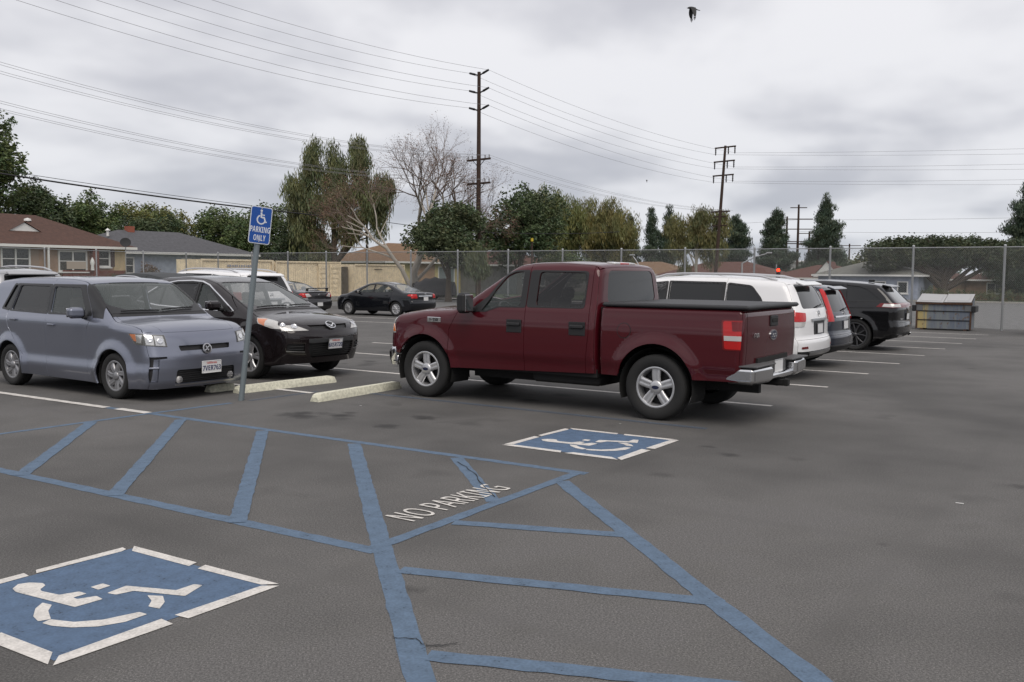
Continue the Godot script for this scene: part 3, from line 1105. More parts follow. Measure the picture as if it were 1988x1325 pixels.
		part(mo, "mirror_glass", Mesher.new().rbox(Vector3(-0.878, 1.335, sg * 1.12), Vector3(0.012, 0.22, 0.175), 0.005), M.mirror)
		var sw := Mesher.new()
		panel(sw, cab, 0, P2([-0.72, 1.20, -0.96, 1.225, -1.15, 1.50]), [], 0.05, 0.006, 0.01, sg < 0.0)
		part(t, "mirror_sail", sw, M.black_trim)
	# wheels and frame
	wheels(t, 3.5, 0.975, R, 0.27, 0.243, {"n": 5, "w0": 0.095, "w1": 0.115, "groove": 0.012, "r0": 0.05, "cap": 0.085, "z0": 0.62, "z1": 0.72, "mat": M.alloy, "oval": true, "turn": 0.32}, 0.475)
	var fr := Mesher.new()
	for sg in [1.0, -1.0]:
		fr.box(Vector3(-1.95, 0.44, sg * 0.45), Vector3(5.3, 0.16, 0.08))
	fr.box(Vector3(-1.6, 0.50, 0), Vector3(2.2, 0.1, 1.84))
	fr.box(Vector3(-1.6, 0.38, 0), Vector3(2.0, 0.14, 1.2))
	fr.box(Vector3(-3.7, 0.72, 0), Vector3(1.8, 0.1, 1.1))
	fr.tube([Vector3(-1.2, 0.36, 0.2), Vector3(-3.5, 0.37, 0)], 0.05, 8)
	fr.rbox(Vector3(-3.5, 0.38, 0), Vector3(0.3, 0.28, 0.3), 0.08)
	fr.rbox(Vector3(-2.2, 0.42, -0.7), Vector3(1.0, 0.18, 0.3), 0.04)
	fr.tube([Vector3(-2.0, 0.36, 0.55), Vector3(-3.0, 0.36, 0.55)], 0.09, 10)
	part(t, "chassis", fr, M.liner)
	# cabin
	var cb := Mesher.new()
	cb.box(Vector3(-1.6, 0.62, 0), Vector3(2.05, 0.06, 1.75))
	cb.rbox(Vector3(-0.68, 1.10, 0), Vector3(0.42, 0.3, 1.72), 0.08)
	cb.rbox(Vector3(-1.35, 0.82, 0), Vector3(0.6, 0.36, 0.26), 0.04)
	part(t, "dashboard", cb, M.dash)
	part(t, "roof_lining", _patch(cab, 1, P2([-1.6, -0.62, -1.6, 0.62, -2.62, 0.62, -2.62, -0.62]), -0.03, 0.0, false), M.seat_tan)
	seats(t, [-1.62], 0.80, [0.42, -0.42], 0.22, M.seat_grey)
	seats(t, [-2.28], 0.80, [0.45, 0.0, -0.45], 0.1, M.seat_grey, 0.55)
	steering(t, Vector3(-1.03, 1.17, -0.42), 0.45)
	wipers(t, cab, [[-0.62, -0.1, -0.85, -0.62], [-0.60, 0.5, -0.68, 0.0]])
	return t

func _patch(b: Body, pr: int, poly: PackedVector2Array, off: float, edge: float, mir: bool) -> Mesher:
	var m := Mesher.new()
	panel(m, b, pr, poly, [], 0.06, off, edge, mir)
	return m
# shared finishing of a car: floor, wheels, cabin
func finish(t: Node3D, wb: float, half: float, r: float, tw: float, rim: float, st: Dictionary, arch: float, low: float, tail: float, nose: float) -> void:
	wheels(t, wb, half - 0.02, r, tw, rim, st, arch)
	var m := Mesher.new()
	m.box(Vector3((tail + nose) * 0.5, low + 0.05, 0), Vector3(nose - tail - 0.36, 0.08, half * 2.0 - 0.5))
	m.box(Vector3(-wb * 0.5, low + 0.07, 0), Vector3(wb - arch * 2.0 - 0.04, 0.1, half * 2.0 - 0.14))
	m.rbox(Vector3(-wb - 0.35, low + 0.02, -0.3), Vector3(0.5, 0.16, 0.3), 0.05)
	m.box(Vector3((tail + nose) * 0.5, low + 0.3, 0), Vector3(nose - tail - 0.9, 0.03, half * 2.0 - 0.9))
	part(t, "underbody", m, M.liner)

func cabin(t: Node3D, x_front: float, x_rear: float, belt: float, half: float, rear_seat := true) -> void:
	var m := Mesher.new()
	m.rbox(Vector3(x_front - 0.14, belt - 0.2, 0), Vector3(0.5, 0.26, half * 2.0 - 0.2), 0.07)
	m.box(Vector3((x_front + x_rear) * 0.5, 0.42, 0), Vector3(x_front - x_rear, 0.05, half * 2.0 - 0.2))
	part(t, "dashboard", m, M.dash)
	seats(t, [x_front - 1.08], belt - 0.48, [0.37, -0.37], 0.24, M.seat_grey)
	if rear_seat:
		seats(t, [x_front - 1.92], belt - 0.46, [0.37, -0.37], 0.2, M.seat_grey, 0.5)
	steering(t, Vector3(x_front - 0.52, belt - 0.06, -0.37), 0.42)

func rear_badge(t: Node3D, b: Body, z: float, y: float, r: float) -> void:
	var q := b.pn(3, z, y)
	part(t, "emblem", Mesher.new().lathe([Vector2(r, 0.0), Vector2(r, 0.01), Vector2(r * 0.78, 0.012), Vector2(r * 0.76, 0.002)], 20, Vector3.ZERO, Basis.IDENTITY, 0.0, TAU, true).box(Vector3.ZERO + Vector3(0, 0, 0.004), Vector3(r * 1.6, r * 0.3, 0.008)), M.chrome, q[0], Basis(Vector3.UP, -PI / 2))

func on_rear(b: Body, z: float, y: float, out: float) -> Transform3D:
	var q := b.pn(3, z, y)
	var nn: Vector3 = q[1]
	var bz := nn.normalized()
	var bx := Vector3.UP.cross(bz).normalized()
	return Transform3D(Basis(bx, bz.cross(bx), bz), q[0] + bz * out)

func on_front(b: Body, z: float, y: float, out: float) -> Transform3D:
	var q := b.pn(2, z, y)
	var bz: Vector3 = q[1]
	var bx := Vector3.UP.cross(bz).normalized()
	return Transform3D(Basis(bx, bz.cross(bx), bz), q[0] + bz * out)

func make_boxy(paint: Material) -> Node3D:
	var t := thing("hatchback_car", "boxy grey-blue hatchback parked behind the leaning blue parking sign", "car", Vector3(-11.40, 0, -8.27), 0.0)
	var hl_f := P2([0.575, 0.725, 0.585, 0.88, 1.0, 0.905, 1.0, 0.765])
	var hl_s := P2([0.36, 0.905, 0.49, 0.765, 1.0, 0.72, 1.0, 0.905])
	var slot := rounded(P2([-0.40, 0.665, 0.40, 0.665, 0.42, 0.735, -0.42, 0.735]), 0.02)
	var low := rounded(P2([-0.49, 0.225, 0.49, 0.225, 0.47, 0.415, -0.47, 0.415]), 0.03)
	var vent := P2([0.60, 0.60, 0.84, 0.60, 0.84, 0.265, 0.795, 0.265, 0.765, 0.565, 0.60, 0.575])
	var vent2 := P2([0.70, 0.565, 0.765, 0.565, 0.795, 0.265, 0.72, 0.265])
	var ws := rounded(P2([-0.12, 0.0, -0.20, -0.50, -0.335, -0.725, -0.765, -0.635, -0.735, 0.0, -0.765, 0.635, -0.335, 0.725, -0.20, 0.50]), 0.05)
	var s := {
		"top": [[-3.44, 1.50], [-3.3, 1.575], [-2.7, 1.63], [-1.9, 1.645], [-1.2, 1.635], [-0.86, 1.605], [-0.70, 1.545], [-0.09, 1.13], [0.0, 1.085], [0.42, 1.045], [0.68, 0.985], [0.80, 0.91], [0.95, 0.8]],
		"top_blur": 0.03, "crown": [[-6, 0.055], [-0.7, 0.06], [0.2, 0.07], [2, 0.09]],
		"hw": [[-6, 0.85], [-3.3, 0.86], [-2.6, 0.88], [-0.2, 0.88], [0.4, 0.87], [0.9, 0.83]],
		"ins": [[0, 0.08], [0.2, 0.03], [0.34, 0.002], [0.40, 0.0], [0.50, 0.022], [0.75, 0.012], [0.98, 0.0], [1.04, 0.006], [1.085, 0.035], [1.14, 0.06], [1.5, 0.14], [1.7, 0.21]],
		"ins_blur": 0.02,
		"ft": [[0, 0.72], [0.17, 0.79], [0.24, 0.85], [0.42, 0.865], [0.60, 0.86], [0.64, 0.845], [0.72, 0.825], [0.88, 0.79], [1.0, 0.7], [1.1, 0.55]], "front_blur": 0.02,
		"rr": [[0, -3.3], [0.3, -3.41], [0.62, -3.42], [1.0, -3.40], [1.55, -3.27], [2, -3.2]],
		"fb": 0.19, "rb": 0.08, "kt": 0.10, "kf": 0.14, "kr": 0.16, "xm": -1.2,
		"flares": [[0.0, 0.31, 0.36, 0.16, 0.035], [-2.6, 0.31, 0.36, 0.16, 0.035]],
		"fy": 0.92, "ry": 1.55, "cell": 0.042,
		"sill": [[-3.4, 0.30], [-2.9, 0.21], [-0.3, 0.19], [0.3, 0.16], [0.8, 0.17]],
		"arches": [[0.0, 0.315, 0.365], [-2.6, 0.315, 0.365]],
		"side_names": ["front_fender", "front_door", "rear_door", "rear_quarter"],
		"cuts": [P2([-0.585, 0.0, -0.585, 0.93, -0.50, 1.06, -0.44, 1.09, -0.9, 1.75]), P2([-1.60, 0.0, -1.60, 2.0]), P2([-2.22, 0.0, -2.22, 0.5, -2.62, 0.88, -2.68, 1.10, -2.56, 2.0])],
		"win": [
			[rounded(P2([-0.66, 1.135, -1.545, 1.125, -1.545, 1.495, -0.90, 1.49]), 0.04), "glass_clear"],
			[rounded(P2([-1.655, 1.125, -2.60, 1.14, -2.46, 1.50, -1.655, 1.497]), 0.04), "glass_tint"],
			[rounded(P2([-2.655, 1.15, -2.83, 1.17, -2.60, 1.50, -2.52, 1.50]), 0.02), "glass_dark"]],
		"trim": [[rounded(P2([-0.50, 1.105, -1.594, 1.10, -1.594, 1.53, -0.80, 1.53]), 0.03), "window_frame", "gloss_black"],
			[rounded(P2([-1.606, 1.10, -2.655, 1.12, -2.535, 1.53, -1.606, 1.53]), 0.03), "window_frame", "gloss_black"],
			[rounded(P2([-2.665, 1.12, -2.89, 1.145, -2.62, 1.53, -2.545, 1.53]), 0.03), "window_frame", "gloss_black"],
			[P2([-0.22, 1.075, -0.47, 1.085, -0.79, 1.535, -0.80, 1.62, -0.5, 1.62]), "pillar", "gloss_black"]],
		"tops": [
			["hood", 1.5, 1.5, -0.04, -0.26, null, [], P2([-0.6, -0.78, 0.2, -0.70, 0.62, -0.585, 1.0, -0.57, 1.0, 0.57, 0.62, 0.585, 0.2, 0.70, -0.6, 0.78])],
			["cowl", -0.04, -0.26, -0.10, -0.32, M.black_trim, []],
			["windshield_frame", -0.10, -0.32, -0.755, -0.785, mt("gloss_black", L(0.010, 0.010, 0.011), 0.35), [ws]],
			["roof", -0.755, -0.785, -7, -7, null, []]],
		"front": [["front_bumper", null, P2([-2, 0, 2, 0, 2, 2, -2, 2]), [slot, low] + mirrored([vent, vent2], 2)]],
		"rear": [["tailgate", null, P2([-2, 0, 2, 0, 2, 2, -2, 2]), [rounded(P2([-0.6, 1.08, 0.6, 1.08, 0.55, 1.47, -0.55, 1.47]), 0.06)]]],
		"patches": [
			["windshield", M.glass_wind, [[1, Geometry2D.offset_polygon(ws, 0.008)[0]]], -0.008, 0.0, false],
			["rear_window", M.glass_dark, [[3, P2([-0.62, 1.06, 0.62, 1.06, 0.56, 1.49, -0.56, 1.49])]], -0.01, 0.0, false],
			["headlight", M.black_trim, [[2, hl_f, [], "front"], [0, hl_s, [], "side"]], 0.003, 0.008, true],
			["lamp_reflector", M.reflector, [[2, P2([0.60, 0.74, 0.61, 0.868, 0.72, 0.878, 0.72, 0.75]), [], "front"], [2, P2([0.735, 0.752, 0.735, 0.88, 0.83, 0.888, 0.83, 0.762]), [], "front"], [0, P2([0.52, 0.785, 0.60, 0.78, 0.60, 0.89, 0.47, 0.89]), [], "side"]], 0.007, 0.004, true],
			["turn_signal", M.lens_amber, [[0, P2([0.385, 0.898, 0.47, 0.81, 0.515, 0.805, 0.50, 0.895]), [], "side"]], 0.008, 0.004, true],
			["headlight_lens", M.lens_clear, [[2, hl_f, [], "front"], [0, hl_s, [], "side"]], 0.012, 0.008, true],
			["grille_slot", M.black_trim, [[2, slot]], -0.03, 0.0, false],
			["lower_grille", M.black_trim, [[2, low]], -0.035, 0.0, false],
			["bumper_vent", M.black_trim, [[2, Geometry2D.offset_polygon(vent, 0.004)[0]]], -0.03, 0.0, true],
			["bumper_vent_face", paint, [[2, vent2]], -0.028, 0.0, true],
			["lower_lip", M.chrome_dull, [[2, P2([-0.48, 0.205, 0.48, 0.205, 0.48, 0.222, -0.48, 0.222])]], 0.008, 0.012, false],
			["taillight", M.lens_red, [[0, rounded(P2([-3.2, 0.75, -3.6, 0.75, -3.6, 1.05, -3.25, 1.05]), 0.03), [], "side"], [3, P2([0.62, 0.75, 1.0, 0.75, 1.0, 1.05, 0.62, 1.05]), [], "rear"]], 0.006, 0.01, true],
		],
	}
	var b := Body.new().setup(s)
	shell(t, b, s, paint)
	for sg in [1.0, -1.0]:
		for q in [[0.77, 0.822, 0.034], [0.66, 0.805, 0.04]]:
			var x := on_front(b, q[0] * sg, q[1], 0.0)
			part(t, "headlight_bulb", Mesher.new().lathe([Vector2(q[2], 0.012), Vector2(q[2] * 0.85, 0.016), Vector2(q[2] * 0.4, 0.0115), Vector2(0.001, 0.0115)], 20, Vector3.ZERO, Basis.IDENTITY, 0.0, TAU, false), M.chrome, x.origin, x.basis)
		var f := on_front(b, 0.425 * sg, 0.275, -0.02)
		part(t, "fog_lamp", Mesher.new().lathe([Vector2(0.001, 0.012), Vector2(0.045, 0.008), Vector2(0.05, 0.0), Vector2(0.05, -0.02)], 20, Vector3.ZERO, Basis.IDENTITY, 0.0, TAU, true), M.lens_white, f.origin, f.basis)
		var vb := on_front(b, 0.765 * sg, 0.455, -0.01)
		part(t, "vent_bar", Mesher.new().rbox(Vector3.ZERO, Vector3(0.14, 0.028, 0.03), 0.01), paint, vb.origin, vb.basis)
		var mz: float = b.pn(0, -0.68, 1.10)[0].z
		door_mirror(t, Vector3(-0.66, 1.15, sg * (mz + 0.015)), Vector3(0.14, 0.155, 0.24), sg, paint, M.black_trim)
	var lt := Mesher.new()
	for i in 6:
		lt.rbox(Vector3(0.835, 0.25 + i * 0.028, 0), Vector3(0.01, 0.006, 0.88), 0.002)
	part(t, "grille_bars", lt, M.black_trim)
	var em := on_front(b, 0.0, 0.675, 0.01)
	var ring := Mesher.new().lathe([Vector2(0.072, 0.0), Vector2(0.072, 0.014), Vector2(0.056, 0.018), Vector2(0.053, 0.004)], 28, Vector3.ZERO, Basis.IDENTITY, 0.0, TAU, true)
	ring.rbox(Vector3(0.018, 0.016, 0.008), Vector3(0.07, 0.018, 0.014), 0.004, Basis(Vector3.BACK, 0.5)).rbox(Vector3(-0.018, -0.016, 0.008), Vector3(0.07, 0.018, 0.014), 0.004, Basis(Vector3.BACK, 0.5)).rbox(Vector3(0, 0, 0.008), Vector3(0.02, 0.08, 0.014), 0.004, Basis(Vector3.BACK, 0.5))
	var eo := part(t, "emblem", ring, M.chrome_dull, em.origin, em.basis)
	part(eo, "badge_face", Mesher.new().prism(circle(0, 0, 0.062, 24), 0.0, 0.004), M.black_trim)
	var pl := on_front(b, -0.05, 0.425, 0.015)
	plate(t, "7VER763", pl.origin, pl.basis, M.plate_white)
	for hx in [[-1.44, 0.955], [-2.44, 1.0]]:
		handle(t, Vector3(hx[0], hx[1], b.pn(0, hx[0], hx[1])[0].z + 0.018), 0.17, paint, 0.032)
	wipers(t, b, [[-0.17, 0.62, -0.13, 0.05], [-0.14, 0.0, -0.20, -0.56]])
	part(t, "parking_permit", Mesher.new().rbox(Vector3(-0.22, 1.125, 0.36), Vector3(0.05, 0.004, 0.11), 0.0015), mt("permit", L(0.45, 0.6, 0.42), 0.6))
	part(t, "roof_lining", _patch(b, 1, P2([-0.9, -0.62, -0.9, 0.62, -3.1, 0.62, -3.1, -0.62]), -0.03, 0.0, false), M.seat_tan)
	cabin(t, -0.12, -3.0, 1.06, 0.85)
	part(t, "rear_view_mirror", Mesher.new().rbox(Vector3(-0.80, 1.40, 0), Vector3(0.03, 0.055, 0.2), 0.012), M.black_trim)
	finish(t, 2.6, 0.88, 0.312, 0.205, 0.205, {"n": 7, "w0": 0.075, "w1": 0.07, "groove": 0.006, "twist": -0.28, "r0": 0.05, "cap": 0.06, "z0": 0.6, "z1": 0.78, "mat": M.alloy_grey, "turn": 0.5}, 0.365, 0.19, -3.4, 0.85)
	return t

func make_crossover(paint: Material) -> Node3D:
	var t := thing("crossover_car", "dark brown crossover with chrome window line beside the boxy hatchback", "car", Vector3(-11.87, 0, -11.0), 0.0)
	var hl_f := P2([0.47, 0.795, 1.0, 0.795, 1.0, 0.96, 0.74, 0.93])
	var hl_s := P2([0.17, 0.985, 0.26, 0.90, 0.55, 0.835, 1.2, 0.79, 1.2, 0.95, 0.5, 0.975])
	var slot := rounded(P2([-0.36, 0.81, 0.36, 0.81, 0.47, 0.905, -0.47, 0.905]), 0.02)
	var low := rounded(P2([-0.43, 0.36, 0.43, 0.36, 0.50, 0.50, 0.48, 0.66, -0.48, 0.66, -0.50, 0.50]), 0.04)
	var fog := rounded(P2([0.56, 0.45, 0.80, 0.47, 0.80, 0.59, 0.56, 0.59]), 0.02)
	var ws := rounded(P2([-0.02, 0.0, -0.10, -0.45, -0.32, -0.735, -1.06, -0.57, -1.0, 0.0, -1.06, 0.57, -0.32, 0.735, -0.10, 0.45]), 0.06)
	var s := {
		"top": [[-3.72, 1.22], [-3.45, 1.44], [-3.1, 1.54], [-2.5, 1.63], [-1.9, 1.655], [-1.4, 1.63], [-1.05, 1.56], [0.0, 1.12], [0.1, 1.07], [0.55, 1.015], [0.82, 0.945], [0.98, 0.87], [1.2, 0.72]],
		"crown": [[-6, 0.07], [-0.7, 0.07], [0.2, 0.1], [2, 0.14]],
		"hw": [[-6, 0.86], [-3.4, 0.89], [-2.7, 0.93], [-0.3, 0.925], [0.4, 0.91], [1.0, 0.84]],
		"ins": [[0, 0.09], [0.25, 0.03], [0.42, 0.012], [0.7, 0.004], [0.88, 0.0], [0.98, 0.02], [1.08, 0.06], [1.14, 0.085], [1.55, 0.25], [1.8, 0.35]],
		"ft": [[0, 0.84], [0.25, 0.93], [0.42, 1.01], [0.66, 1.05], [0.80, 1.03], [0.90, 0.96], [1.0, 0.84], [1.15, 0.6]],
		"rr": [[0, -3.5], [0.5, -3.68], [0.9, -3.68], [1.1, -3.64], [1.6, -3.2]],
		"fb": 0.36, "rb": 0.1, "kt": 0.10, "kf": 0.16, "kr": 0.16, "xm": -1.4,
		"flares": [[0.0, 0.355, 0.41, 0.18, 0.04], [-2.75, 0.355, 0.41, 0.18, 0.04]],
		"fy": 0.92, "ry": 1.3, "cell": 0.06,
		"sill": [[-3.6, 0.36], [-3.1, 0.27], [-0.3, 0.25], [0.5, 0.24], [0.95, 0.27]],
		"arches": [[0.0, 0.36, 0.415], [-2.75, 0.36, 0.415]],
		"side_names": ["front_fender", "front_door", "rear_door", "rear_quarter"],
		"cuts": [P2([-0.47, 0.0, -0.47, 0.80, -0.40, 1.06, -0.30, 1.12, -1.2, 1.75]), P2([-1.43, 0.0, -1.43, 2.0]), P2([-2.30, 0.0, -2.30, 0.55, -2.52, 0.9, -2.45, 2.0])],
		"win": [
			[rounded(P2([-0.60, 1.105, -1.385, 1.125, -1.385, 1.525, -1.22, 1.495]), 0.03), "glass_clear"],
			[rounded(P2([-1.475, 1.125, -2.36, 1.15, -2.36, 1.485, -2.0, 1.525, -1.475, 1.53]), 0.03), "glass_tint"],
			[rounded(P2([-2.42, 1.155, -2.98, 1.20, -2.50, 1.45, -2.42, 1.465]), 0.02), "glass_tint"]],
		"trim": [[rounded(P2([-0.46, 1.09, -1.422, 1.105, -1.422, 1.553, -1.20, 1.52]), 0.02), "window_frame", "black_trim"], [rounded(P2([-1.438, 1.105, -2.4, 1.135, -2.4, 1.49, -2.0, 1.55, -1.438, 1.556]), 0.02), "window_frame", "black_trim"]],
		"tops": [
			["hood", 1.5, 1.5, 0.06, -0.26, null, [], P2([-0.6, -0.80, 0.15, -0.70, 0.6, -0.60, 1.2, -0.42, 1.2, 0.42, 0.6, 0.60, 0.15, 0.70, -0.6, 0.80])],
			["cowl", 0.06, -0.26, 0.0, -0.31, M.black_trim, []],
			["windshield_frame", 0.0, -0.31, -1.05, -1.10, null, [ws]],
			["roof", -1.05, -1.10, -7, -7, null, []]],
		"front": [["front_bumper", null, P2([-2, 0, 2, 0, 2, 2, -2, 2]), [slot, low] + mirrored([fog], 2)]],
		"rear": [["tailgate", null, P2([-2, 0, 2, 0, 2, 2, -2, 2]), []]],
		"patches": [
			["windshield", M.glass_wind, [[1, Geometry2D.offset_polygon(ws, 0.008)[0]]], -0.008, 0.0, false],
			["headlight", M.lens_white, [[2, hl_f, [], "front"], [0, hl_s, [], "side"]], 0.004, 0.008, true],
			["turn_signal", M.lens_amber, [[0, P2([0.19, 0.975, 0.27, 0.91, 0.40, 0.87, 0.36, 0.972]), [], "side"]], 0.007, 0.004, true],
			["headlight_lens", M.lens_clear, [[2, hl_f, [], "front"], [0, hl_s, [], "side"]], 0.014, 0.01, true],
			["grille", M.black_trim, [[2, slot]], -0.025, 0.0, false],
			["lower_grille", M.black_trim, [[2, low]], -0.035, 0.0, false],
			["bumper_bar", mt("bumper_grey", L(0.035, 0.036, 0.038), 0.45), [[2, rounded(P2([-0.50, 0.60, 0.50, 0.60, 0.50, 0.67, -0.50, 0.67]), 0.015)]], 0.004, 0.03, false],
			["fog_recess", M.black_trim, [[2, fog]], -0.03, 0.0, true],
			["fog_trim", M.chrome_dull, [[2, P2([0.55, 0.455, 0.80, 0.472, 0.80, 0.484, 0.55, 0.466])]], 0.006, 0.012, true],
			["chrome_line", M.chrome, [[0, strip(P2([-0.38, 1.083, -0.44, 1.12, -0.80, 1.31, -1.17, 1.495, -1.38, 1.552, -1.65, 1.567, -2.05, 1.557, -2.45, 1.50, -2.98, 1.25, -3.05, 1.195, -2.4, 1.13, -1.43, 1.095, -0.42, 1.078]), 0.018)]], 0.006, 0.008, true],
			["taillight", M.lens_red, [[0, rounded(P2([-3.2, 0.85, -3.8, 0.85, -3.8, 1.05, -3.25, 1.02]), 0.03), [], "side"], [3, P2([0.5, 0.85, 1.0, 0.85, 1.0, 1.05, 0.5, 1.05]), [], "rear"]], 0.006, 0.01, true],
		],
	}
	var b := Body.new().setup(s)
	shell(t, b, s, paint)
	for sg in [1.0, -1.0]:
		for q in [[0.66, 0.862, 0.05], [0.79, 0.885, 0.042]]:
			var x := on_front(b, q[0] * sg, q[1], 0.0)
			part(t, "headlight_bulb", Mesher.new().lathe([Vector2(q[2], 0.012), Vector2(q[2] * 0.85, 0.018), Vector2(q[2] * 0.4, 0.008), Vector2(0.001, 0.016)], 20, Vector3.ZERO, Basis.IDENTITY, 0.0, TAU, false), M.chrome, x.origin, x.basis)
		var mz: float = b.pn(0, -0.72, 1.12)[0].z
		door_mirror(t, Vector3(-0.70, 1.17, sg * (mz + 0.03)), Vector3(0.16, 0.16, 0.25), sg, paint, M.black_trim)
		for k in 2:
			var fx := on_front(b, 0.68 * sg, 0.50 + k * 0.045, -0.012)
			part(t, "fog_bar", Mesher.new().rbox(Vector3.ZERO, Vector3(0.23, 0.014, 0.02), 0.005), M.black_trim, fx.origin, fx.basis)
	var lt := Mesher.new()
	for k in 7:
		var q := on_front(b, 0.0, 0.38 + k * 0.035, -0.03)
		lt.rbox(q.origin, Vector3(0.012, 0.008, 0.84 + 0.1 * (k / 7.0)), 0.003)
	part(t, "grille_bars", lt, M.liner)
	var em := on_front(b, 0.0, 0.857, 0.012)
	var e := Mesher.new()
	e.lathe([Vector2(0.098, 0.0), Vector2(0.098, 0.016), Vector2(0.082, 0.02), Vector2(0.078, 0.004)], 32, Vector3.ZERO, Basis.from_scale(Vector3(1, 0.86, 1)), 0.0, TAU, true)
	for sg in [1.0, -1.0]:
		e.prism(P2([0, -0.018, sg * 0.074, 0.034, sg * 0.074, 0.012, sg * 0.05, -0.002, 0, -0.052]), 0.004, 0.016)
	var eo := part(t, "emblem", e, M.chrome, em.origin, em.basis)
	part(eo, "badge_face", Mesher.new().prism(circle(0, 0, 0.084, 24, 0.072), 0.0, 0.003), M.black_trim)
	var pl := on_front(b, 0.0, 0.575, 0.03)
	plate(t, "6XSR720", pl.origin, pl.basis, M.chrome_dull)
	for hx in [[-1.25, 0.94], [-2.25, 0.97]]:
		handle(t, Vector3(hx[0], hx[1], b.pn(0, hx[0], hx[1])[0].z + 0.018), 0.18, paint)
	wipers(t, b, [[-0.10, 0.62, -0.06, 0.02], [-0.06, -0.05, -0.14, -0.60]])
	part(t, "roof_lining", _patch(b, 1, P2([-1.2, -0.55, -1.2, 0.55, -3.0, 0.5, -3.0, -0.5]), -0.03, 0.0, false), M.seat_tan)
	cabin(t, -0.02, -2.9, 1.08, 0.86)
	part(t, "rear_view_mirror", Mesher.new().rbox(Vector3(-0.85, 1.40, 0), Vector3(0.03, 0.06, 0.22), 0.012), M.black_trim)
	finish(t, 2.75, 0.925, 0.358, 0.235, 0.245, {"n": 5, "w0": 0.05, "w1": 0.05, "split": 0.2, "r0": 0.05, "cap": 0.06, "z0": 0.6, "z1": 0.75, "mat": M.alloy, "turn": 0.1}, 0.415, 0.25, -3.6, 0.95)
	return t

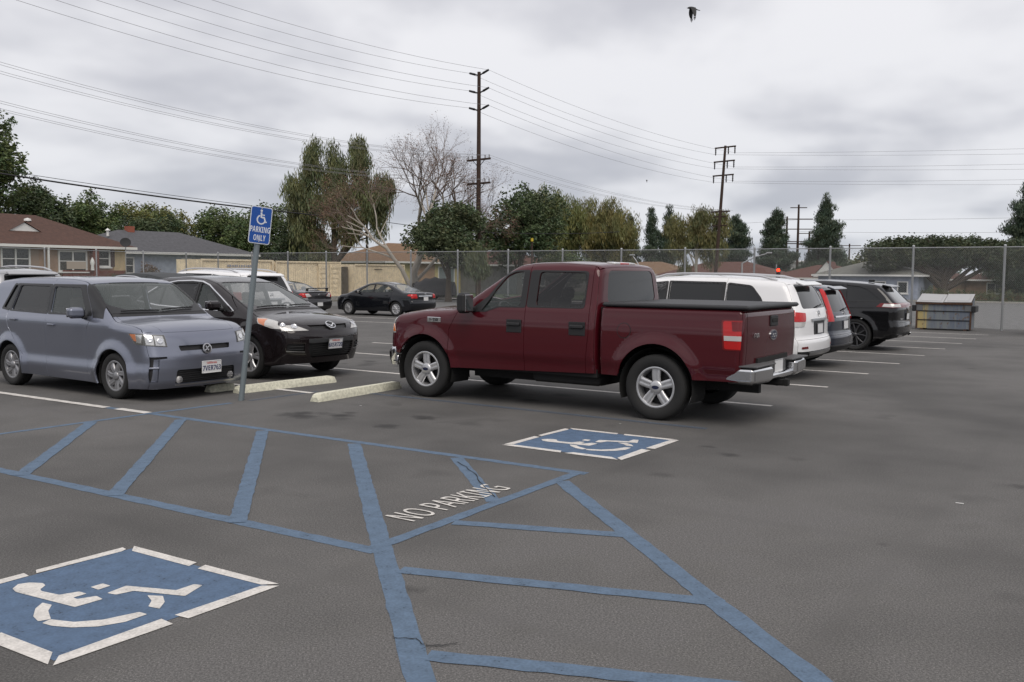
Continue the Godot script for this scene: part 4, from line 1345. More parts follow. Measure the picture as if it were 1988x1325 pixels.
# sport utility seen from behind
func make_suv(at: Vector3, paint: Material) -> Node3D:
	var t := thing("sport_utility_car", "white sport utility car with roof rails parked behind the pickup truck", "car", at, PI)
	var rw := rounded(P2([-0.66, 1.20, 0.66, 1.20, 0.55, 1.60, -0.55, 1.60]), 0.06)
	var ws := rounded(P2([-0.05, 0.0, -0.38, -0.76, -0.98, -0.62, -0.93, 0.0, -0.98, 0.62, -0.38, 0.76]), 0.06)
	var s := {
		"top": [[-4.05, 1.30], [-3.83, 1.60], [-3.7, 1.665], [-3.3, 1.705], [-2.6, 1.745], [-1.8, 1.755], [-1.25, 1.72], [-0.95, 1.65], [0.0, 1.17], [0.1, 1.12], [0.6, 1.07], [0.85, 0.98], [1.0, 0.85]],
		"crown": [[-6, 0.06], [2, 0.08]],
		"hw": [[-6, 0.90], [-3.7, 0.935], [-2.9, 0.965], [0.0, 0.965], [0.9, 0.88]],
		"ins": [[0, 0.09], [0.3, 0.03], [0.5, 0.005], [0.85, 0.0], [1.0, 0.012], [1.14, 0.05], [1.22, 0.08], [1.62, 0.20], [1.85, 0.29]],
		"ft": [[0, 0.8], [0.5, 0.94], [0.9, 0.92], [1.05, 0.8]],
		"rr": [[0, -3.85], [0.36, -3.93], [0.44, -4.05], [0.66, -4.06], [0.72, -4.0], [1.04, -3.99], [1.18, -3.95], [1.60, -3.74], [1.8, -3.66]],
		"rear_blur": 0.02, "fb": 0.2, "rb": 0.13, "kt": 0.12, "kf": 0.14, "kr": 0.16, "xm": -2.4,
		"flares": [[0.0, 0.38, 0.43, 0.15, 0.03], [-2.9, 0.38, 0.43, 0.15, 0.03]],
		"fy": 0.98, "ry": 1.62, "cell": 0.075,
		"sill": [[-3.95, 0.36], [-3.4, 0.3], [-0.4, 0.27], [0.9, 0.3]],
		"arches": [[0.0, 0.385, 0.44], [-2.9, 0.385, 0.44]],
		"side_names": ["front_fender", "front_door", "rear_door", "rear_quarter"],
		"cuts": [P2([-0.5, 0.0, -0.5, 0.9, -0.36, 1.18, -1.1, 1.9]), P2([-1.55, 0.0, -1.55, 2.0]), P2([-2.4, 0.0, -2.4, 0.6, -2.62, 1.0, -2.62, 2.0])],
		"win": [
			[rounded(P2([-0.66, 1.19, -1.50, 1.20, -1.50, 1.62, -1.15, 1.58]), 0.04), "glass_tint"],
			[rounded(P2([-1.585, 1.20, -2.58, 1.21, -2.54, 1.61, -1.585, 1.625]), 0.03), "glass_dark"],
			[rounded(P2([-2.66, 1.21, -3.27, 1.24, -3.24, 1.34, -3.06, 1.56, -2.62, 1.607]), 0.06), "glass_dark"]],
		"trim": [[rounded(P2([-0.58, 1.175, -1.542, 1.185, -1.542, 1.64, -1.12, 1.60]), 0.03), "window_frame", "black_trim"], [rounded(P2([-1.558, 1.185, -2.612, 1.19, -2.612, 1.63, -1.558, 1.645]), 0.02), "window_frame", "black_trim"], [rounded(P2([-2.63, 1.195, -3.30, 1.22, -3.27, 1.35, -3.07, 1.58, -2.63, 1.627]), 0.06), "window_frame", "black_trim"]],
		"tops": [["hood", 1.5, 1.5, 0.0, -0.32, null, []], ["windshield_frame", 0.0, -0.32, -1.0, -1.05, null, [ws]], ["roof", -1.0, -1.05, -7, -7, null, []]],
		"front": [["front_bumper", null, P2([-2, 0, 2, 0, 2, 2, -2, 2]), []]],
		"rear": [["tailgate", null, P2([-2, 0.695, 2, 0.695, 2, 2, -2, 2]), [rw]], ["rear_bumper", null, P2([-2, 0.50, 2, 0.50, 2, 0.69, -2, 0.69]), []], ["bumper_skirt", M.black_trim, P2([-2, 0, 2, 0, 2, 0.495, -2, 0.495]), []]],
		"patches": [
			["windshield", M.glass_tint, [[1, ws]], -0.006, 0.0, false],
			["rear_window", M.glass_dark, [[3, Geometry2D.offset_polygon(rw, 0.01)[0]]], -0.008, 0.0, false],
			["taillight", M.lens_red, [[0, rounded(P2([-3.52, 1.00, -4.2, 0.98, -4.2, 1.17, -3.56, 1.18]), 0.03), [], "side"], [3, rounded(P2([0.66, 0.99, 1.1, 0.99, 1.1, 1.165, 0.62, 1.13]), 0.02), [], "rear"]], 0.012, 0.02, true],
			["reversing_lens", M.lens_white, [[0, rounded(P2([-3.60, 0.90, -4.2, 0.90, -4.2, 0.99, -3.56, 0.995]), 0.02), [], "side"], [3, rounded(P2([0.70, 0.91, 1.1, 0.91, 1.1, 0.985, 0.66, 0.985]), 0.02), [], "rear"]], 0.01, 0.02, true],
			["tailgate_trim", M.chrome_dull, [[3, rounded(P2([-0.42, 0.99, 0.42, 0.99, 0.42, 1.03, -0.42, 1.03]), 0.012)]], 0.02, 0.02, false],
			["plate_recess", M.black_trim, [[3, rounded(P2([-0.30, 0.76, 0.30, 0.76, 0.32, 0.985, -0.32, 0.985]), 0.03)]], 0.003, 0.004, false],
			["bumper_trim", M.chrome_dull, [[3, rounded(P2([-0.62, 0.455, -0.58, 0.425, 0.58, 0.425, 0.62, 0.455, 0.60, 0.49, -0.60, 0.49]), 0.02)]], 0.012, 0.02, false],
			["side_reflector", M.lens_dark_red, [[3, rounded(P2([0.66, 0.545, 0.84, 0.545, 0.84, 0.58, 0.68, 0.585]), 0.01)]], 0.006, 0.008, true],
			["sill_cladding", M.black_trim, [[0, P2([-3.45, 0.28, -0.5, 0.25, -0.5, 0.36, -3.45, 0.38])]], 0.012, 0.012, true],
		],
	}
	var b := Body.new().setup(s)
	shell(t, b, s, paint)
	var sp := Mesher.new()
	sp.rbox(Vector3(-3.80, 1.615, 0), Vector3(0.16, 0.035, 1.06), 0.015, Basis(Vector3.BACK, 0.35))
	part(t, "spoiler", sp, paint)
	for sg in [1.0, -1.0]:
		var rp := []
		for i in 9:
			var x := lerpf(-1.15, -3.45, i / 8.0)
			var q: Vector3 = b.pn(1, x, 0.63)[0]
			rp.append(q + Vector3(0, 0.05 - (0.045 if i == 0 or i == 8 else 0.0), 0))
		var rm := Mesher.new()
		for i in rp.size():
			rp[i].z *= sg
		rm.tube(rp, 0.02, 8)
		part(t, "roof_rail", rm, M.alloy)
		door_mirror(t, Vector3(-0.75, 1.24, sg * 0.95), Vector3(0.15, 0.17, 0.24), sg, paint, M.black_trim)
	var pl := on_rear(b, 0.0, 0.86, 0.012)
	plate(t, "", pl.origin, pl.basis, M.chrome_dull)
	rear_badge(t, b, 0.0, 1.10, 0.06)
	var wp := on_rear(b, 0.12, 1.23, 0.02)
	part(t, "wiper", Mesher.new().rbox(Vector3.ZERO, Vector3(0.36, 0.025, 0.02), 0.008, Basis(Vector3.BACK, 0.12)), M.black_trim, wp.origin, wp.basis)
	for hx in [[-1.4, 1.03], [-2.42, 1.06]]:
		handle(t, Vector3(hx[0], hx[1], b.pn(0, hx[0], hx[1])[0].z + 0.018), 0.19, M.chrome_dull)
	cabin(t, -0.1, -3.4, 1.18, 0.9)
	finish(t, 2.9, 0.96, 0.385, 0.245, 0.24, {"n": 5, "w0": 0.07, "w1": 0.09, "groove": 0.008, "r0": 0.05, "cap": 0.06, "mat": M.alloy, "turn": 0.1}, 0.44, 0.28, -3.9, 0.9)
	return t

func make_compact_suv(paint: Material) -> Node3D:
	var t := thing("compact_sport_utility_car", "dark blue compact sport utility car with tall red lamps beside its rear window", "car", Vector3(-8.28, ground_y(-18.85), -18.85), PI)
	var rw := rounded(P2([-0.60, 1.08, 0.60, 1.08, 0.52, 1.50, -0.52, 1.50]), 0.06)
	var s := {
		"top": [[-3.6, 1.30], [-3.42, 1.52], [-3.3, 1.575], [-2.6, 1.63], [-1.6, 1.645], [-1.0, 1.60], [-0.75, 1.53], [0.0, 1.1], [0.1, 1.05], [0.7, 0.98], [0.9, 0.85]],
		"crown": [[-6, 0.07], [2, 0.08]],
		"hw": [[-6, 0.84], [-3.4, 0.87], [-2.6, 0.91], [0.0, 0.91], [0.9, 0.82]],
		"ins": [[0, 0.09], [0.3, 0.03], [0.5, 0.005], [0.85, 0.0], [1.0, 0.015], [1.1, 0.05], [1.55, 0.2], [1.8, 0.3]],
		"ft": [[0, 0.75], [0.5, 0.88], [0.9, 0.84], [1.05, 0.7]],
		"rr": [[0, -3.4], [0.3, -3.5], [0.42, -3.60], [0.62, -3.61], [0.66, -3.56], [0.95, -3.55], [1.08, -3.51], [1.55, -3.30], [1.8, -3.2]],
		"rear_blur": 0.02, "fb": 0.2, "rb": 0.16, "kt": 0.12, "kf": 0.14, "kr": 0.16, "xm": -2.0,
		"flares": [[-2.62, 0.345, 0.39, 0.15, 0.03]], "fy": 0.9, "ry": 1.54, "cell": 0.085,
		"sill": [[-3.5, 0.32], [-3.0, 0.26], [-0.4, 0.24], [0.85, 0.26]],
		"arches": [[0.0, 0.35, 0.40], [-2.62, 0.35, 0.40]],
		"side_names": ["front_fender", "front_door", "rear_door", "rear_quarter"],
		"cuts": [P2([-0.45, 0.0, -0.45, 0.9, -0.32, 1.1, -1.0, 1.8]), P2([-1.45, 0.0, -1.45, 2.0]), P2([-2.2, 0.0, -2.2, 0.6, -2.4, 1.0, -2.4, 2.0])],
		"win": [[rounded(P2([-0.6, 1.10, -1.40, 1.11, -1.40, 1.50, -1.05, 1.47]), 0.04), "glass_tint"], [rounded(P2([-1.49, 1.11, -2.36, 1.13, -2.33, 1.49, -1.49, 1.50]), 0.03), "glass_dark"], [rounded(P2([-2.46, 1.16, -3.0, 1.30, -2.75, 1.46, -2.42, 1.48]), 0.04), "glass_dark"]],
		"tops": [["hood", 1.5, 1.5, 0.0, -0.3, null, []], ["windshield", 0.0, -0.3, -0.85, -0.9, M.glass_dark, []], ["roof", -0.85, -0.9, -7, -7, null, []]],
		"front": [["front_bumper", null, P2([-2, 0, 2, 0, 2, 2, -2, 2]), []]],
		"rear": [["tailgate", null, P2([-2, 0.645, 2, 0.645, 2, 2, -2, 2]), [rw]], ["rear_bumper", null, P2([-2, 0.44, 2, 0.44, 2, 0.64, -2, 0.64]), []], ["bumper_skirt", M.black_trim, P2([-2, 0, 2, 0, 2, 0.435, -2, 0.435]), []]],
		"patches": [
			["rear_window", M.glass_dark, [[3, Geometry2D.offset_polygon(rw, 0.01)[0]]], -0.008, 0.0, false],
			["taillight", M.lens_red, [[3, P2([0.63, 0.90, 1.0, 0.90, 1.0, 1.05, 0.76, 1.08, 0.66, 1.52, 0.56, 1.52, 0.64, 1.08]), [], "rear"], [0, P2([-3.30, 0.98, -3.7, 0.95, -3.7, 1.6, -3.24, 1.54, -3.36, 1.15]), [], "side"]], 0.012, 0.02, true],
			["chrome_strip", M.chrome, [[3, rounded(P2([-0.56, 0.97, 0.56, 0.97, 0.56, 1.0, -0.56, 1.0]), 0.01)]], 0.014, 0.016, false],
			["bumper_line", M.alloy_dark, [[3, P2([-0.8, 0.425, 0.8, 0.425, 0.8, 0.45, -0.8, 0.45])]], 0.012, 0.012, false],
		],
	}
	var b := Body.new().setup(s)
	shell(t, b, s, paint)
	part(t, "spoiler", Mesher.new().rbox(Vector3(-3.38, 1.53, 0), Vector3(0.15, 0.035, 0.96), 0.015, Basis(Vector3.BACK, 0.35)), paint)
	var pl := on_rear(b, 0.0, 0.82, 0.012)
	plate(t, "", pl.origin, pl.basis, M.chrome_dull)
	rear_badge(t, b, 0.0, 1.045, 0.05)
	var wp := on_rear(b, 0.1, 1.12, 0.02)
	part(t, "wiper", Mesher.new().rbox(Vector3.ZERO, Vector3(0.36, 0.025, 0.02), 0.008, Basis(Vector3.BACK, 0.12)), M.black_trim, wp.origin, wp.basis)
	cabin(t, -0.1, -3.0, 1.1, 0.85)
	finish(t, 2.62, 0.905, 0.345, 0.225, 0.22, {"n": 5, "w0": 0.06, "w1": 0.08, "r0": 0.05, "cap": 0.06, "mat": M.alloy_grey}, 0.40, 0.25, -3.5, 0.85)
	return t

func make_black_suv(paint: Material) -> Node3D:
	var t := thing("sport_utility_car", "black sport utility car with dark multi-spoke wheels nearest the dumpster", "car", Vector3(-8.52, ground_y(-24.45), -24.45), PI)
	var rw := rounded(P2([-0.60, 1.19, 0.60, 1.19, 0.50, 1.56, -0.50, 1.56]), 0.06)
	var s := {
		"top": [[-3.86, 1.18], [-3.5, 1.55], [-3.36, 1.625], [-2.8, 1.675], [-2.0, 1.725], [-1.4, 1.72], [-1.0, 1.65], [0.0, 1.18], [0.1, 1.13], [0.7, 1.07], [0.9, 0.95]],
		"crown": [[-6, 0.06], [2, 0.08]],
		"hw": [[-6, 0.90], [-3.5, 0.935], [-2.8, 0.965], [0.0, 0.96], [0.9, 0.87]],
		"ins": [[0, 0.1], [0.3, 0.03], [0.48, 0.0], [0.9, 0.004], [0.99, 0.0], [1.05, 0.02], [1.14, 0.05], [1.2, 0.08], [1.6, 0.22], [1.85, 0.31]],
		"ft": [[0, 0.8], [0.5, 0.93], [0.9, 0.9], [1.1, 0.75]],
		"rr": [[0, -3.65], [0.30, -3.72], [0.40, -3.87], [0.62, -3.90], [0.72, -3.86], [0.98, -3.87], [1.14, -3.86], [1.2, -3.80], [1.58, -3.42], [1.8, -3.2]],
		"rear_blur": 0.02, "fb": 0.2, "rb": 0.13, "kt": 0.12, "kf": 0.14, "kr": 0.15, "xm": -2.4,
		"flares": [[0.0, 0.39, 0.44, 0.14, 0.025], [-2.85, 0.39, 0.44, 0.14, 0.025]],
		"fy": 0.98, "ry": 1.6, "cell": 0.075,
		"sill": [[-3.75, 0.34], [-3.35, 0.30], [-0.4, 0.26], [0.9, 0.28]],
		"arches": [[0.0, 0.395, 0.445], [-2.85, 0.395, 0.445]],
		"side_names": ["front_fender", "front_door", "rear_door", "rear_quarter"],
		"cuts": [P2([-0.5, 0.0, -0.5, 0.9, -0.36, 1.16, -1.1, 1.9]), P2([-1.55, 0.0, -1.55, 2.0]), P2([-2.4, 0.0, -2.4, 0.6, -2.62, 1.0, -2.58, 2.0])],
		"win": [
			[rounded(P2([-0.66, 1.17, -1.50, 1.18, -1.50, 1.60, -1.15, 1.56]), 0.04), "glass_dark"],
			[rounded(P2([-1.59, 1.18, -2.58, 1.20, -2.52, 1.595, -1.59, 1.605]), 0.03), "glass_dark"],
			[rounded(P2([-2.65, 1.20, -3.42, 1.235, -3.10, 1.48, -2.9, 1.56, -2.58, 1.59]), 0.04), "glass_dark"]],
		"tops": [["hood", 1.5, 1.5, 0.0, -0.32, null, []], ["windshield", 0.0, -0.32, -1.0, -1.05, M.glass_dark, []], ["roof", -1.0, -1.05, -7, -7, null, []]],
		"front": [["front_bumper", null, P2([-2, 0, 2, 0, 2, 2, -2, 2]), []]],
		"rear": [["tailgate", null, P2([-2, 0.705, 2, 0.705, 2, 2, -2, 2]), [rw]], ["rear_bumper", null, P2([-2, 0.45, 2, 0.45, 2, 0.70, -2, 0.70]), []], ["bumper_skirt", M.black_trim, P2([-2, 0, 2, 0, 2, 0.445, -2, 0.445]), []]],
		"patches": [
			["rear_window", mt("glass_sky", L(0.02, 0.02, 0.02), 0.04, 0.0, 1.0), [[3, Geometry2D.offset_polygon(rw, 0.01)[0]]], -0.008, 0.0, false],
			["taillight", M.lens_dark_red, [[3, P2([0.0, 1.06, 1.1, 1.06, 1.1, 1.165, 0.0, 1.165]), [], "rear"], [0, P2([-3.32, 1.075, -4.0, 1.04, -4.0, 1.17, -3.42, 1.165]), [], "side"]], 0.010, 0.02, true],
			["lamp_lens", M.lens_white, [[3, P2([0.62, 1.075, 1.1, 1.075, 1.1, 1.14, 0.62, 1.14]), [], "rear"], [0, P2([-3.46, 1.08, -4.0, 1.06, -4.0, 1.14, -3.50, 1.15]), [], "side"]], 0.015, 0.01, true],
			["exhaust_trim", M.chrome, [[3, rounded(P2([0.50, 0.36, 0.74, 0.36, 0.74, 0.42, 0.50, 0.42]), 0.02)]], 0.03, 0.03, true],
			["window_trim", M.black_trim, [[0, P2([-0.6, 1.145, -3.44, 1.205, -3.44, 1.222, -0.6, 1.162])]], 0.006, 0.008, true],
			["door_line", M.liner, [[0, P2([-0.55, 0.995, -3.28, 1.045, -3.28, 1.057, -0.55, 1.007])]], 0.002, 0.004, true],
		],
	}
	var b := Body.new().setup(s)
	shell(t, b, s, paint)
	part(t, "spoiler", Mesher.new().rbox(Vector3(-3.46, 1.575, 0), Vector3(0.22, 0.035, 1.0), 0.015, Basis(Vector3.BACK, 0.22)), paint)
	part(t, "roof_antenna", Mesher.new().rbox(Vector3(-3.0, 1.70, 0), Vector3(0.16, 0.06, 0.05), 0.02), paint)
	var pl := on_rear(b, 0.0, 0.84, 0.012)
	plate(t, "", pl.origin, pl.basis, M.black_trim)
	var eq := on_rear(b, 0.0, 1.03, 0.006)
	part(t, "emblem", Mesher.new().prism(circle(0, 0, 0.1, 24, 0.045), 0, 0.012), M.chrome, eq.origin, eq.basis)
	var mm := on_rear(b, -0.52, 0.78, 0.006)
	part(t, "model_badge", Mesher.new().rbox(Vector3.ZERO, Vector3(0.2, 0.03, 0.012), 0.005), M.chrome, mm.origin, mm.basis)
	for sg in [1.0, -1.0]:
		door_mirror(t, Vector3(-0.75, 1.22, sg * 0.95), Vector3(0.15, 0.17, 0.24), sg, paint, M.black_trim)
	for hx in [[-1.4, 1.05], [-2.42, 1.07]]:
		handle(t, Vector3(hx[0], hx[1], b.pn(0, hx[0], hx[1])[0].z + 0.018), 0.19, paint)
	finish(t, 2.85, 0.96, 0.39, 0.255, 0.29, {"n": 5, "w0": 0.035, "w1": 0.026, "split": 0.3, "r0": 0.05, "cap": 0.05, "z0": 0.6, "z1": 0.85, "bulge": 0.2, "mat": M.alloy_dark, "turn": 0.2}, 0.445, 0.27, -3.75, 0.9)
	return t

func make_sedan(called: String, label: String, at: Vector3, yaw: float, paint: Material, kind: int) -> Node3D:
	var t := thing(called, label, "car", at, yaw)
	var bw := rounded(P2([-2.24, -0.50, -2.88, -0.60, -2.94, 0.0, -2.88, 0.60, -2.24, 0.50, -2.18, 0.0]), 0.06)
	var ws := rounded(P2([-0.04, 0.0, -0.32, -0.72, -0.98, -0.56, -0.93, 0.0, -0.98, 0.56, -0.32, 0.72]), 0.06)
	var tail_r := P2([0.52, 0.79, 1.0, 0.79, 1.0, 0.955, 0.56, 0.955]) if kind == 0 else P2([0.42, 0.84, 0.62, 0.79, 1.0, 0.80, 1.0, 0.96, 0.56, 0.95])
	var s := {
		"top": [[-3.66, 0.95], [-3.55, 1.03], [-3.35, 1.06], [-3.0, 1.075], [-2.85, 1.12], [-2.2, 1.365], [-1.7, 1.45], [-1.3, 1.462], [-1.0, 1.42], [-0.85, 1.375], [0.0, 1.035], [0.1, 0.99], [0.55, 0.93], [0.8, 0.83], [0.95, 0.7]],
		"crown": [[-6, 0.08], [2, 0.1]],
		"hw": [[-6, 0.80], [-3.4, 0.85], [-2.6, 0.895], [0.0, 0.89], [0.9, 0.78]],
		"ins": [[0, 0.08], [0.25, 0.02], [0.4, 0.0], [0.75, 0.0], [0.88, 0.012], [0.97, 0.045], [1.02, 0.07], [1.38, 0.24], [1.5, 0.31]],
		"ft": [[0, 0.75], [0.3, 0.88], [0.6, 0.9], [0.8, 0.82], [0.95, 0.6]],
		"rr": [[0, -3.5], [0.28, -3.58], [0.45, -3.67], [0.62, -3.67], [0.68, -3.62], [0.95, -3.62], [1.05, -3.58], [1.3, -3.4]],
		"rear_blur": 0.02, "fb": 0.25, "rb": 0.16, "kt": 0.10, "kf": 0.14, "kr": 0.10, "xm": -2.7,
		"flares": [[0.0, 0.32, 0.36, 0.13, 0.02], [-2.685, 0.32, 0.36, 0.13, 0.02]],
		"fy": 0.85, "ry": 1.0, "cell": 0.09,
		"sill": [[-3.55, 0.3], [-3.1, 0.22], [-0.3, 0.20], [0.85, 0.22]],
		"arches": [[0.0, 0.325, 0.37], [-2.685, 0.325, 0.37]],
		"side_names": ["front_fender", "front_door", "rear_door", "rear_quarter"],
		"cuts": [P2([-0.42, 0.0, -0.42, 0.8, -0.32, 1.0, -1.0, 1.6]), P2([-1.42, 0.0, -1.42, 2.0]), P2([-2.15, 0.0, -2.2, 0.6, -2.45, 0.9, -2.35, 2.0])],
		"win": [[rounded(P2([-0.55, 1.01, -1.38, 1.02, -1.38, 1.35, -1.08, 1.32]), 0.03), "glass_clear"], [rounded(P2([-1.46, 1.02, -2.48, 1.05, -2.40, 1.14, -2.12, 1.29, -1.46, 1.355]), 0.03), "glass_clear"]],
		"trim": [[rounded(P2([-0.44, 0.995, -1.412, 1.005, -1.412, 1.372, -1.05, 1.34]), 0.02), "window_frame", "black_trim"], [rounded(P2([-1.428, 1.005, -2.53, 1.04, -2.43, 1.15, -2.14, 1.31, -1.428, 1.375]), 0.03), "window_frame", "black_trim"]],
		"tops": [["hood", 1.5, 1.5, 0.04, -0.26, null, []], ["windshield_frame", 0.04, -0.26, -1.0, -1.02, null, [ws]], ["roof", -1.0, -1.02, -3.0, -2.96, null, [bw]], ["trunk_lid", -3.0, -2.96, -7, -7, null, []]],
		"front": [["front_bumper", null, P2([-2, 0, 2, 0, 2, 2, -2, 2]), []]],
		"rear": [["trunk_face", null, P2([-2, 0.655, 2, 0.655, 2, 2, -2, 2]), []], ["rear_bumper", null, P2([-2, 0, 2, 0, 2, 0.65, -2, 0.65]), []]],
		"patches": [
			["windshield", M.glass_wind, [[1, ws]], -0.006, 0.0, false],
			["rear_window", M.glass_wind, [[1, bw]], -0.006, 0.0, false],
			["taillight", M.lens_red, [[3, tail_r, [], "rear"], [0, P2([-3.28, 0.90, -3.8, 0.79, -3.8, 0.96, -3.36, 0.955]), [], "side"]], 0.010, 0.014, true],
		],
	}
	if kind == 0:
		s.patches.append(["chrome_strip", M.chrome, [[3, rounded(P2([-0.46, 0.855, 0.46, 0.855, 0.46, 0.90, -0.46, 0.90]), 0.015)]], 0.012, 0.014, false])
	else:
		s.patches.append(["lamp_lens", M.lens_white, [[3, P2([0.42, 0.83, 0.66, 0.79, 0.72, 0.93, 0.56, 0.94])]], 0.014, 0.008, true])
	var b := Body.new().setup(s)
	shell(t, b, s, paint)
	if kind == 1:
		var sp := Mesher.new()
		sp.rbox(Vector3(-3.55, 1.16, 0), Vector3(0.2, 0.03, 1.2), 0.012, Basis(Vector3.BACK, -0.12))
		for sg in [1.0, -1.0]:
			sp.rbox(Vector3(-3.5, 1.1, sg * 0.56), Vector3(0.14, 0.13, 0.05), 0.015)
		part(t, "spoiler", sp, paint)
	var pl := on_rear(b, 0.0, 0.76 if kind == 0 else 0.5, 0.012)
	plate(t, "", pl.origin, pl.basis, M.chrome_dull)
	rear_badge(t, b, 0.0, 0.95 if kind == 0 else 0.88, 0.05)
	for sg in [1.0, -1.0]:
		door_mirror(t, Vector3(-0.62, 1.04, sg * 0.87), Vector3(0.12, 0.14, 0.2), sg, paint, M.black_trim)
	for hx in [[-1.28, 0.86], [-2.2, 0.89]]:
		handle(t, Vector3(hx[0], hx[1], b.pn(0, hx[0], hx[1])[0].z + 0.016), 0.18, paint)
	cabin(t, -0.06, -2.4, 0.98, 0.82)
	finish(t, 2.685, 0.885, 0.322, 0.215, 0.21, {"n": 9 if kind == 0 else 5, "w0": 0.045 if kind == 0 else 0.06, "w1": 0.075, "groove": 0.004, "r0": 0.045, "cap": 0.055, "mat": M.alloy, "turn": 0.2}, 0.37, 0.2, -3.55, 0.85)
	return t

# a copy of a car in another paint
func repaint(src: Node3D, called: String, label: String, at: Vector3, yaw: float, from: Material, to: Material) -> Node3D:
	var c: Node3D = src.duplicate()
	c.name = numbered(self, called)
	add_child(c)
	c.transform = Transform3D(Basis(Vector3.UP, yaw), at)
	c.set_meta("label", label)
	for o in c.find_children("*", "MeshInstance3D", true, false):
		if o.material_override == from:
			o.material_override = to
	return c

func build_cars() -> void:
	make_truck()
	make_boxy(mt("paint_grey_blue", L(0.235, 0.25, 0.305), 0.33, 0.85, 0.8))
	var brown := mt("paint_brown", L(0.013, 0.0095, 0.0105), 0.4, 0.2, 1.0)
	var cx := make_crossover(brown)
	var white := mt("paint_white", L(0.72, 0.72, 0.73), 0.4, 0.0, 1.0)
	var gz := ground_y(-16.15)
	var suv := make_suv(Vector3(-8.47, gz, -16.15), white)
	make_compact_suv(mt("paint_navy", L(0.022, 0.026, 0.04), 0.35, 0.4, 1.0))
	make_black_suv(mt("paint_black", L(0.008, 0.008, 0.009), 0.3, 0.2, 1.0))
	var black := mt("paint_black_blue", L(0.008, 0.009, 0.012), 0.3, 0.2, 1.0)
	var sd := make_sedan("sedan_car", "black sedan with silver wheel covers parked in front of the beige containers", Vector3(-28.7, ground_y(-30.9), -30.85), PI + 0.02, black, 0)
	var grey := mt("paint_dark_grey", L(0.035, 0.034, 0.037), 0.35, 0.5, 1.0)
	make_sedan("sedan_car", "dark grey sedan with a boot spoiler beside the black sedan", Vector3(-31.95, ground_y(-27.9), -27.9), PI, grey, 1)
	repaint(suv, "sport_utility_car", "white tall car seen over the roof of the dark brown crossover", Vector3(-22.2, ground_y(-16.3) + 0.05, -16.3), PI, white, mt("paint_white_b", L(0.74, 0.74, 0.75), 0.4, 0.0, 1.0))
	repaint(suv, "sport_utility_car", "silver car with roof rails behind the boxy hatchback", Vector3(-23.4, 0.04, -10.9), PI, white, mt("paint_silver", L(0.36, 0.36, 0.37), 0.35, 0.7, 1.0))
	repaint(cx, "crossover_car", "dark slate crossover behind the boxy hatchback and the brown crossover", Vector3(-20.9, 0.04, -13.5), PI, brown, mt("paint_slate", L(0.025, 0.028, 0.03), 0.6, 0.2))
	repaint(cx, "crossover_car", "white crossover showing over the roof of the white sport utility car", Vector3(-11.0, ground_y(-26.9), -26.9), 0.0, brown, white)
# ---------------------------------------------------------------- view, sky, light
func setup_view() -> void:
	var cam := Camera3D.new()
	cam.name = "camera"
	cam.fov = 40.16
	cam.far = 3000.0
	cam.near = 0.05
	cam.position = Vector3(0, 1.739, 0)
	cam.rotation = Vector3(deg_to_rad(-4.188), deg_to_rad(33.747), deg_to_rad(0.406))
	add_child(cam)
	cam.current = true
	var env := Environment.new()
	env.background_mode = Environment.BG_SKY
	env.tonemap_mode = Environment.TONE_MAPPER_LINEAR
	env.tonemap_exposure = 1.3
	env.sdfgi_enabled = true
	env.ssao_enabled = true
	env.ssil_enabled = true
	var sky := Sky.new()
	var sm := PanoramaSkyMaterial.new()
	sm.panorama = ImageTexture.create_from_image(cloud_image())
	sky.sky_material = sm
	env.sky = sky
	var we := WorldEnvironment.new()
	we.name = "world_environment"
	we.environment = env
	add_child(we)
	var sun := DirectionalLight3D.new()
	sun.name = "sun"
	sun.light_energy = 0.5
	sun.light_angular_distance = 45.0
	sun.light_color = Color(1.0, 0.97, 0.93)
	sun.shadow_enabled = true
	add_child(sun)
	sun.look_at_from_position(Vector3(20, 38, 19), Vector3.ZERO)

# an overcast sky: cloud layers on a plane overhead, seen from below
func cloud_image() -> Image:
	var w := 2048
	var h := 1024
	var im := Image.create(w, h, false, Image.FORMAT_RGBF)
	var a := FastNoiseLite.new()
	a.seed = 11
	a.noise_type = FastNoiseLite.TYPE_SIMPLEX_SMOOTH
	a.frequency = 0.75
	a.fractal_octaves = 6
	a.fractal_gain = 0.52
	var c := FastNoiseLite.new()
	c.seed = 29
	c.noise_type = FastNoiseLite.TYPE_SIMPLEX_SMOOTH
	c.frequency = 0.22
	c.fractal_octaves = 3
	var low := Color(0.62, 0.65, 0.70)
	im.fill_rect(Rect2i(0, h / 2, w, h / 2), Color(0.30, 0.30, 0.30))
	for j in h / 2:
		var el := (0.5 - (j + 0.5) / h) * PI
		var y := sin(el)
		var k := 1.0 / (y + 0.16)
		var ce := cos(el)
		for i in w:
			var az := (i + 0.5) / w * TAU
			var x := ce * sin(az) * k
			var z := ce * cos(az) * k
			var big := c.get_noise_3d(x, z, 3.0)
			var f := a.get_noise_3d(x + big * 0.7, z, y * 1.5)
			# thin bright gaps between lilac-grey billows
			var t := clampf(0.53 + f * 1.3 + big * 0.4, 0.0, 1.0)
			t = t * t * (3.0 - 2.0 * t)
			var hz := exp(-y * 5.5)
			var r := lerpf(0.63, 0.90, t)
			var g := lerpf(0.63, 0.895, t)
			var b := lerpf(0.685, 0.93, t)
			r = lerpf(r, lerpf(0.44, 0.73, t), hz)
			g = lerpf(g, lerpf(0.475, 0.755, t), hz)
			b = lerpf(b, lerpf(0.535, 0.80, t), hz)
			r /= 1.3
			g /= 1.3
			b /= 1.3
			im.set_pixel(i, j, Color(r, g, b))
	return im

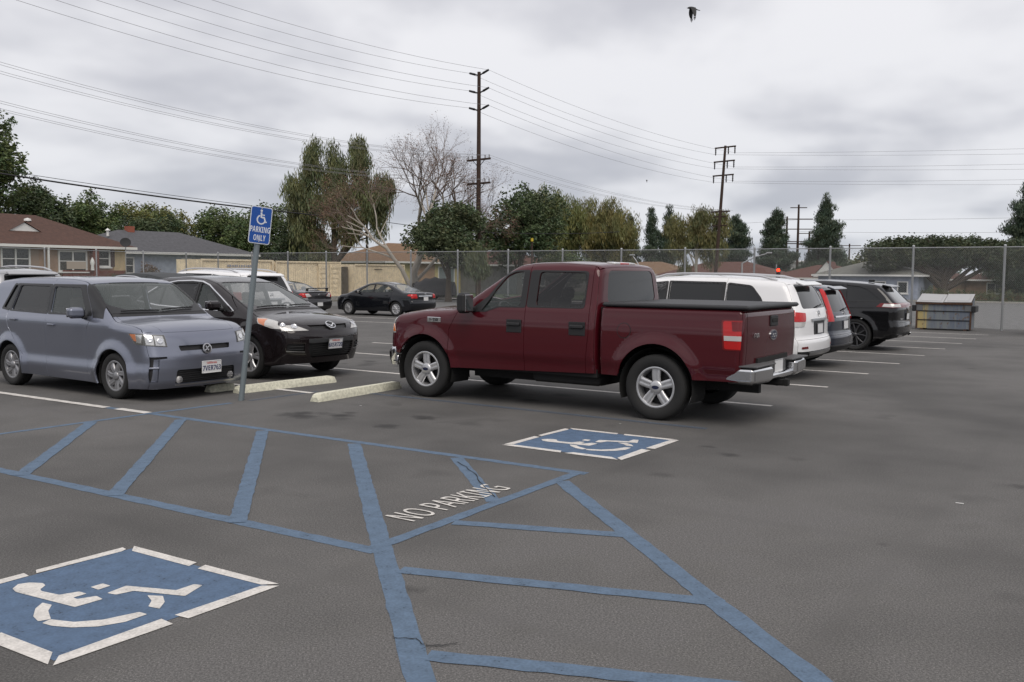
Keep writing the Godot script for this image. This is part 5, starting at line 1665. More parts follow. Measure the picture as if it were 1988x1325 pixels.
# ---------------------------------------------------------------- ground
func sheet(x0: float, x1: float, z0: float, z1: float, y, nx := 1, nz := 1, uvs := 1.0) -> Mesher:
	var m := Mesher.new()
	for j in nz + 1:
		for i in nx + 1:
			var x := lerpf(x0, x1, float(i) / nx)
			var z := lerpf(z0, z1, float(j) / nz)
			var yy: float = ground_y(z) if y == null else y
			m.add(Vector3(x, yy, z), Vector3.UP)
			m.uv.append(Vector2(x, z) * uvs)
			m.uv2.append(Vector2(x, z))
	for j in nz:
		for i in nx:
			var k := j * (nx + 1) + i
			m.quad(k, k + 1, k + nx + 2, k + nx + 1)
	return m

# textures of matter: an Image filled from noise through a small colour function
func noise_image(size: int, freq: float, octaves: int, seed_: int, seamless := true) -> Image:
	var n := FastNoiseLite.new()
	n.seed = seed_
	n.noise_type = FastNoiseLite.TYPE_SIMPLEX_SMOOTH
	n.frequency = freq
	n.fractal_octaves = octaves
	return n.get_seamless_image(size, size) if seamless else n.get_image(size, size)

func texture_from(a: Image, b: Image, f: Callable) -> ImageTexture:
	var w := a.get_width()
	var da := a.get_data()
	var db := b.get_data()
	var o := PackedByteArray()
	o.resize(w * w * 4)
	for i in w * w:
		var c: Color = f.call(da[i] / 255.0, db[i] / 255.0)
		o[i * 4] = int(clampf(c.r, 0.0, 1.0) * 255.0)
		o[i * 4 + 1] = int(clampf(c.g, 0.0, 1.0) * 255.0)
		o[i * 4 + 2] = int(clampf(c.b, 0.0, 1.0) * 255.0)
		o[i * 4 + 3] = int(clampf(c.a, 0.0, 1.0) * 255.0)
	return ImageTexture.create_from_image(Image.create_from_data(w, w, false, Image.FORMAT_RGBA8, o))

func mapped(key: String, tex: Texture2D, scale: float, rough := 0.85) -> StandardMaterial3D:
	var m := mt(key, Color.WHITE, rough)
	m.albedo_texture = tex
	m.uv1_triplanar = true
	m.uv1_world_triplanar = true
	m.uv1_scale = Vector3.ONE * scale
	m.uv1_triplanar_sharpness = 4.0
	return m

func setting_materials() -> void:
	var fine1 := noise_image(1024, 0.16, 3, 3)
	var speck := noise_image(1024, 0.42, 1, 8)
	var fine := noise_image(384, 0.2, 3, 4)
	var mid := noise_image(384, 0.035, 4, 5)
	# asphalt: dark binder with paler stones showing
	var stones := texture_from(fine1, speck, func(a: float, b: float) -> Color:
		var v := 0.336 + (a - 0.5) * 0.19
		if b > 0.78:
			v += (b - 0.78) * 1.5
		elif b < 0.2:
			v -= (0.2 - b) * 0.35
		return Color(v * 1.012, v * 0.992, v * 0.978))
	var m := mt("asphalt", Color.WHITE, 0.86)
	m.albedo_texture = stones
	m.uv1_scale = Vector3.ONE / 2.6
	m.detail_enabled = true
	m.detail_blend_mode = BaseMaterial3D.BLEND_MODE_MUL
	m.detail_uv_layer = BaseMaterial3D.DETAIL_UV_2
	m.uv2_scale = Vector3(1.0 / 44.0, 1.0 / 44.0, 1.0)
	var worn := texture_from(noise_image(768, 0.008, 5, 21), noise_image(768, 0.04, 4, 22), func(a: float, b: float) -> Color:
		var v := 0.92 + (a - 0.5) * 0.30 + (b - 0.5) * 0.20
		if b > 0.70 and a > 0.45:
			v -= (b - 0.70) * 0.9
		return Color(v, v, v * 0.995)).get_image()
	# oil drips in the stalls and rubber along the lane: world metres to pixels, 44 m a tile
	var sr := RandomNumberGenerator.new()
	sr.seed = 17
	var spots := []
	for z in [-8.3, -11.0, -13.5, -16.2, -18.8, -21.5, -24.2]:
		for k in 9:
			spots.append([-7.6 + sr.randfn() * 0.9, z + sr.randfn() * 0.35, sr.randf_range(0.06, 0.3), sr.randf_range(0.2, 0.5)])
			spots.append([-12.6 + sr.randfn() * 0.8, z + sr.randfn() * 0.35, sr.randf_range(0.06, 0.3), sr.randf_range(0.2, 0.5)])
	for k in 60:
		spots.append([sr.randf_range(-6.0, 12.0), sr.randf_range(-20.0, 0.0), sr.randf_range(0.04, 0.16), sr.randf_range(0.12, 0.35)])
	for q in spots:
		var px := 768.0 / 44.0
		var rr := int(ceil(q[2] * px * 1.6))
		for dy in range(-rr, rr + 1):
			for dx in range(-rr, rr + 1):
				var dd: float = Vector2(dx, dy * 1.3).length() / (q[2] * px) + sr.randf_range(-0.25, 0.25)
				if dd < 1.0:
					var ix := posmod(int(q[0] * px) + dx, 768)
					var iy := posmod(int(q[1] * px) + dy, 768)
					var c := worn.get_pixel(ix, iy)
					var f: float = 1.0 - q[3] * (1.0 - dd * dd)
					worn.set_pixel(ix, iy, Color(c.r * f, c.g * f, c.b * f))
	m.detail_albedo = ImageTexture.create_from_image(worn)
	m.heightmap_enabled = true
	m.heightmap_scale = 0.12
	m.heightmap_texture = stones
	# road paint, worn through to the stones in places
	for c in [["paint_blue", Color(0.33, 0.402, 0.482), 0.95], ["paint_blue_dirty", Color(0.305, 0.385, 0.485), 0.93], ["paint_white_road", Color(0.79, 0.775, 0.755), 0.92], ["paint_faint", Color(0.30, 0.38, 0.48), 0.35]]:
		var base: Color = c[1]
		var pm := mapped(c[0], texture_from(fine, mid, func(a: float, b: float) -> Color:
			var v := 1.0 + (a - 0.5) * 0.20 + (b - 0.5) * 0.16
			var wear := clampf((0.28 - b * 0.4 - a * 0.6) * 8.0, 0.0, 1.0)
			return Color(base.r * v, base.g * v, base.b * v, c[2] - wear * 0.6)), 1.0 / 1.7, 0.85)
		pm.transparency = BaseMaterial3D.TRANSPARENCY_ALPHA
	mapped("concrete", texture_from(fine, mid, func(a: float, b: float) -> Color:
		var v := 0.60 + (a - 0.5) * 0.14 + (b - 0.5) * 0.22
		return Color(v, v * 0.985, v * 0.95)), 1.0 / 2.0)
	mapped("stop_paint", texture_from(fine, mid, func(a: float, b: float) -> Color:
		var v := 0.80 + (a - 0.5) * 0.12 + (b - 0.5) * 0.2
		var chip := clampf((a * 0.5 + b * 0.5 - 0.72) * 12.0, 0.0, 1.0)
		return Color(v * 0.99, v * 0.98, v * 0.89).lerp(Color(0.42, 0.40, 0.36), chip)), 1.0 / 0.9)
	mapped("street_asphalt", texture_from(fine, mid, func(a: float, b: float) -> Color:
		var v := 0.385 + (a - 0.5) * 0.1 + (b - 0.5) * 0.14
		return Color(v, v, v)), 1.0 / 6.0)
	mapped("grass_green", texture_from(fine, mid, func(a: float, b: float) -> Color:
		var v := 0.8 + (a - 0.5) * 0.5 + (b - 0.5) * 0.5
		return Color(0.30 * v, 0.37 * v, 0.17 * v)), 1.0 / 3.0, 0.95)
	mapped("soil", texture_from(fine, mid, func(a: float, b: float) -> Color:
		var v := 0.8 + (a - 0.5) * 0.4 + (b - 0.5) * 0.5
		return Color(0.36 * v, 0.34 * v, 0.28 * v)), 1.0 / 8.0, 0.95)
	for c in [["shingle_brown", Color(0.30, 0.215, 0.185)], ["shingle_grey", Color(0.30, 0.30, 0.315)], ["shingle_tan", Color(0.44, 0.345, 0.26)], ["shingle_red", Color(0.34, 0.22, 0.19)], ["shingle_pale", Color(0.42, 0.42, 0.40)], ["shingle_orange", Color(0.50, 0.27, 0.17)]]:
		var base2: Color = c[1]
		mapped(c[0], texture_from(fine, mid, func(a: float, b: float) -> Color:
			var v := 1.0 + (a - 0.5) * 0.4 + (b - 0.5) * 0.25
			return Color(base2.r * v, base2.g * v, base2.b * v)), 1.0 / 5.0, 0.92)
	for c in [["stucco_tan", Color(0.60, 0.50, 0.42)], ["stucco_cream", Color(0.74, 0.66, 0.52)], ["stucco_blue", Color(0.58, 0.61, 0.67)], ["stucco_yellow", Color(0.74, 0.69, 0.50)], ["stucco_grey", Color(0.46, 0.46, 0.46)], ["stucco_white", Color(0.76, 0.76, 0.75)], ["brick_red", Color(0.42, 0.24, 0.20)], ["container_beige", Color(0.90, 0.835, 0.71)], ["container_dark", Color(0.33, 0.30, 0.25)]]:
		var base3: Color = c[1]
		mapped(c[0], texture_from(fine, mid, func(a: float, b: float) -> Color:
			var v := 1.0 + (a - 0.5) * 0.1 + (b - 0.5) * 0.16
			return Color(base3.r * v, base3.g * v, base3.b * v)), 1.0 / 7.0, 0.85)
	# dumpster: dull blue-grey paint with an old yellow stain at one end and rust runs; laid on by UV
	var dn := FastNoiseLite.new()
	dn.seed = 31
	dn.frequency = 0.03
	dn.fractal_octaves = 4
	var di := Image.create(256, 128, false, Image.FORMAT_RGBA8)
	for y in 128:
		for x in 256:
			var run := dn.get_noise_2d(x * 1.6, y * 0.22)
			var spot := dn.get_noise_2d(x * 1.2 + 400.0, y * 1.2)
			var c := Color(0.44, 0.46, 0.47).lerp(Color(0.37, 0.40, 0.45), clampf(0.5 + run * 1.3 + (x - 128) / 400.0, 0.0, 1.0))
			c = c.lerp(Color(0.68, 0.60, 0.38), clampf((62.0 - x) / 26.0 + run * 1.6, 0.0, 1.0) * 0.85)
			c = c.lerp(Color(0.36, 0.25, 0.17), clampf((spot - 0.36) * 5.0, 0.0, 0.5))
			c = c.lerp(Color(0.42, 0.32, 0.2), clampf((8.0 - x) / 5.0, 0.0, 0.8))
			di.set_pixel(x, y, c)
	mt("dumpster_paint", Color.WHITE, 0.7).albedo_texture = ImageTexture.create_from_image(di)
	mapped("rust", texture_from(fine, mid, func(a: float, b: float) -> Color:
		var v := 0.8 + (a - 0.5) * 0.5 + (b - 0.5) * 0.5
		return Color(0.36 * v, 0.26 * v, 0.20 * v)), 1.0 / 1.2, 0.9)
	mapped("pole_wood", texture_from(fine, mid, func(a: float, b: float) -> Color:
		var v := 0.85 + (a - 0.5) * 0.4 + (b - 0.5) * 0.3
		return Color(0.27 * v, 0.205 * v, 0.175 * v)), 1.0 / 2.0, 0.95)
	mt("galvanised", L(0.36, 0.37, 0.38), 0.5, 0.55)
	mt("wire_grey", L(0.30, 0.31, 0.31), 0.55, 0.4)
	mt("cable_black", L(0.02, 0.02, 0.022), 0.8)
	mt("cable_grey", L(0.24, 0.24, 0.25), 0.7)
	mt("white_paint", L(0.66, 0.66, 0.64), 0.6)
	mt("pane", L(0.035, 0.04, 0.042), 0.08)
	mt("pane_pale", L(0.20, 0.24, 0.25), 0.12)
	mt("bark_pale", L(0.36, 0.33, 0.29), 0.9)
	mt("bark_dark", L(0.075, 0.058, 0.045), 0.95)
	mt("twig", L(0.15, 0.115, 0.095), 0.95)

func ribbon(pts: Array, w: float, y: float) -> Mesher:      # a painted line through (x, z) points, with uneven edges
	var m := Mesher.new()
	var prev := -1
	for i in pts.size() - 1:
		var a := Vector2(pts[i][0], pts[i][1])
		var b := Vector2(pts[i + 1][0], pts[i + 1][1])
		var d := (b - a).normalized()
		var nn := Vector2(-d.y, d.x)
		var k := maxi(1, int((b - a).length() / 0.09))
		for j in k + 1:
			var c := a.lerp(b, float(j) / k)
			var e0 := w * 0.5 + rng.randf_range(-0.006, 0.006)
			var e1 := w * 0.5 + rng.randf_range(-0.006, 0.006)
			var p := c + nn * e0
			var q := c - nn * e1
			var id := m.add(Vector3(p.x, ground_y(p.y) + y, p.y), Vector3.UP)
			m.add(Vector3(q.x, ground_y(q.y) + y, q.y), Vector3.UP)
			if prev >= 0:
				m.quad(prev, prev + 1, id + 1, id)
			prev = id
	return m

func smooth_list(a: Array) -> Array:
	var o := []
	for p in rounded(P2(a), 0.008, 3):
		o.append(p.x)
		o.append(p.y)
	return o

func thin(pts: Array, w: float, y: float) -> Mesher:        # a fine line of uneven width
	var m := Mesher.new()
	for i in pts.size():
		var a := Vector2(pts[maxi(i - 1, 0)][0], pts[maxi(i - 1, 0)][1])
		var b := Vector2(pts[mini(i + 1, pts.size() - 1)][0], pts[mini(i + 1, pts.size() - 1)][1])
		var d := (b - a).normalized() * w * rng.randf_range(0.2, 0.6)
		var k := m.add(Vector3(pts[i][0] - d.y, y, pts[i][1] + d.x), Vector3.UP)
		m.add(Vector3(pts[i][0] + d.y, y, pts[i][1] - d.x), Vector3.UP)
		if i > 0:
			m.quad(k - 2, k - 1, k + 1, k)
	return m

func flat_poly(a: Array, ox: float, oz: float, y: float) -> Mesher:
	var p := P2(a)
	var m := Mesher.new()
	for q in p:
		m.add(Vector3(q.x + ox, y, q.y + oz), Vector3.UP)
	var t := Geometry2D.triangulate_polygon(p)
	for i in range(0, t.size(), 3):
		m.tri(t[i], t[i + 1], t[i + 2])
	return m

func build_ground() -> void:
	var g := part(self, "ground", sheet(-700, 700, -900, 300, null, 8, 120), M.soil, Vector3(0, -0.06, 0))
	tag(g, "", "", "", "structure")
	var lot := part(self, "parking_lot", sheet(-52, 60, -39.2, 40, null, 12, 100), M.asphalt)
	tag(lot, "", "", "", "structure")
	var street := part(self, "street", sheet(-46, 220, -97, -39.2, null, 4, 60), M.street_asphalt, Vector3(0, -0.02, 0))
	tag(street, "", "", "", "structure")
	var kerb := Mesher.new()
	for i in 40:
		var x := -46.0 + i * 6.0
		kerb.rbox(Vector3(x + 3.0, ground_y(-97.1) + 0.05, -97.1), Vector3(5.98, 0.17, 0.3), 0.02)
	tag(part(self, "kerb", kerb, M.concrete), "", "", "", "structure")
	tag(part(self, "lawn", sheet(-46, 220, -160, -97.2, null, 4, 40), M.grass_green, Vector3(0, 0.03, 0)), "", "", "", "structure")
	# verge, pavement and lawns on the container side
	tag(part(self, "pavement", sheet(-46, -30, -60, -57.4, null, 2, 2), M.concrete, Vector3(0, 0.10, 0)), "", "", "", "structure")
	tag(part(self, "lawn", sheet(-110, -30, -100, -60, null, 2, 10), M.grass_green, Vector3(0, 0.2, 0)), "", "", "", "structure")
	var bank := Mesher.new()
	for i in 3:
		var x0: float = [-52.0, -56.0, -62.0][i]
		var x1: float = [-56.0, -62.0, -130.0][i]
		var y0: float = [0.0, 0.45, 0.55][i]
		var y1: float = [0.45, 0.55, 0.6][i]
		bank.face([Vector3(x0, y0, 40), Vector3(x0, y0, -60), Vector3(x1, y1, -60), Vector3(x1, y1, 40)], Vector3.UP)
	tag(part(self, "lawn", bank, M.grass_green), "", "", "", "structure")
	var pad := Mesher.new().box(Vector3(-51.2, -0.32, -48.5), Vector3(4.0, 0.42, 21.0))
	tag(part(self, "pavement", pad, M.concrete), "", "", "", "structure")
	# stall lines
	var zs := [-12.13, -14.83, -17.49, -20.15, -22.85, -25.61, -28.35, -31.1, -33.85]
	for z in zs:
		part(lot, "white_line", ribbon([[-3.95, z], [-15.9, z]], 0.10, 0.0025), M.paint_white_road)
	for z in [-4.2, -9.4, -12.13, -14.83, -17.49, -20.15, -22.85, -25.61, -28.35]:
		part(lot, "white_line", ribbon([[-21.5, z], [-33.0, z]], 0.10, 0.0025), M.paint_white_road)
	part(lot, "white_line", ribbon([[-13.6, -6.84], [-10.75, -6.88]], 0.11, 0.0062), M.paint_white_road)
	part(lot, "white_line", ribbon([[-10.55, -6.90], [-9.94, -6.91]], 0.12, 0.0062), M.paint_white_road)
	part(lot, "white_line", ribbon([[-15.9, -9.52], [-9.72, -9.42]], 0.10, 0.0062), M.paint_white_road)
	# blue access aisles
	var blue := [
		[[[-13.6, -6.85], [-9.92, -6.91], [-3.90, -7.02]], 0.10], [[[-13.6, -4.03], [-3.86, -4.28]], 0.115],
		[[[-9.92, -3.9], [-9.90, -6.91], [-9.84, -8.09]], 0.085], [[[-9.83, -8.38], [-9.80, -9.60]], 0.08],
		[[[-3.92, -4.30], [-3.98, -7.03]], 0.10],
		[[[-10.35, -4.15], [-9.96, -4.55]], 0.13], [[[-9.04, -4.14], [-9.88, -4.95]], 0.13],
		[[[-7.76, -4.16], [-9.86, -6.12]], 0.125], [[[-6.48, -4.19], [-9.20, -6.83]], 0.125], [[[-5.09, -4.22], [-7.84, -6.86]], 0.125],
		[[[-3.92, -4.39], [-6.52, -6.89]], 0.13], [[[-3.99, -5.74], [-5.24, -6.92]], 0.12],
		[[[-3.92, -4.39], [-2.45, -2.99], [-0.35, -0.99]], 0.13], [[[-3.93, -6.64], [-1.79, -4.63], [0.3, -2.72]], 0.13],
		[[[-3.88, -5.09], [-2.75, -5.50]], 0.115], [[[-3.50, -4.08], [-1.79, -4.63]], 0.115], [[[-2.60, -3.22], [-0.95, -3.85]], 0.115], [[[-1.65, -2.30], [-0.0, -2.93]], 0.115],
		[[[-9.7, -9.90], [-3.95, -9.87]], 0.10]]
	for i in blue.size():
		part(lot, "blue_line", ribbon(blue[i][0], blue[i][1], 0.0018 + 0.0004 * (i % 10)), M.paint_faint if i == blue.size() - 1 or i == 3 else M.paint_blue)
	# wheelchair symbols
	var frame := [[-0.69, -0.03, -0.68, -0.58, -0.63, -0.57, -0.61, -0.53, -0.63, -0.0], [-0.65, -0.64, -0.05, -0.65, -0.03, -0.58, -0.57, -0.57], [0.05, -0.58, 0.03, -0.65, 0.64, -0.665, 0.57, -0.60], [0.57, -0.04, 0.585, -0.59, 0.665, -0.645, 0.665, -0.05], [0.65, 0.645, 0.57, 0.57, 0.56, 0.03, 0.665, 0.04], [0.09, 0.575, 0.51, 0.565, 0.62, 0.65, 0.25, 0.66, 0.04, 0.66], [-0.69, 0.66, -0.62, 0.58, -0.04, 0.575, -0.0, 0.66], [-0.69, 0.04, -0.62, 0.05, -0.61, 0.56, -0.69, 0.62]]
	var figure := [[-0.483, 0.216, -0.53, 0.16, -0.506, 0.111, -0.438, 0.073, -0.39, 0.084, -0.35, 0.136, -0.318, 0.148, -0.183, 0.126, -0.145, 0.036, -0.08, 0.033, -0.084, 0.107, -0.045, 0.109, -0.006, 0.023, 0.065, 0.032, 0.056, 0.183, -0.416, 0.234], [-0.162, -0.04, -0.161, -0.112, -0.092, -0.115, -0.088, -0.039], [-0.0, -0.035, -0.022, -0.164, 0.264, -0.275, 0.261, -0.393, 0.314, -0.408, 0.38, -0.245, 0.086, -0.138, 0.061, -0.048], [-0.142, 0.242, -0.071, 0.232, -0.004, 0.29, 0.116, 0.345, 0.092, 0.397, 0.009, 0.375, -0.088, 0.31], [0.131, 0.399, 0.116, 0.348, 0.244, 0.302, 0.333, 0.204, 0.388, 0.036, 0.448, 0.032, 0.45, 0.159, 0.396, 0.268, 0.303, 0.349, 0.202, 0.392], [0.206, -0.137, 0.283, -0.178, 0.369, -0.127, 0.431, -0.051, 0.356, -0.038, 0.299, -0.098]]
	for c in [[-4.53, -2.84], [-4.57, -8.36]]:
		var sq := part(lot, "blue_square", flat_poly([-0.62, -0.61, 0.60, -0.62, 0.60, 0.61, -0.62, 0.61], c[0], c[1], 0.002), M.paint_blue_dirty)
		for f in frame:
			part(sq, "white_border", flat_poly(f, c[0], c[1], 0.0045), M.paint_white_road)
		for f in figure:
			part(sq, "wheelchair_symbol", flat_poly(smooth_list(f), c[0], c[1], 0.0045), M.paint_white_road)
	# NO PARKING, read from the lane
	part(lot, "lettering", text_mesh("NO PARKING", 0.37, 0.0006, false), M.paint_white_road, Vector3(-4.24, 0.0066, -5.55), Basis(Vector3(0, 0, -1), Vector3(-1, 0, 0), Vector3(0, 1, 0)) * Basis.from_scale(Vector3(0.585, 1.0, 1.0)))
	# hairline cracks
	for c in [[[-2.86, -3.28], [-2.78, -3.33], [-2.66, -3.30], [-2.56, -3.42]], [[-4.05, -5.86], [-4.4, -6.14], [-4.72, -6.48], [-5.2, -6.84]], [[0.9, -6.2], [1.6, -6.9], [2.3, -7.2], [3.4, -8.6]], [[-6.2, -1.9], [-5.0, -1.5], [-4.3, -1.45]]]:
		var pts := []
		for i in c.size() - 1:
			for j in 5:
				var f := j / 5.0
				pts.append([lerpf(c[i][0], c[i + 1][0], f) + rng.randf_range(-0.012, 0.012), lerpf(c[i][1], c[i + 1][1], f) + rng.randf_range(-0.012, 0.012)])
		part(lot, "crack", thin(pts, 0.009, 0.0072), M.liner)
	# scraps on the asphalt
	for q in [[-1.05, -7.75, 0.06], [-4.9, -9.6, 0.03], [-8.3, -8.9, 0.04]]:
		var sc := flat_poly([-0.5 * q[2], -0.12 * q[2], 0.45 * q[2], -0.2 * q[2], 0.5 * q[2], 0.12 * q[2], -0.4 * q[2], 0.2 * q[2]], q[0], q[1], 0.006)
		tag(part(self, "paper_scrap", sc, M.white_paint), "small pale scrap of paper lying on the open asphalt", "litter", "paper scraps on the asphalt")
	var lf := flat_poly([-0.03, 0.0, 0.0, 0.014, 0.035, 0.0, 0.0, -0.014], 0.72, -5.15, 0.006)
	tag(part(self, "fallen_leaf", lf, mt("leaf_yellow", L(0.5, 0.33, 0.04), 0.8)), "tiny yellow leaf lying on the open asphalt", "leaf")
# ---------------------------------------------------------------- fence, sign, stops, dumpsters
func build_fence() -> void:
	# one 3.05 m panel of chain link: two families of diagonal wires
	var w := 3.05
	var h := 2.95
	var wire := Mesher.new()
	var pitch := 0.062
	for fam in 2:
		var n := int((w + h) / (pitch * 1.0))
		for i in n:
			var s := i * pitch * 1.0
			var a := Vector2(s, 0.0) if s <= w else Vector2(w, s - w)
			var len := minf(a.x, h - a.y)
			if len < 0.05:
				continue
			var b := a + Vector2(-len, len)
			if fam == 1:
				a.x = w - a.x
				b.x = w - b.x
			wire.tube([Vector3(a.x, a.y + 0.06, 0.003 * (fam * 2 - 1)), Vector3(b.x, b.y + 0.06, 0.003 * (fam * 2 - 1))], 0.0026, 3, false)
	var mesh := wire.mesh()
	var post := Mesher.new()
	post.tube([Vector3.ZERO, Vector3(0, 3.05, 0)], 0.042, 8)
	post.lathe([Vector2(0.05, 0.0), Vector2(0.05, 0.03), Vector2(0.03, 0.055), Vector2(0.001, 0.06)], 8, Vector3(0, 3.03, 0), Basis(Vector3.RIGHT, -PI / 2), 0.0, TAU, true)
	var pm := post.mesh()
	for f in [["chain_link_fence", "tall chain link fence running behind the parked cars and the dumpsters", Vector3(-49.71, 0, -37.5), 17, 0.0], ["chain_link_fence", "tall chain link fence in front of the brown roofed and grey roofed houses", Vector3(-49.71, 0, -37.5), 11, -PI / 2]]:
		var t := thing(f[0], f[1], "fence", f[2], f[4])
		var n: int = f[3]
		for i in n + 1:
			var gz: float = ground_y(-37.5 if f[4] == 0.0 else -37.5 + i * w)
			if i > 0 or f[4] == 0.0:
				part(t, "post", pm, M.galvanised, Vector3(i * w, gz, 0))
			if i == n:
				break
			var g1: float = ground_y(-37.5 if f[4] == 0.0 else -37.5 + (i + 1) * w)
			var o := part(t, "wire_mesh", mesh, M.wire_grey, Vector3(i * w, minf(gz, g1), 0.045))
			o.set_meta("kind", "stuff")
			part(t, "top_rail", Mesher.new().tube([Vector3(i * w + 0.04, gz + 2.99, 0), Vector3((i + 1) * w - 0.04, g1 + 2.99, 0)], 0.019, 6), M.galvanised)
	# warning boards on the fence
	var bd := part(self, "notice_board", Mesher.new().rbox(Vector3(0, 0, 0), Vector3(0.02, 0.42, 1.15), 0.006), mt("board_tan", L(0.33, 0.29, 0.24), 0.8), Vector3(-49.58, 1.98, -30.1))
	tag(bd, "blank tan board fixed to the chain link fence before the brick porch", "sign")

func build_sign() -> void:
	var base := Vector3(-9.94, 0, -8.33)
	var t := thing("parking_sign", "blue wheelchair parking only sign on a leaning grey post", "sign", base)
	# the post leans: top seen at pixel (503, 408)
	var top := Vector3(-9.72, 2.58, -8.52)
	var up := (top - base).normalized()
	var face := Vector3(0.95, 0.0, 0.30)
	face = (face - up * face.dot(up)).normalized()
	var right := up.cross(face).normalized()
	var b := Basis(right, up, face)
	var p := Mesher.new()
	p.tube([Vector3(0, -0.02, 0), up * 2.22], 0.038, 12)
	part(t, "post", p, mt("post_grey", L(0.17, 0.20, 0.215), 0.55, 0.3))
	var c := up * 2.36 + face * 0.044
	var o := part(t, "panel", Mesher.new().prism(rounded(P2([-0.15, -0.245, 0.15, -0.245, 0.15, 0.245, -0.15, 0.245]), 0.035), 0.0, 0.004), mt("sign_white", L(0.62, 0.65, 0.70), 0.45), c, b)
	part(o, "blue_face", Mesher.new().prism(rounded(P2([-0.139, -0.234, 0.139, -0.234, 0.139, 0.234, -0.139, 0.234]), 0.028), 0.004, 0.006), mt("sign_blue", L(0.012, 0.075, 0.33), 0.4))
	var white: Material = M.sign_white
	part(o, "lettering", text_mesh("PARKING", 0.105, 0.002), white, Vector3(0, -0.058, 0.0075), Basis.from_scale(Vector3(0.62, 1, 1)))
	part(o, "lettering", text_mesh("ONLY", 0.105, 0.002), white, Vector3(0, -0.168, 0.0075), Basis.from_scale(Vector3(0.62, 1, 1)))
	var m := Mesher.new()
	m.prism(circle(0.0, 0.192, 0.016, 16), 0.006, 0.008)
	m.prism(strip(P2([0.0, 0.17, 0.004, 0.105, 0.05, 0.105]), 0.024), 0.006, 0.008)
	m.prism(strip(P2([0.006, 0.138, 0.05, 0.138]), 0.014), 0.006, 0.0081)
	m.prism(strip(P2([0.046, 0.104, 0.066, 0.045, 0.085, 0.052]), 0.02), 0.006, 0.0082)
	var arc := PackedVector2Array()
	for i in 15:
		var a := lerpf(PI * 0.62, PI * 1.93, i / 14.0)
		arc.append(Vector2(0.006 + 0.056 * cos(a), 0.075 + 0.056 * sin(a)))
	m.prism(strip(arc, 0.018), 0.006, 0.0083)
	part(o, "wheelchair_symbol", m, white, Vector3(-0.004, 0.0, 0.0))
	var bt := Mesher.new()
	for y in [-0.215, 0.222]:
		bt.lathe([Vector2(0.001, 0.012), Vector2(0.008, 0.009), Vector2(0.009, 0.006)], 10, Vector3(0, y, 0), Basis.IDENTITY, 0.0, TAU, true)
	part(o, "bolt", bt, M.galvanised)

func build_stops() -> void:
	var prof := P2([-0.085, 0.0, 0.085, 0.0, 0.075, 0.05, 0.052, 0.105, -0.052, 0.105, -0.075, 0.05])
	for q in [[Vector3(-9.06, 0, -8.82), 1.83, 0.06, "white concrete wheel stop before the front wheel of the pickup truck"], [Vector3(-10.58, 0, -8.78), 1.83, -0.06, "white concrete wheel stop in front of the dark brown crossover"], [Vector3(-11.0, 0, -8.62), 0.44, -0.05, "short broken wheel stop beside the sign post, behind the boxy hatchback's nose"]]:
		var m := Mesher.new()
		var rings := []
		var len: float = q[1]
		for z in [0.0, 0.02, 0.09, len * 0.25, len * 0.5, len * 0.75, len - 0.09, len - 0.02, len]:
			var sc := 1.0
			if z < 0.05 or z > len - 0.05:
				sc = 0.86
			var ring := []
			for p in prof:
				var hh: float = p.y * (sc if z > 0.01 and z < len - 0.01 else 0.55)
				ring.append(Vector3(p.x * sc + rng.randf_range(-0.003, 0.003), hh + (rng.randf_range(-0.003, 0.003) if hh > 0.01 else 0.0), -z))
			rings.append(ring)
		for i in rings.size() - 1:
			for k in prof.size():
				var k2 := (k + 1) % prof.size()
				m.faceo([rings[i][k], rings[i][k2], rings[i + 1][k2], rings[i + 1][k]], Vector3(0, 0.05, (rings[i][0].z + rings[i + 1][0].z) * 0.5))
		m.face(rings[0], Vector3(0, 0, 1))
		m.face(rings[-1], Vector3(0, 0, -1))
		tag(part(self, "wheel_stop", m, M.stop_paint, q[0], Basis(Vector3.UP, q[2])), q[3], "wheel stop", "concrete wheel stops")

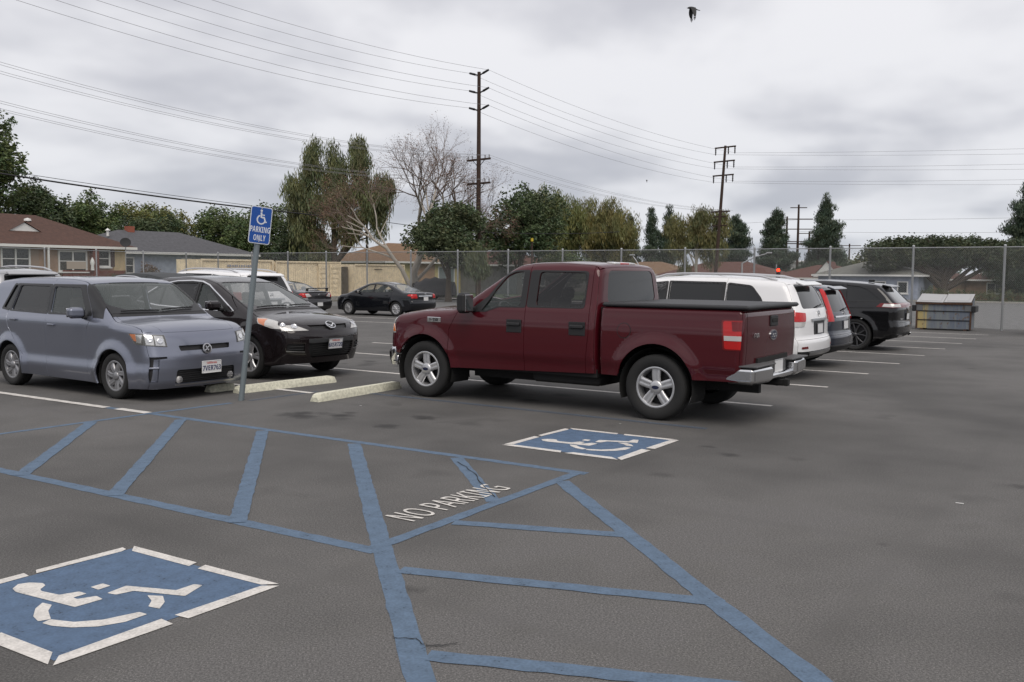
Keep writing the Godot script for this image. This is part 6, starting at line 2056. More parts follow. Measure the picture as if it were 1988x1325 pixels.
func build_dumpsters() -> void:
	var t := thing("dumpster", "grey-blue metal dumpster with yellow stains and closed silver lids", "dumpster", Vector3(-5.69, ground_y(-36.2), -36.2), 0.03)
	var w := 1.80
	var d := 1.05
	var body := Mesher.new()
	# body: front lower than the back
	var pf := 0.98
	var pb := 1.22
	var P := func(x: float, y: float, z: float) -> Vector3: return Vector3(x, y, z)
	var hw := w * 0.5
	body.face([P.call(-hw, 0.06, 0), P.call(hw, 0.06, 0), P.call(hw, pf, 0), P.call(-hw, pf, 0)], Vector3(0, 0, 1))
	body.face([P.call(-hw, 0.06, -d), P.call(hw, 0.06, -d), P.call(hw, pb, -d), P.call(-hw, pb, -d)], Vector3(0, 0, -1))
	for sg in [-1.0, 1.0]:
		body.face([P.call(sg * hw, 0.06, 0), P.call(sg * hw, 0.06, -d), P.call(sg * hw, pb, -d), P.call(sg * hw, pf, 0)], Vector3(sg, 0, 0))
	body.face([P.call(-hw, 0.06, 0), P.call(hw, 0.06, 0), P.call(hw, 0.06, -d), P.call(-hw, 0.06, -d)], Vector3.DOWN)
	for q in body.v:
		body.uv.append(Vector2((q.x + hw) / w if absf(q.z) < 0.01 or absf(absf(q.x) - hw) > 0.01 else 0.5 + q.z * 0.3, 1.0 - q.y / 1.25))
	part(t, "body", body, M.dumpster_paint)
	for y in [0.36, 0.68]:
		part(t, "rib", Mesher.new().rbox(Vector3(0, y, 0.012), Vector3(w, 0.03, 0.024), 0.006), M.dark_metal)
	for sg in [-1.0, 1.0]:
		part(t, "corner_post", Mesher.new().rbox(Vector3(sg * (hw - 0.02), 0.5, 0.012), Vector3(0.06, 0.92, 0.03), 0.008), M.rust)
		part(t, "fork_sleeve", Mesher.new().rbox(Vector3(sg * (hw + 0.07), 0.77, -0.4), Vector3(0.13, 0.22, 0.95), 0.015), M.dark_metal)
		part(t, "sleeve_plate", Mesher.new().rbox(Vector3(sg * (hw - 0.11), 0.80, 0.018), Vector3(0.22, 0.22, 0.03), 0.006), mt("sleeve_grey", L(0.11, 0.115, 0.12), 0.7))
		part(t, "skid", Mesher.new().rbox(Vector3(sg * (hw - 0.2), 0.03, -d * 0.5), Vector3(0.1, 0.06, d), 0.01), M.rust)
		var lid := Mesher.new()
		lid.rbox(Vector3(0, 0, 0), Vector3(hw - 0.015, 0.03, d + 0.14), 0.012)
		lid.rbox(Vector3(0, 0.02, 0), Vector3(hw - 0.2, 0.02, d - 0.1), 0.008)
		part(t, "lid", lid, mt("lid_grey", L(0.36, 0.36, 0.365), 0.5), Vector3(sg * hw * 0.5, 1.135 + sg * 0.006, -d * 0.5 + 0.02), Basis(Vector3.RIGHT, 0.225) * Basis(Vector3.BACK, sg * 0.012))
	part(t, "front_rim", Mesher.new().rbox(Vector3(0, pf - 0.02, 0.03), Vector3(w + 0.06, 0.09, 0.07), 0.015), M.rust)
	part(t, "hinge_bar", Mesher.new().tube([Vector3(-hw, pb + 0.03, -d), Vector3(hw, pb + 0.03, -d)], 0.02, 8), M.rust)
	copy_of(t, "metal dumpster standing alone beyond the open stretch of fence", Vector3(-1.93, ground_y(-35.0), -35.0), -0.05)

func build_containers() -> void:
	var beige: Material = M.container_beige
	var mk := func(called: String, label: String, z0: float, len: float, doors: bool, h: float) -> void:
		var t := thing(called, label, "container", Vector3(-49.75, -0.10, z0), 0.0, "beige shipping containers in a row")
		var wd := 2.44
		# corrugated long side facing +x
		var m := Mesher.new()
		var z := 0.12
		var zend := len - (2.35 if doors else 0.12)
		var cyc := [[0.0, 0.0], [0.07, 0.0], [0.105, -0.024], [0.175, -0.024], [0.21, 0.0]]
		while z < zend - 0.2:
			for i in 4:
				var a := Vector3(cyc[i][1] - 0.02, 0, -(z + cyc[i][0]))
				var b := Vector3(cyc[i + 1][1] - 0.02, 0, -(z + cyc[i + 1][0]))
				var dz := (b - a)
				m.face([a + Vector3(0, 0.16, 0), b + Vector3(0, 0.16, 0), b + Vector3(0, h - 0.11, 0), a + Vector3(0, h - 0.11, 0)], Vector3(-dz.z, 0, dz.x).normalized())
			z += 0.21
		part(t, "corrugated_side", m, beige)
		part(t, "shell", Mesher.new().box(Vector3(-wd * 0.5 - 0.05, h * 0.5, -len * 0.5), Vector3(wd - 0.05, h - 0.06, len - 0.06)), beige)
		part(t, "top_rail", Mesher.new().rbox(Vector3(0, h - 0.06, -len * 0.5), Vector3(0.08, 0.12, len), 0.01), beige)
		part(t, "bottom_rail", Mesher.new().rbox(Vector3(0, 0.08, -len * 0.5), Vector3(0.08, 0.16, len), 0.01), beige)
		for zz in [0.06, len - 0.06]:
			part(t, "corner_post", Mesher.new().rbox(Vector3(0.003, h * 0.5, -zz), Vector3(0.09, h, 0.12), 0.01), beige)
		if doors:
			for k in 2:
				var zc := len - 1.78 + k * 1.12
				var dr := part(t, "door", Mesher.new().rbox(Vector3(0.005, h * 0.5, -zc), Vector3(0.05, h - 0.3, 1.06), 0.01), beige)
				for j in 6:
					part(dr, "pressed_panel", Mesher.new().rbox(Vector3(0.035, 0.36 + j * 0.355, -zc), Vector3(0.035, 0.2, 0.8), 0.014), beige)
				for s in [-0.3, 0.3]:
					part(dr, "lock_rod", Mesher.new().tube([Vector3(0.075, 0.18, -zc - s), Vector3(0.075, h - 0.14, -zc - s)], 0.016, 6), beige)
	mk.call("shipping_container", "beige shipping container with faded blue lettering near its top edge", -38.6, 6.06, false, 2.59)
	mk.call("shipping_container", "beige shipping container with ribbed double doors", -44.85, 6.4, true, 2.55)
	mk.call("shipping_container", "low plain beige shipping container beside the tan roofed house", -52.7, 5.9, false, 2.42)
	var c: Node3D = get_node("shipping_container")
	var lm := Mesher.new()
	var lr := RandomNumberGenerator.new()
	lr.seed = 5
	for row in 2:
		var z := -2.1
		while z > -4.2:
			var wl := lr.randf_range(0.08, 0.15)
			lm.box(Vector3(0.035, 2.16 - row * 0.22, z - wl * 0.5), Vector3(0.012, lr.randf_range(0.10, 0.15), wl))
			z -= wl + lr.randf_range(0.04, 0.09)
	var lo := part(c, "faded_lettering", lm, mt("faded_blue", L(0.26, 0.28, 0.34), 0.8))
	lo.set_meta("kind", "stuff")
	var v := part(get_node("shipping_container_002"), "vent", Mesher.new().rbox(Vector3(0.035, 2.02, -2.7), Vector3(0.03, 0.06, 0.9), 0.01), M.container_dark)
	v.set_meta("label", "dark vent slot")
	# dark box added for the gap and corrugated side between second and third container
	tag(part(self, "dark_gap_box", Mesher.new().box(Vector3(-51.2, 1.0, -51.95), Vector3(2.0, 2.2, 1.1)), M.container_dark), "narrow dark box added in the gap between two beige containers", "filler")

func build_trailer() -> void:
	var t := thing("covered_trailer", "boat on a trailer under a dark grey tarpaulin beside the container", "trailer", Vector3(-42.6, ground_y(-53.5), -53.6), 0.35)
	var m := Mesher.new()
	var rows := []
	for i in 9:
		var f := i / 8.0
		var x := lerpf(-1.5, 1.5, f)
		var hh := 0.95 + 0.35 * sin(f * PI) + (0.12 if i % 2 == 0 else 0.0)
		var ww := 0.75 * (0.45 + 0.6 * sin(clampf(f * 1.1, 0.0, 1.0) * PI * 0.8 + 0.3))
		var row := []
		for j in 9:
			var a := PI * j / 8.0
			row.append(m.add(Vector3(x, 0.45 + (hh - 0.2) * sin(a) * (1.0 if j != 4 else 1.08), ww * cos(a)), Vector3(0, sin(a), cos(a)).normalized()))
		rows.append(row)
	for i in 8:
		for j in 8:
			m.quad(rows[i][j], rows[i + 1][j], rows[i + 1][j + 1], rows[i][j + 1])
	for e in [0, 8]:
		var pts := []
		for j in 9:
			pts.append(m.v[rows[e][j]])
		m.face(pts, Vector3(-1 if e == 0 else 1, 0, 0))
	part(t, "tarpaulin", m, mt("tarp", L(0.045, 0.045, 0.052), 0.7))
	part(t, "frame", Mesher.new().rbox(Vector3(0, 0.4, 0), Vector3(3.0, 0.1, 0.9), 0.02), M.dark_metal)
	for sg in [1.0, -1.0]:
		var tm := tyre_mesh(0.3, 0.18, 0.17)
		part(t, "wheel", tm, M.tyre, Vector3(-0.3, 0.3, sg * 0.62))
	part(t, "motor", Mesher.new().rbox(Vector3(-1.6, 0.95, 0), Vector3(0.3, 0.7, 0.3), 0.08), M.dark_metal)
# ---------------------------------------------------------------- trees
var clumps := {}

func leaf_mesh(kind: String) -> ArrayMesh:
	if clumps.has(kind):
		return clumps[kind]
	var r := RandomNumberGenerator.new()
	r.seed = hash(kind) % 10000
	var m := Mesher.new()
	var n := 26
	var ll := 0.26
	var lw := 0.12
	var sp := Vector3(0.5, 0.42, 0.5)
	var droop := 0.0
	match kind:
		"willow":
			n = 34
			ll = 0.42
			lw = 0.06
			sp = Vector3(0.42, 0.75, 0.42)
			droop = 1.0
		"needle":
			n = 30
			ll = 0.34
			lw = 0.075
			sp = Vector3(0.5, 0.36, 0.5)
			droop = -0.5
		"sparse":
			n = 7
			ll = 0.16
			lw = 0.10
			sp = Vector3(0.7, 0.6, 0.7)
	for i in n:
		var c := Vector3(r.randf_range(-1, 1), r.randf_range(-1, 1), r.randf_range(-1, 1))
		if c.length() > 1.0:
			c = c.normalized() * r.randf()
		c *= sp
		var d := Vector3(r.randf_range(-1, 1), r.randf_range(-1, 1) * 0.6, r.randf_range(-1, 1))
		if droop != 0.0:
			d = d * 0.35 + Vector3.DOWN * droop + c * 0.6
		d = d.normalized() * ll * r.randf_range(0.7, 1.25)
		var s := d.cross(Vector3(r.randf_range(-1, 1), r.randf_range(-1, 1), r.randf_range(-1, 1))).normalized() * lw * r.randf_range(0.7, 1.2)
		var nn := s.cross(d).normalized()
		if nn.dot(c + Vector3(0, 0.25, 0)) < 0.0:
			nn = -nn
		m.face([c - d * 0.5, c + s * 0.5, c + d * 0.5, c - s * 0.5], nn)
	clumps[kind] = m.mesh()
	return clumps[kind]

func leaf_mat() -> StandardMaterial3D:
	var m := mt("foliage", Color.WHITE, 0.62)
	m.vertex_color_use_as_albedo = true
	m.backlight_enabled = true
	m.backlight = Color(0.35, 0.35, 0.35)
	m.cull_mode = BaseMaterial3D.CULL_DISABLED
	return m

# lobes: [centre offset, radii]; leaves are spread through their volume, thinned by noise
func crown(parent: Node3D, called: String, lobes: Array, kind: String, count: int, size: float, c: Color, seed_: int, gap := 0.1) -> void:
	var r := RandomNumberGenerator.new()
	r.seed = seed_
	var nz := FastNoiseLite.new()
	nz.seed = seed_
	nz.frequency = 0.55 / size
	var weights := []
	var total := 0.0
	for l in lobes:
		var q: Vector3 = l[1]
		total += pow(q.x * q.y * q.z, 0.66)
		weights.append(total)
	var xf: Array[Transform3D] = []
	var cols: Array[Color] = []
	var guard := 0
	while xf.size() < count and guard < count * 6:
		guard += 1
		var pick := r.randf() * total
		var k := 0
		while weights[k] < pick:
			k += 1
		var d := Vector3(r.randfn(), r.randfn(), r.randfn()).normalized()
		var rad := pow(r.randf(), 0.42)
		var p: Vector3 = lobes[k][0] + d * (lobes[k][1] as Vector3) * rad
		if nz.get_noise_3dv(p) < -0.32 + gap * 2.0 * rad:
			continue
		var s := size * r.randf_range(0.7, 1.35)
		var b := Basis(Vector3.UP, r.randf() * TAU)
		if kind != "willow":
			b = b * Basis(Vector3.RIGHT, r.randf_range(-0.6, 0.6))
		xf.append(Transform3D(b.scaled(Vector3.ONE * s), p))
		var v := r.randf_range(0.9, 2.2)
		var warm := r.randf_range(-0.12, 0.25)
		cols.append(Color(c.r * v * (1.0 + warm), c.g * v, c.b * v * (1.0 - warm * 0.6)))
	var mm := MultiMesh.new()
	mm.transform_format = MultiMesh.TRANSFORM_3D
	mm.use_colors = true
	mm.mesh = leaf_mesh(kind)
	mm.instance_count = xf.size()
	for i in xf.size():
		mm.set_instance_transform(i, xf[i])
		mm.set_instance_color(i, cols[i])
	var o := MultiMeshInstance3D.new()
	o.name = numbered(parent, called)
	o.multimesh = mm
	o.material_override = leaf_mat()
	o.set_meta("kind", "stuff")
	parent.add_child(o)

func limbs(parent: Node3D, r0: float, h: float, lobes: Array, mat: Material, seed_: int) -> void:
	var r := RandomNumberGenerator.new()
	r.seed = seed_
	var m := Mesher.new()
	var pts := []
	var rad := []
	for i in 6:
		var f := i / 5.0
		pts.append(Vector3(r.randf_range(-0.12, 0.12) * h * 0.12 * f, h * f, r.randf_range(-0.12, 0.12) * h * 0.12 * f))
		rad.append(r0 * (1.25 if i == 0 else lerpf(1.0, 0.55, f)))
	m.tube(pts, rad, 8)
	part(parent, "trunk", m, mat)
	var b := Mesher.new()
	for l in lobes:
		var e: Vector3 = l[0]
		var s: Vector3 = pts[clampi(int(r.randf_range(2.0, 5.9)), 2, 5)]
		var mid := s.lerp(e, 0.5) + Vector3(r.randf_range(-0.3, 0.3), 0.25, r.randf_range(-0.3, 0.3))
		b.tube([s, mid, e], [r0 * 0.5, r0 * 0.33, r0 * 0.12], 6, false)
		for k in 3:
			var q: Vector3 = e + Vector3(r.randfn(), r.randfn() * 0.7, r.randfn()) * (l[1] as Vector3) * 0.5
			b.tube([mid, q], [r0 * 0.2, r0 * 0.04], 4, false)
	part(parent, "limb", b, mat).set_meta("kind", "stuff")

# a broad-leaved tree: crown of a few uneven lobes scattered from a seed
func leafy(called: String, label: String, at: Vector3, h: float, w: float, base: float, kind: String, c: Color, seed_: int, count: int, size: float, trunk_mat: Material, r0 := 0.2, group := "", gap := 0.1, n := 7) -> Node3D:
	var r := RandomNumberGenerator.new()
	r.seed = seed_
	var t := thing(called, label, "tree", at, 0.0, group)
	var lobes := []
	var mid := (h + base) * 0.5
	for i in n:
		var a := TAU * (i + r.randf_range(-0.3, 0.3)) / n
		var rr := w * 0.5 * r.randf_range(0.35, 0.62)
		var y := lerpf(base + (h - base) * 0.28, h - (h - base) * 0.25, r.randf())
		lobes.append([Vector3(cos(a) * rr, y, sin(a) * rr), Vector3(w * r.randf_range(0.2, 0.3), (h - base) * r.randf_range(0.2, 0.3), w * r.randf_range(0.2, 0.3))])
	lobes.append([Vector3(r.randf_range(-0.1, 0.1) * w, h - (h - base) * 0.22, 0), Vector3(w * 0.22, (h - base) * 0.22, w * 0.22)])
	lobes.append([Vector3(0, mid, 0), Vector3(w * 0.34, (h - base) * 0.36, w * 0.34)])
	limbs(t, r0, base + (h - base) * 0.35, lobes, trunk_mat, seed_)
	crown(t, "crown", lobes, kind, count, size, c, seed_, gap)
	return t

# a conifer: tapering tiers of clumps with an uneven outline
func conifer(called: String, label: String, at: Vector3, h: float, w: float, c: Color, seed_: int, count: int, fat := 0.75, group := "") -> Node3D:
	var r := RandomNumberGenerator.new()
	r.seed = seed_
	var t := thing(called, label, "tree", at, 0.0, group)
	var lobes := []
	var n := 16
	for i in n:
		var f := (i + 0.5) / n
		var ww := w * 0.5 * pow(1.0 - f, fat) * r.randf_range(0.78, 1.15) * minf(1.0, 0.55 + f * 4.0)
		var a := r.randf() * TAU
		lobes.append([Vector3(cos(a) * ww * 0.35, h * (0.08 + 0.90 * f), sin(a) * ww * 0.35), Vector3(maxf(ww, 0.25), h * 0.05, maxf(ww, 0.25))])
	var m := Mesher.new()
	m.tube([Vector3.ZERO, Vector3(0, h * 0.5, 0), Vector3(0, h * 0.97, 0)], [w * 0.045, w * 0.03, 0.03], 7)
	part(t, "trunk", m, M.bark_dark)
	crown(t, "crown", lobes, "needle", count * 2, 1.0, c, seed_, 0.0)
	return t

func bush(called: String, label: String, at: Vector3, s: Vector3, c: Color, seed_: int, count: int, group := "") -> void:
	var t := thing(called, label, "bush", at, 0.0, group)
	crown(t, "foliage", [[Vector3(0, s.y * 0.5, 0), s * 0.5], [Vector3(s.x * 0.2, s.y * 0.45, 0), s * 0.4], [Vector3(-s.x * 0.22, s.y * 0.42, 0), s * 0.4]], "leaf", count, 0.45, c, seed_, 0.0)
	var m := Mesher.new()
	for k in 3:
		m.tube([Vector3((k - 1) * 0.1, 0, 0), Vector3((k - 1) * s.x * 0.25, s.y * 0.6, 0)], [0.03, 0.01], 5)
	part(t, "stem", m, M.bark_dark)

# a bare winter tree with pale limbs and a haze of twigs
func bare_tree(at: Vector3, h: float) -> void:
	var t := thing("sycamore_tree", "tall nearly bare tree with pale mottled trunk and brown twigs", "tree", at)
	var r := RandomNumberGenerator.new()
	r.seed = 44
	var big := Mesher.new()
	var small := Mesher.new()
	var tips: Array[Vector3] = []
	var stack := []
	# [start, direction, length, radius, level]
	stack.append([Vector3.ZERO, Vector3(0.03, 1, 0.0), h * 0.34, 0.36, 0])
	stack.append([Vector3(0.1, 0.6, 0), Vector3(-0.42, 1, 0.1).normalized(), h * 0.30, 0.2, 0])
	stack.append([Vector3(0.05, 1.2, 0), Vector3(0.55, 1, -0.5).normalized(), h * 0.26, 0.16, 0])
	while stack.size() > 0:
		var b: Array = stack.pop_back()
		var p: Vector3 = b[0]
		var d: Vector3 = b[1]
		var len: float = b[2]
		var rad: float = b[3]
		var lv: int = b[4]
		var pts := [p]
		var rr := [rad]
		var n := 4 if lv < 4 else 3
		for i in n:
			d = (d + Vector3(r.randfn(), r.randfn() * 0.5 + 0.12, r.randfn()) * 0.13).normalized()
			p = p + d * len / n
			pts.append(p)
			rr.append(lerpf(rad, rad * 0.62, (i + 1.0) / n))
		if lv < 3:
			big.tube(pts, rr, 7 if lv < 2 else 5, false)
		else:
			small.tube(pts, rr, 4 if lv < 5 else 3, false)
		if lv >= 5:
			tips.append(p)
		if lv < 6 and rad > 0.005:
			var kids := 3
			if lv == 0:
				kids = 4
			for k in kids:
				var a := r.randf() * TAU
				var side := d.cross(Vector3(cos(a), 0.3, sin(a))).normalized()
				var sp := r.randf_range(0.35, 0.75)
				var nd := (d + side * sp + Vector3(0, 0.08, 0)).normalized()
				var st: Vector3 = pts[n] if k < 2 else pts[n - 1]
				stack.append([st, nd, len * r.randf_range(0.58, 0.82), rad * r.randf_range(0.42, 0.62), lv + 1])
	part(t, "trunk", big, M.bark_pale)
	part(t, "twigs", small, M.twig).set_meta("kind", "stuff")
	var mm := MultiMesh.new()
	mm.transform_format = MultiMesh.TRANSFORM_3D
	mm.use_colors = true
	mm.mesh = leaf_mesh("sparse")
	mm.instance_count = tips.size()
	for i in tips.size():
		mm.set_instance_transform(i, Transform3D(Basis(Vector3.UP, r.randf() * TAU).scaled(Vector3.ONE * r.randf_range(0.3, 0.6)), tips[i]))
		var v := r.randf_range(0.6, 1.4)
		mm.set_instance_color(i, Color(0.16 * v, 0.085 * v, 0.055 * v))
	var o := MultiMeshInstance3D.new()
	o.name = "dry_leaves"
	o.multimesh = mm
	o.material_override = leaf_mat()
	o.set_meta("kind", "stuff")
	t.add_child(o)

func build_trees() -> void:
	var g := func(x: float, z: float) -> Vector3: return Vector3(x, maxf(ground_y(z), -3.0), z)
	var dark := Color(0.034, 0.052, 0.021)
	var mid := Color(0.052, 0.078, 0.028)
	var olive := Color(0.085, 0.098, 0.032)
	var blueg := Color(0.032, 0.050, 0.031)
	# left side, beyond the houses
	leafy("evergreen_tree", "tall dense evergreen tree towering over the brown roofed house", Vector3(-70.6, 0.5, -35.2), 15.0, 7.2, 3.0, "leaf", mid, 1, 1600, 1.0, M.bark_dark, 0.35, "", 0.12, 11)
	leafy("evergreen_tree", "dark evergreen tree between the tall tree and the rounded trees", Vector3(-73.5, 0.5, -41.4), 8.6, 6.0, 2.0, "leaf", dark, 2, 900, 0.95, M.bark_dark, 0.3)
	leafy("leafy_tree", "open crowned green tree behind the brown roofed house", Vector3(-79.5, 0.5, -49.9), 8.5, 6.8, 2.6, "leaf", mid, 3, 900, 0.85, M.bark_dark, 0.22, "", 0.2)
	leafy("leafy_tree", "rounded olive green tree behind the grey roof", Vector3(-77.5, 0.5, -55.0), 7.6, 7.4, 2.0, "leaf", olive, 4, 950, 0.85, M.bark_dark, 0.22)
	leafy("leafy_tree", "low dark tree behind the red chimney", Vector3(-72.5, 0.5, -51.0), 6.0, 6.5, 1.5, "leaf", dark, 5, 700, 0.85, M.bark_dark, 0.22)
	leafy("leafy_tree", "green tree behind the end of the grey roof", Vector3(-74.5, 0.5, -60.6), 7.5, 7.0, 1.8, "leaf", mid, 6, 900, 0.85, M.bark_dark, 0.22)
	leafy("leafy_tree", "dense green tree behind the blue parking sign", Vector3(-69.0, 0.3, -60.5), 7.9, 7.4, 1.2, "leaf", mid, 7, 950, 0.85, M.bark_dark, 0.22)
	leafy("leafy_tree", "bushy tree close beside the tall drooping tree", Vector3(-63.0, 0.2, -60.0), 7.2, 6.6, 0.8, "leaf", dark, 8, 850, 0.85, M.bark_dark, 0.22)
	# drooping gum tree behind the containers
	var gum := thing("gum_tree", "tall gum tree with drooping grey-green foliage behind the containers", "tree", g.call(-56.6, -57.5))
	var gl := [[Vector3(-1.6, 11.0, 0.8), Vector3(1.0, 2.2, 1.0)], [Vector3(-0.2, 10.6, -0.3), Vector3(1.2, 2.2, 1.2)], [Vector3(1.9, 10.8, -1.2), Vector3(1.0, 2.4, 1.0)], [Vector3(-2.4, 8.2, 1.4), Vector3(1.6, 2.2, 1.6)], [Vector3(0.0, 8.0, 0.2), Vector3(2.0, 2.4, 1.8)], [Vector3(2.6, 8.0, -1.6), Vector3(1.8, 2.2, 1.6)], [Vector3(3.7, 8.6, -2.4), Vector3(0.9, 1.4, 0.9)], [Vector3(-2.2, 5.6, 1.2), Vector3(1.5, 2.0, 1.4)], [Vector3(1.0, 5.8, -0.6), Vector3(1.4, 1.6, 1.4)], [Vector3(3.0, 6.2, -2.0), Vector3(1.0, 1.8, 1.0)], [Vector3(-1.4, 3.4, 0.6), Vector3(1.4, 1.8, 1.3)]]
	limbs(gum, 0.32, 6.5, gl, M.bark_dark, 9)
	crown(gum, "crown", gl, "willow", 1700, 1.0, Color(0.062, 0.075, 0.032), 9, 0.16)
	bare_tree(g.call(-46.4, -55.6), 13.2)
	# dark tree with a stub limb in front of the tan houses
	leafy("street_tree", "dark leafy street tree standing before the tall utility pole", g.call(-40.6, -52.6), 7.2, 6.6, 2.3, "leaf", Color(0.042, 0.058, 0.026), 12, 1300, 0.8, M.bark_dark, 0.22, "", 0.08, 9)
	leafy("street_tree", "small drooping street tree under the dark leafy street tree", g.call(-36.9, -51.0), 3.6, 1.7, 1.1, "willow", Color(0.05, 0.065, 0.03), 13, 160, 0.7, M.bark_dark, 0.08, "", 0.1, 4)
	leafy("broad_tree", "broad dark tree beyond the tan houses", g.call(-48.3, -73.5), 10.6, 9.4, 1.8, "leaf", dark, 14, 1200, 1.0, M.bark_dark, 0.3)
	leafy("gum_tree", "olive gum tree with loose crown beside the broad dark tree", g.call(-51.8, -86.5), 11.2, 8.2, 1.6, "willow", olive, 15, 1150, 1.0, M.bark_pale, 0.25, "", 0.14)
	leafy("gum_tree", "yellowish gum tree at the end of the row beyond the pickup cab", g.call(-47.6, -89.5), 10.4, 8.0, 1.2, "willow", Color(0.085, 0.085, 0.03), 16, 1100, 1.0, M.bark_pale, 0.25, "", 0.14)
	leafy("leafy_tree", "low green bush-like tree under the olive gum tree", g.call(-47.0, -80.0), 4.6, 7.5, 0.3, "leaf", mid, 17, 700, 0.85, M.bark_dark, 0.2)
	# gum behind the pickup's bed
	var g2 := thing("gum_tree", "drooping olive gum tree in front of the leaning utility pole", "tree", g.call(-39.6, -95.0))
	var ql := [[Vector3(-2.2, 7.2, 0.8), Vector3(1.2, 1.4, 1.2)], [Vector3(0.3, 8.2, 0.0), Vector3(1.3, 1.5, 1.3)], [Vector3(2.2, 7.4, -1.0), Vector3(1.2, 1.7, 1.2)], [Vector3(-1.8, 5.2, 0.6), Vector3(1.4, 1.4, 1.3)], [Vector3(1.6, 5.0, -0.8), Vector3(1.5, 1.8, 1.4)], [Vector3(0.0, 6.2, 0.0), Vector3(1.6, 1.6, 1.5)], [Vector3(-1.2, 2.4, 0.3), Vector3(0.7, 1.2, 0.7)]]
	limbs(g2, 0.22, 5.0, ql, M.bark_pale, 18)
	crown(g2, "crown", ql, "willow", 900, 0.95, Color(0.085, 0.088, 0.035), 18, 0.14)
	# conifers along the far street
	for q in [[-65.5, -125.0, 10.6, 3.6, "slim dark conifer, the shorter of a close pair"], [-63.4, -126.5, 11.6, 3.6, "slim dark conifer, the taller of a close pair"], [-60.6, -128.0, 12.6, 4.0, "dark conifer with a narrow top beside the slim pair"], [-58.6, -129.5, 13.2, 3.4, "dark conifer standing close behind the drooping olive gum tree"]]:
		conifer("conifer_tree", q[4], g.call(q[0], q[1]), q[2], q[3], blueg, int(q[2] * 10), 420, 0.6, "far conifers")
	conifer("conifer_tree", "broad dark conifer beside the leaning utility pole", g.call(-44.8, -120.4), 10.6, 5.4, blueg, 61, 750, 0.5)
	conifer("conifer_tree", "dark conifer behind the red traffic light", g.call(-40.3, -123.4), 11.5, 6.6, blueg, 62, 800, 0.62)
	conifer("conifer_tree", "tallest pointed conifer beside the small crossarm poles", g.call(-33.4, -122.0), 13.2, 7.6, blueg, 63, 950, 0.8)
	conifer("conifer_tree", "tall conifer beyond the broad clipped tree", g.call(-9.8, -113.5), 13.6, 8.2, blueg, 64, 950, 0.85)
	leafy("leafy_tree", "far low tree beside the slim conifers", g.call(-62.5, -118.0), 6.0, 7.0, 0.8, "leaf", mid, 65, 400, 1.0, M.bark_dark, 0.2)
	leafy("leafy_tree", "far rounded shrub tree beside the broad clipped tree", g.call(-30.5, -128.0), 5.6, 8.0, 0.5, "leaf", olive, 66, 450, 1.0, M.bark_dark, 0.2)
	# broad clipped ficus on the right
	var f := thing("ficus_tree", "broad clipped ficus tree with flat dark crown above the houses", "tree", g.call(-16.0, -101.0))
	var fl := []
	var r := RandomNumberGenerator.new()
	r.seed = 71
	for i in 13:
		var x := lerpf(-6.6, 7.0, i / 12.0)
		fl.append([Vector3(x * 0.83, 5.0 + r.randf_range(-0.2, 0.2) - absf(x) * 0.06, -x * 0.45 + r.randf_range(-1.2, 1.2)), Vector3(1.7, 1.55, 2.2)])
	limbs(f, 0.55, 2.6, fl, M.bark_dark, 72)
	crown(f, "crown", fl, "leaf", 3600, 0.85, Color(0.034, 0.046, 0.022), 72, 0.0)
	leafy("leafy_tree", "dark tree growing against the broad clipped ficus", g.call(-6.0, -104.0), 6.6, 6.0, 2.4, "leaf", dark, 73, 600, 0.9, M.bark_dark, 0.3)
	for q in [[-22.0, -126.0, 5.4, 9.0], [-13.0, -128.0, 5.6, 10.0], [-3.0, -126.0, 5.2, 10.0], [6.0, -124.0, 5.6, 9.0]]:
		leafy("leafy_tree", "dark tree filling the gap behind the houses under the ficus", g.call(q[0], q[1]), q[2], q[3], 0.4, "leaf", dark, int(200 + q[0]), 420, 1.1, M.bark_dark, 0.2, "dark trees behind the far houses")
	# hedges
	bush("hedge_bush", "clipped dark hedge at the corner of the brown roofed house", Vector3(-57.0, 0.45, -37.7), Vector3(1.6, 1.1, 2.2), dark, 81, 110)
	bush("hedge_bush", "clipped dark hedge in front of the blue-grey house", Vector3(-58.6, 0.3, -40.6), Vector3(1.6, 1.3, 3.4), dark, 82, 160)
	bush("garden_bush", "bright green round shrub before the brick porch", Vector3(-57.0, 0.3, -35.0), Vector3(1.5, 1.0, 2.2), Color(0.075, 0.12, 0.03), 83, 110)
	bush("garden_bush", "small green shrub under the wide white window", Vector3(-57.0, 0.3, -32.4), Vector3(1.2, 0.9, 1.6), mid, 84, 80)
	bush("garden_bush", "reddish shrub against the blue-grey house wall", Vector3(-60.6, 0.3, -42.6), Vector3(1.4, 2.2, 1.6), Color(0.09, 0.06, 0.035), 85, 110)
	for i in 7:
		bush("roadside_bush", "low rough shrub along the far kerb below the ficus tree", g.call(-20.0 + i * 3.1, -98.6 - (i % 3) * 0.7), Vector3(3.4, 1.2 + 0.3 * (i % 2), 1.8), Color(0.06, 0.075, 0.035), 90 + i, 110, "shrubs along the far kerb")
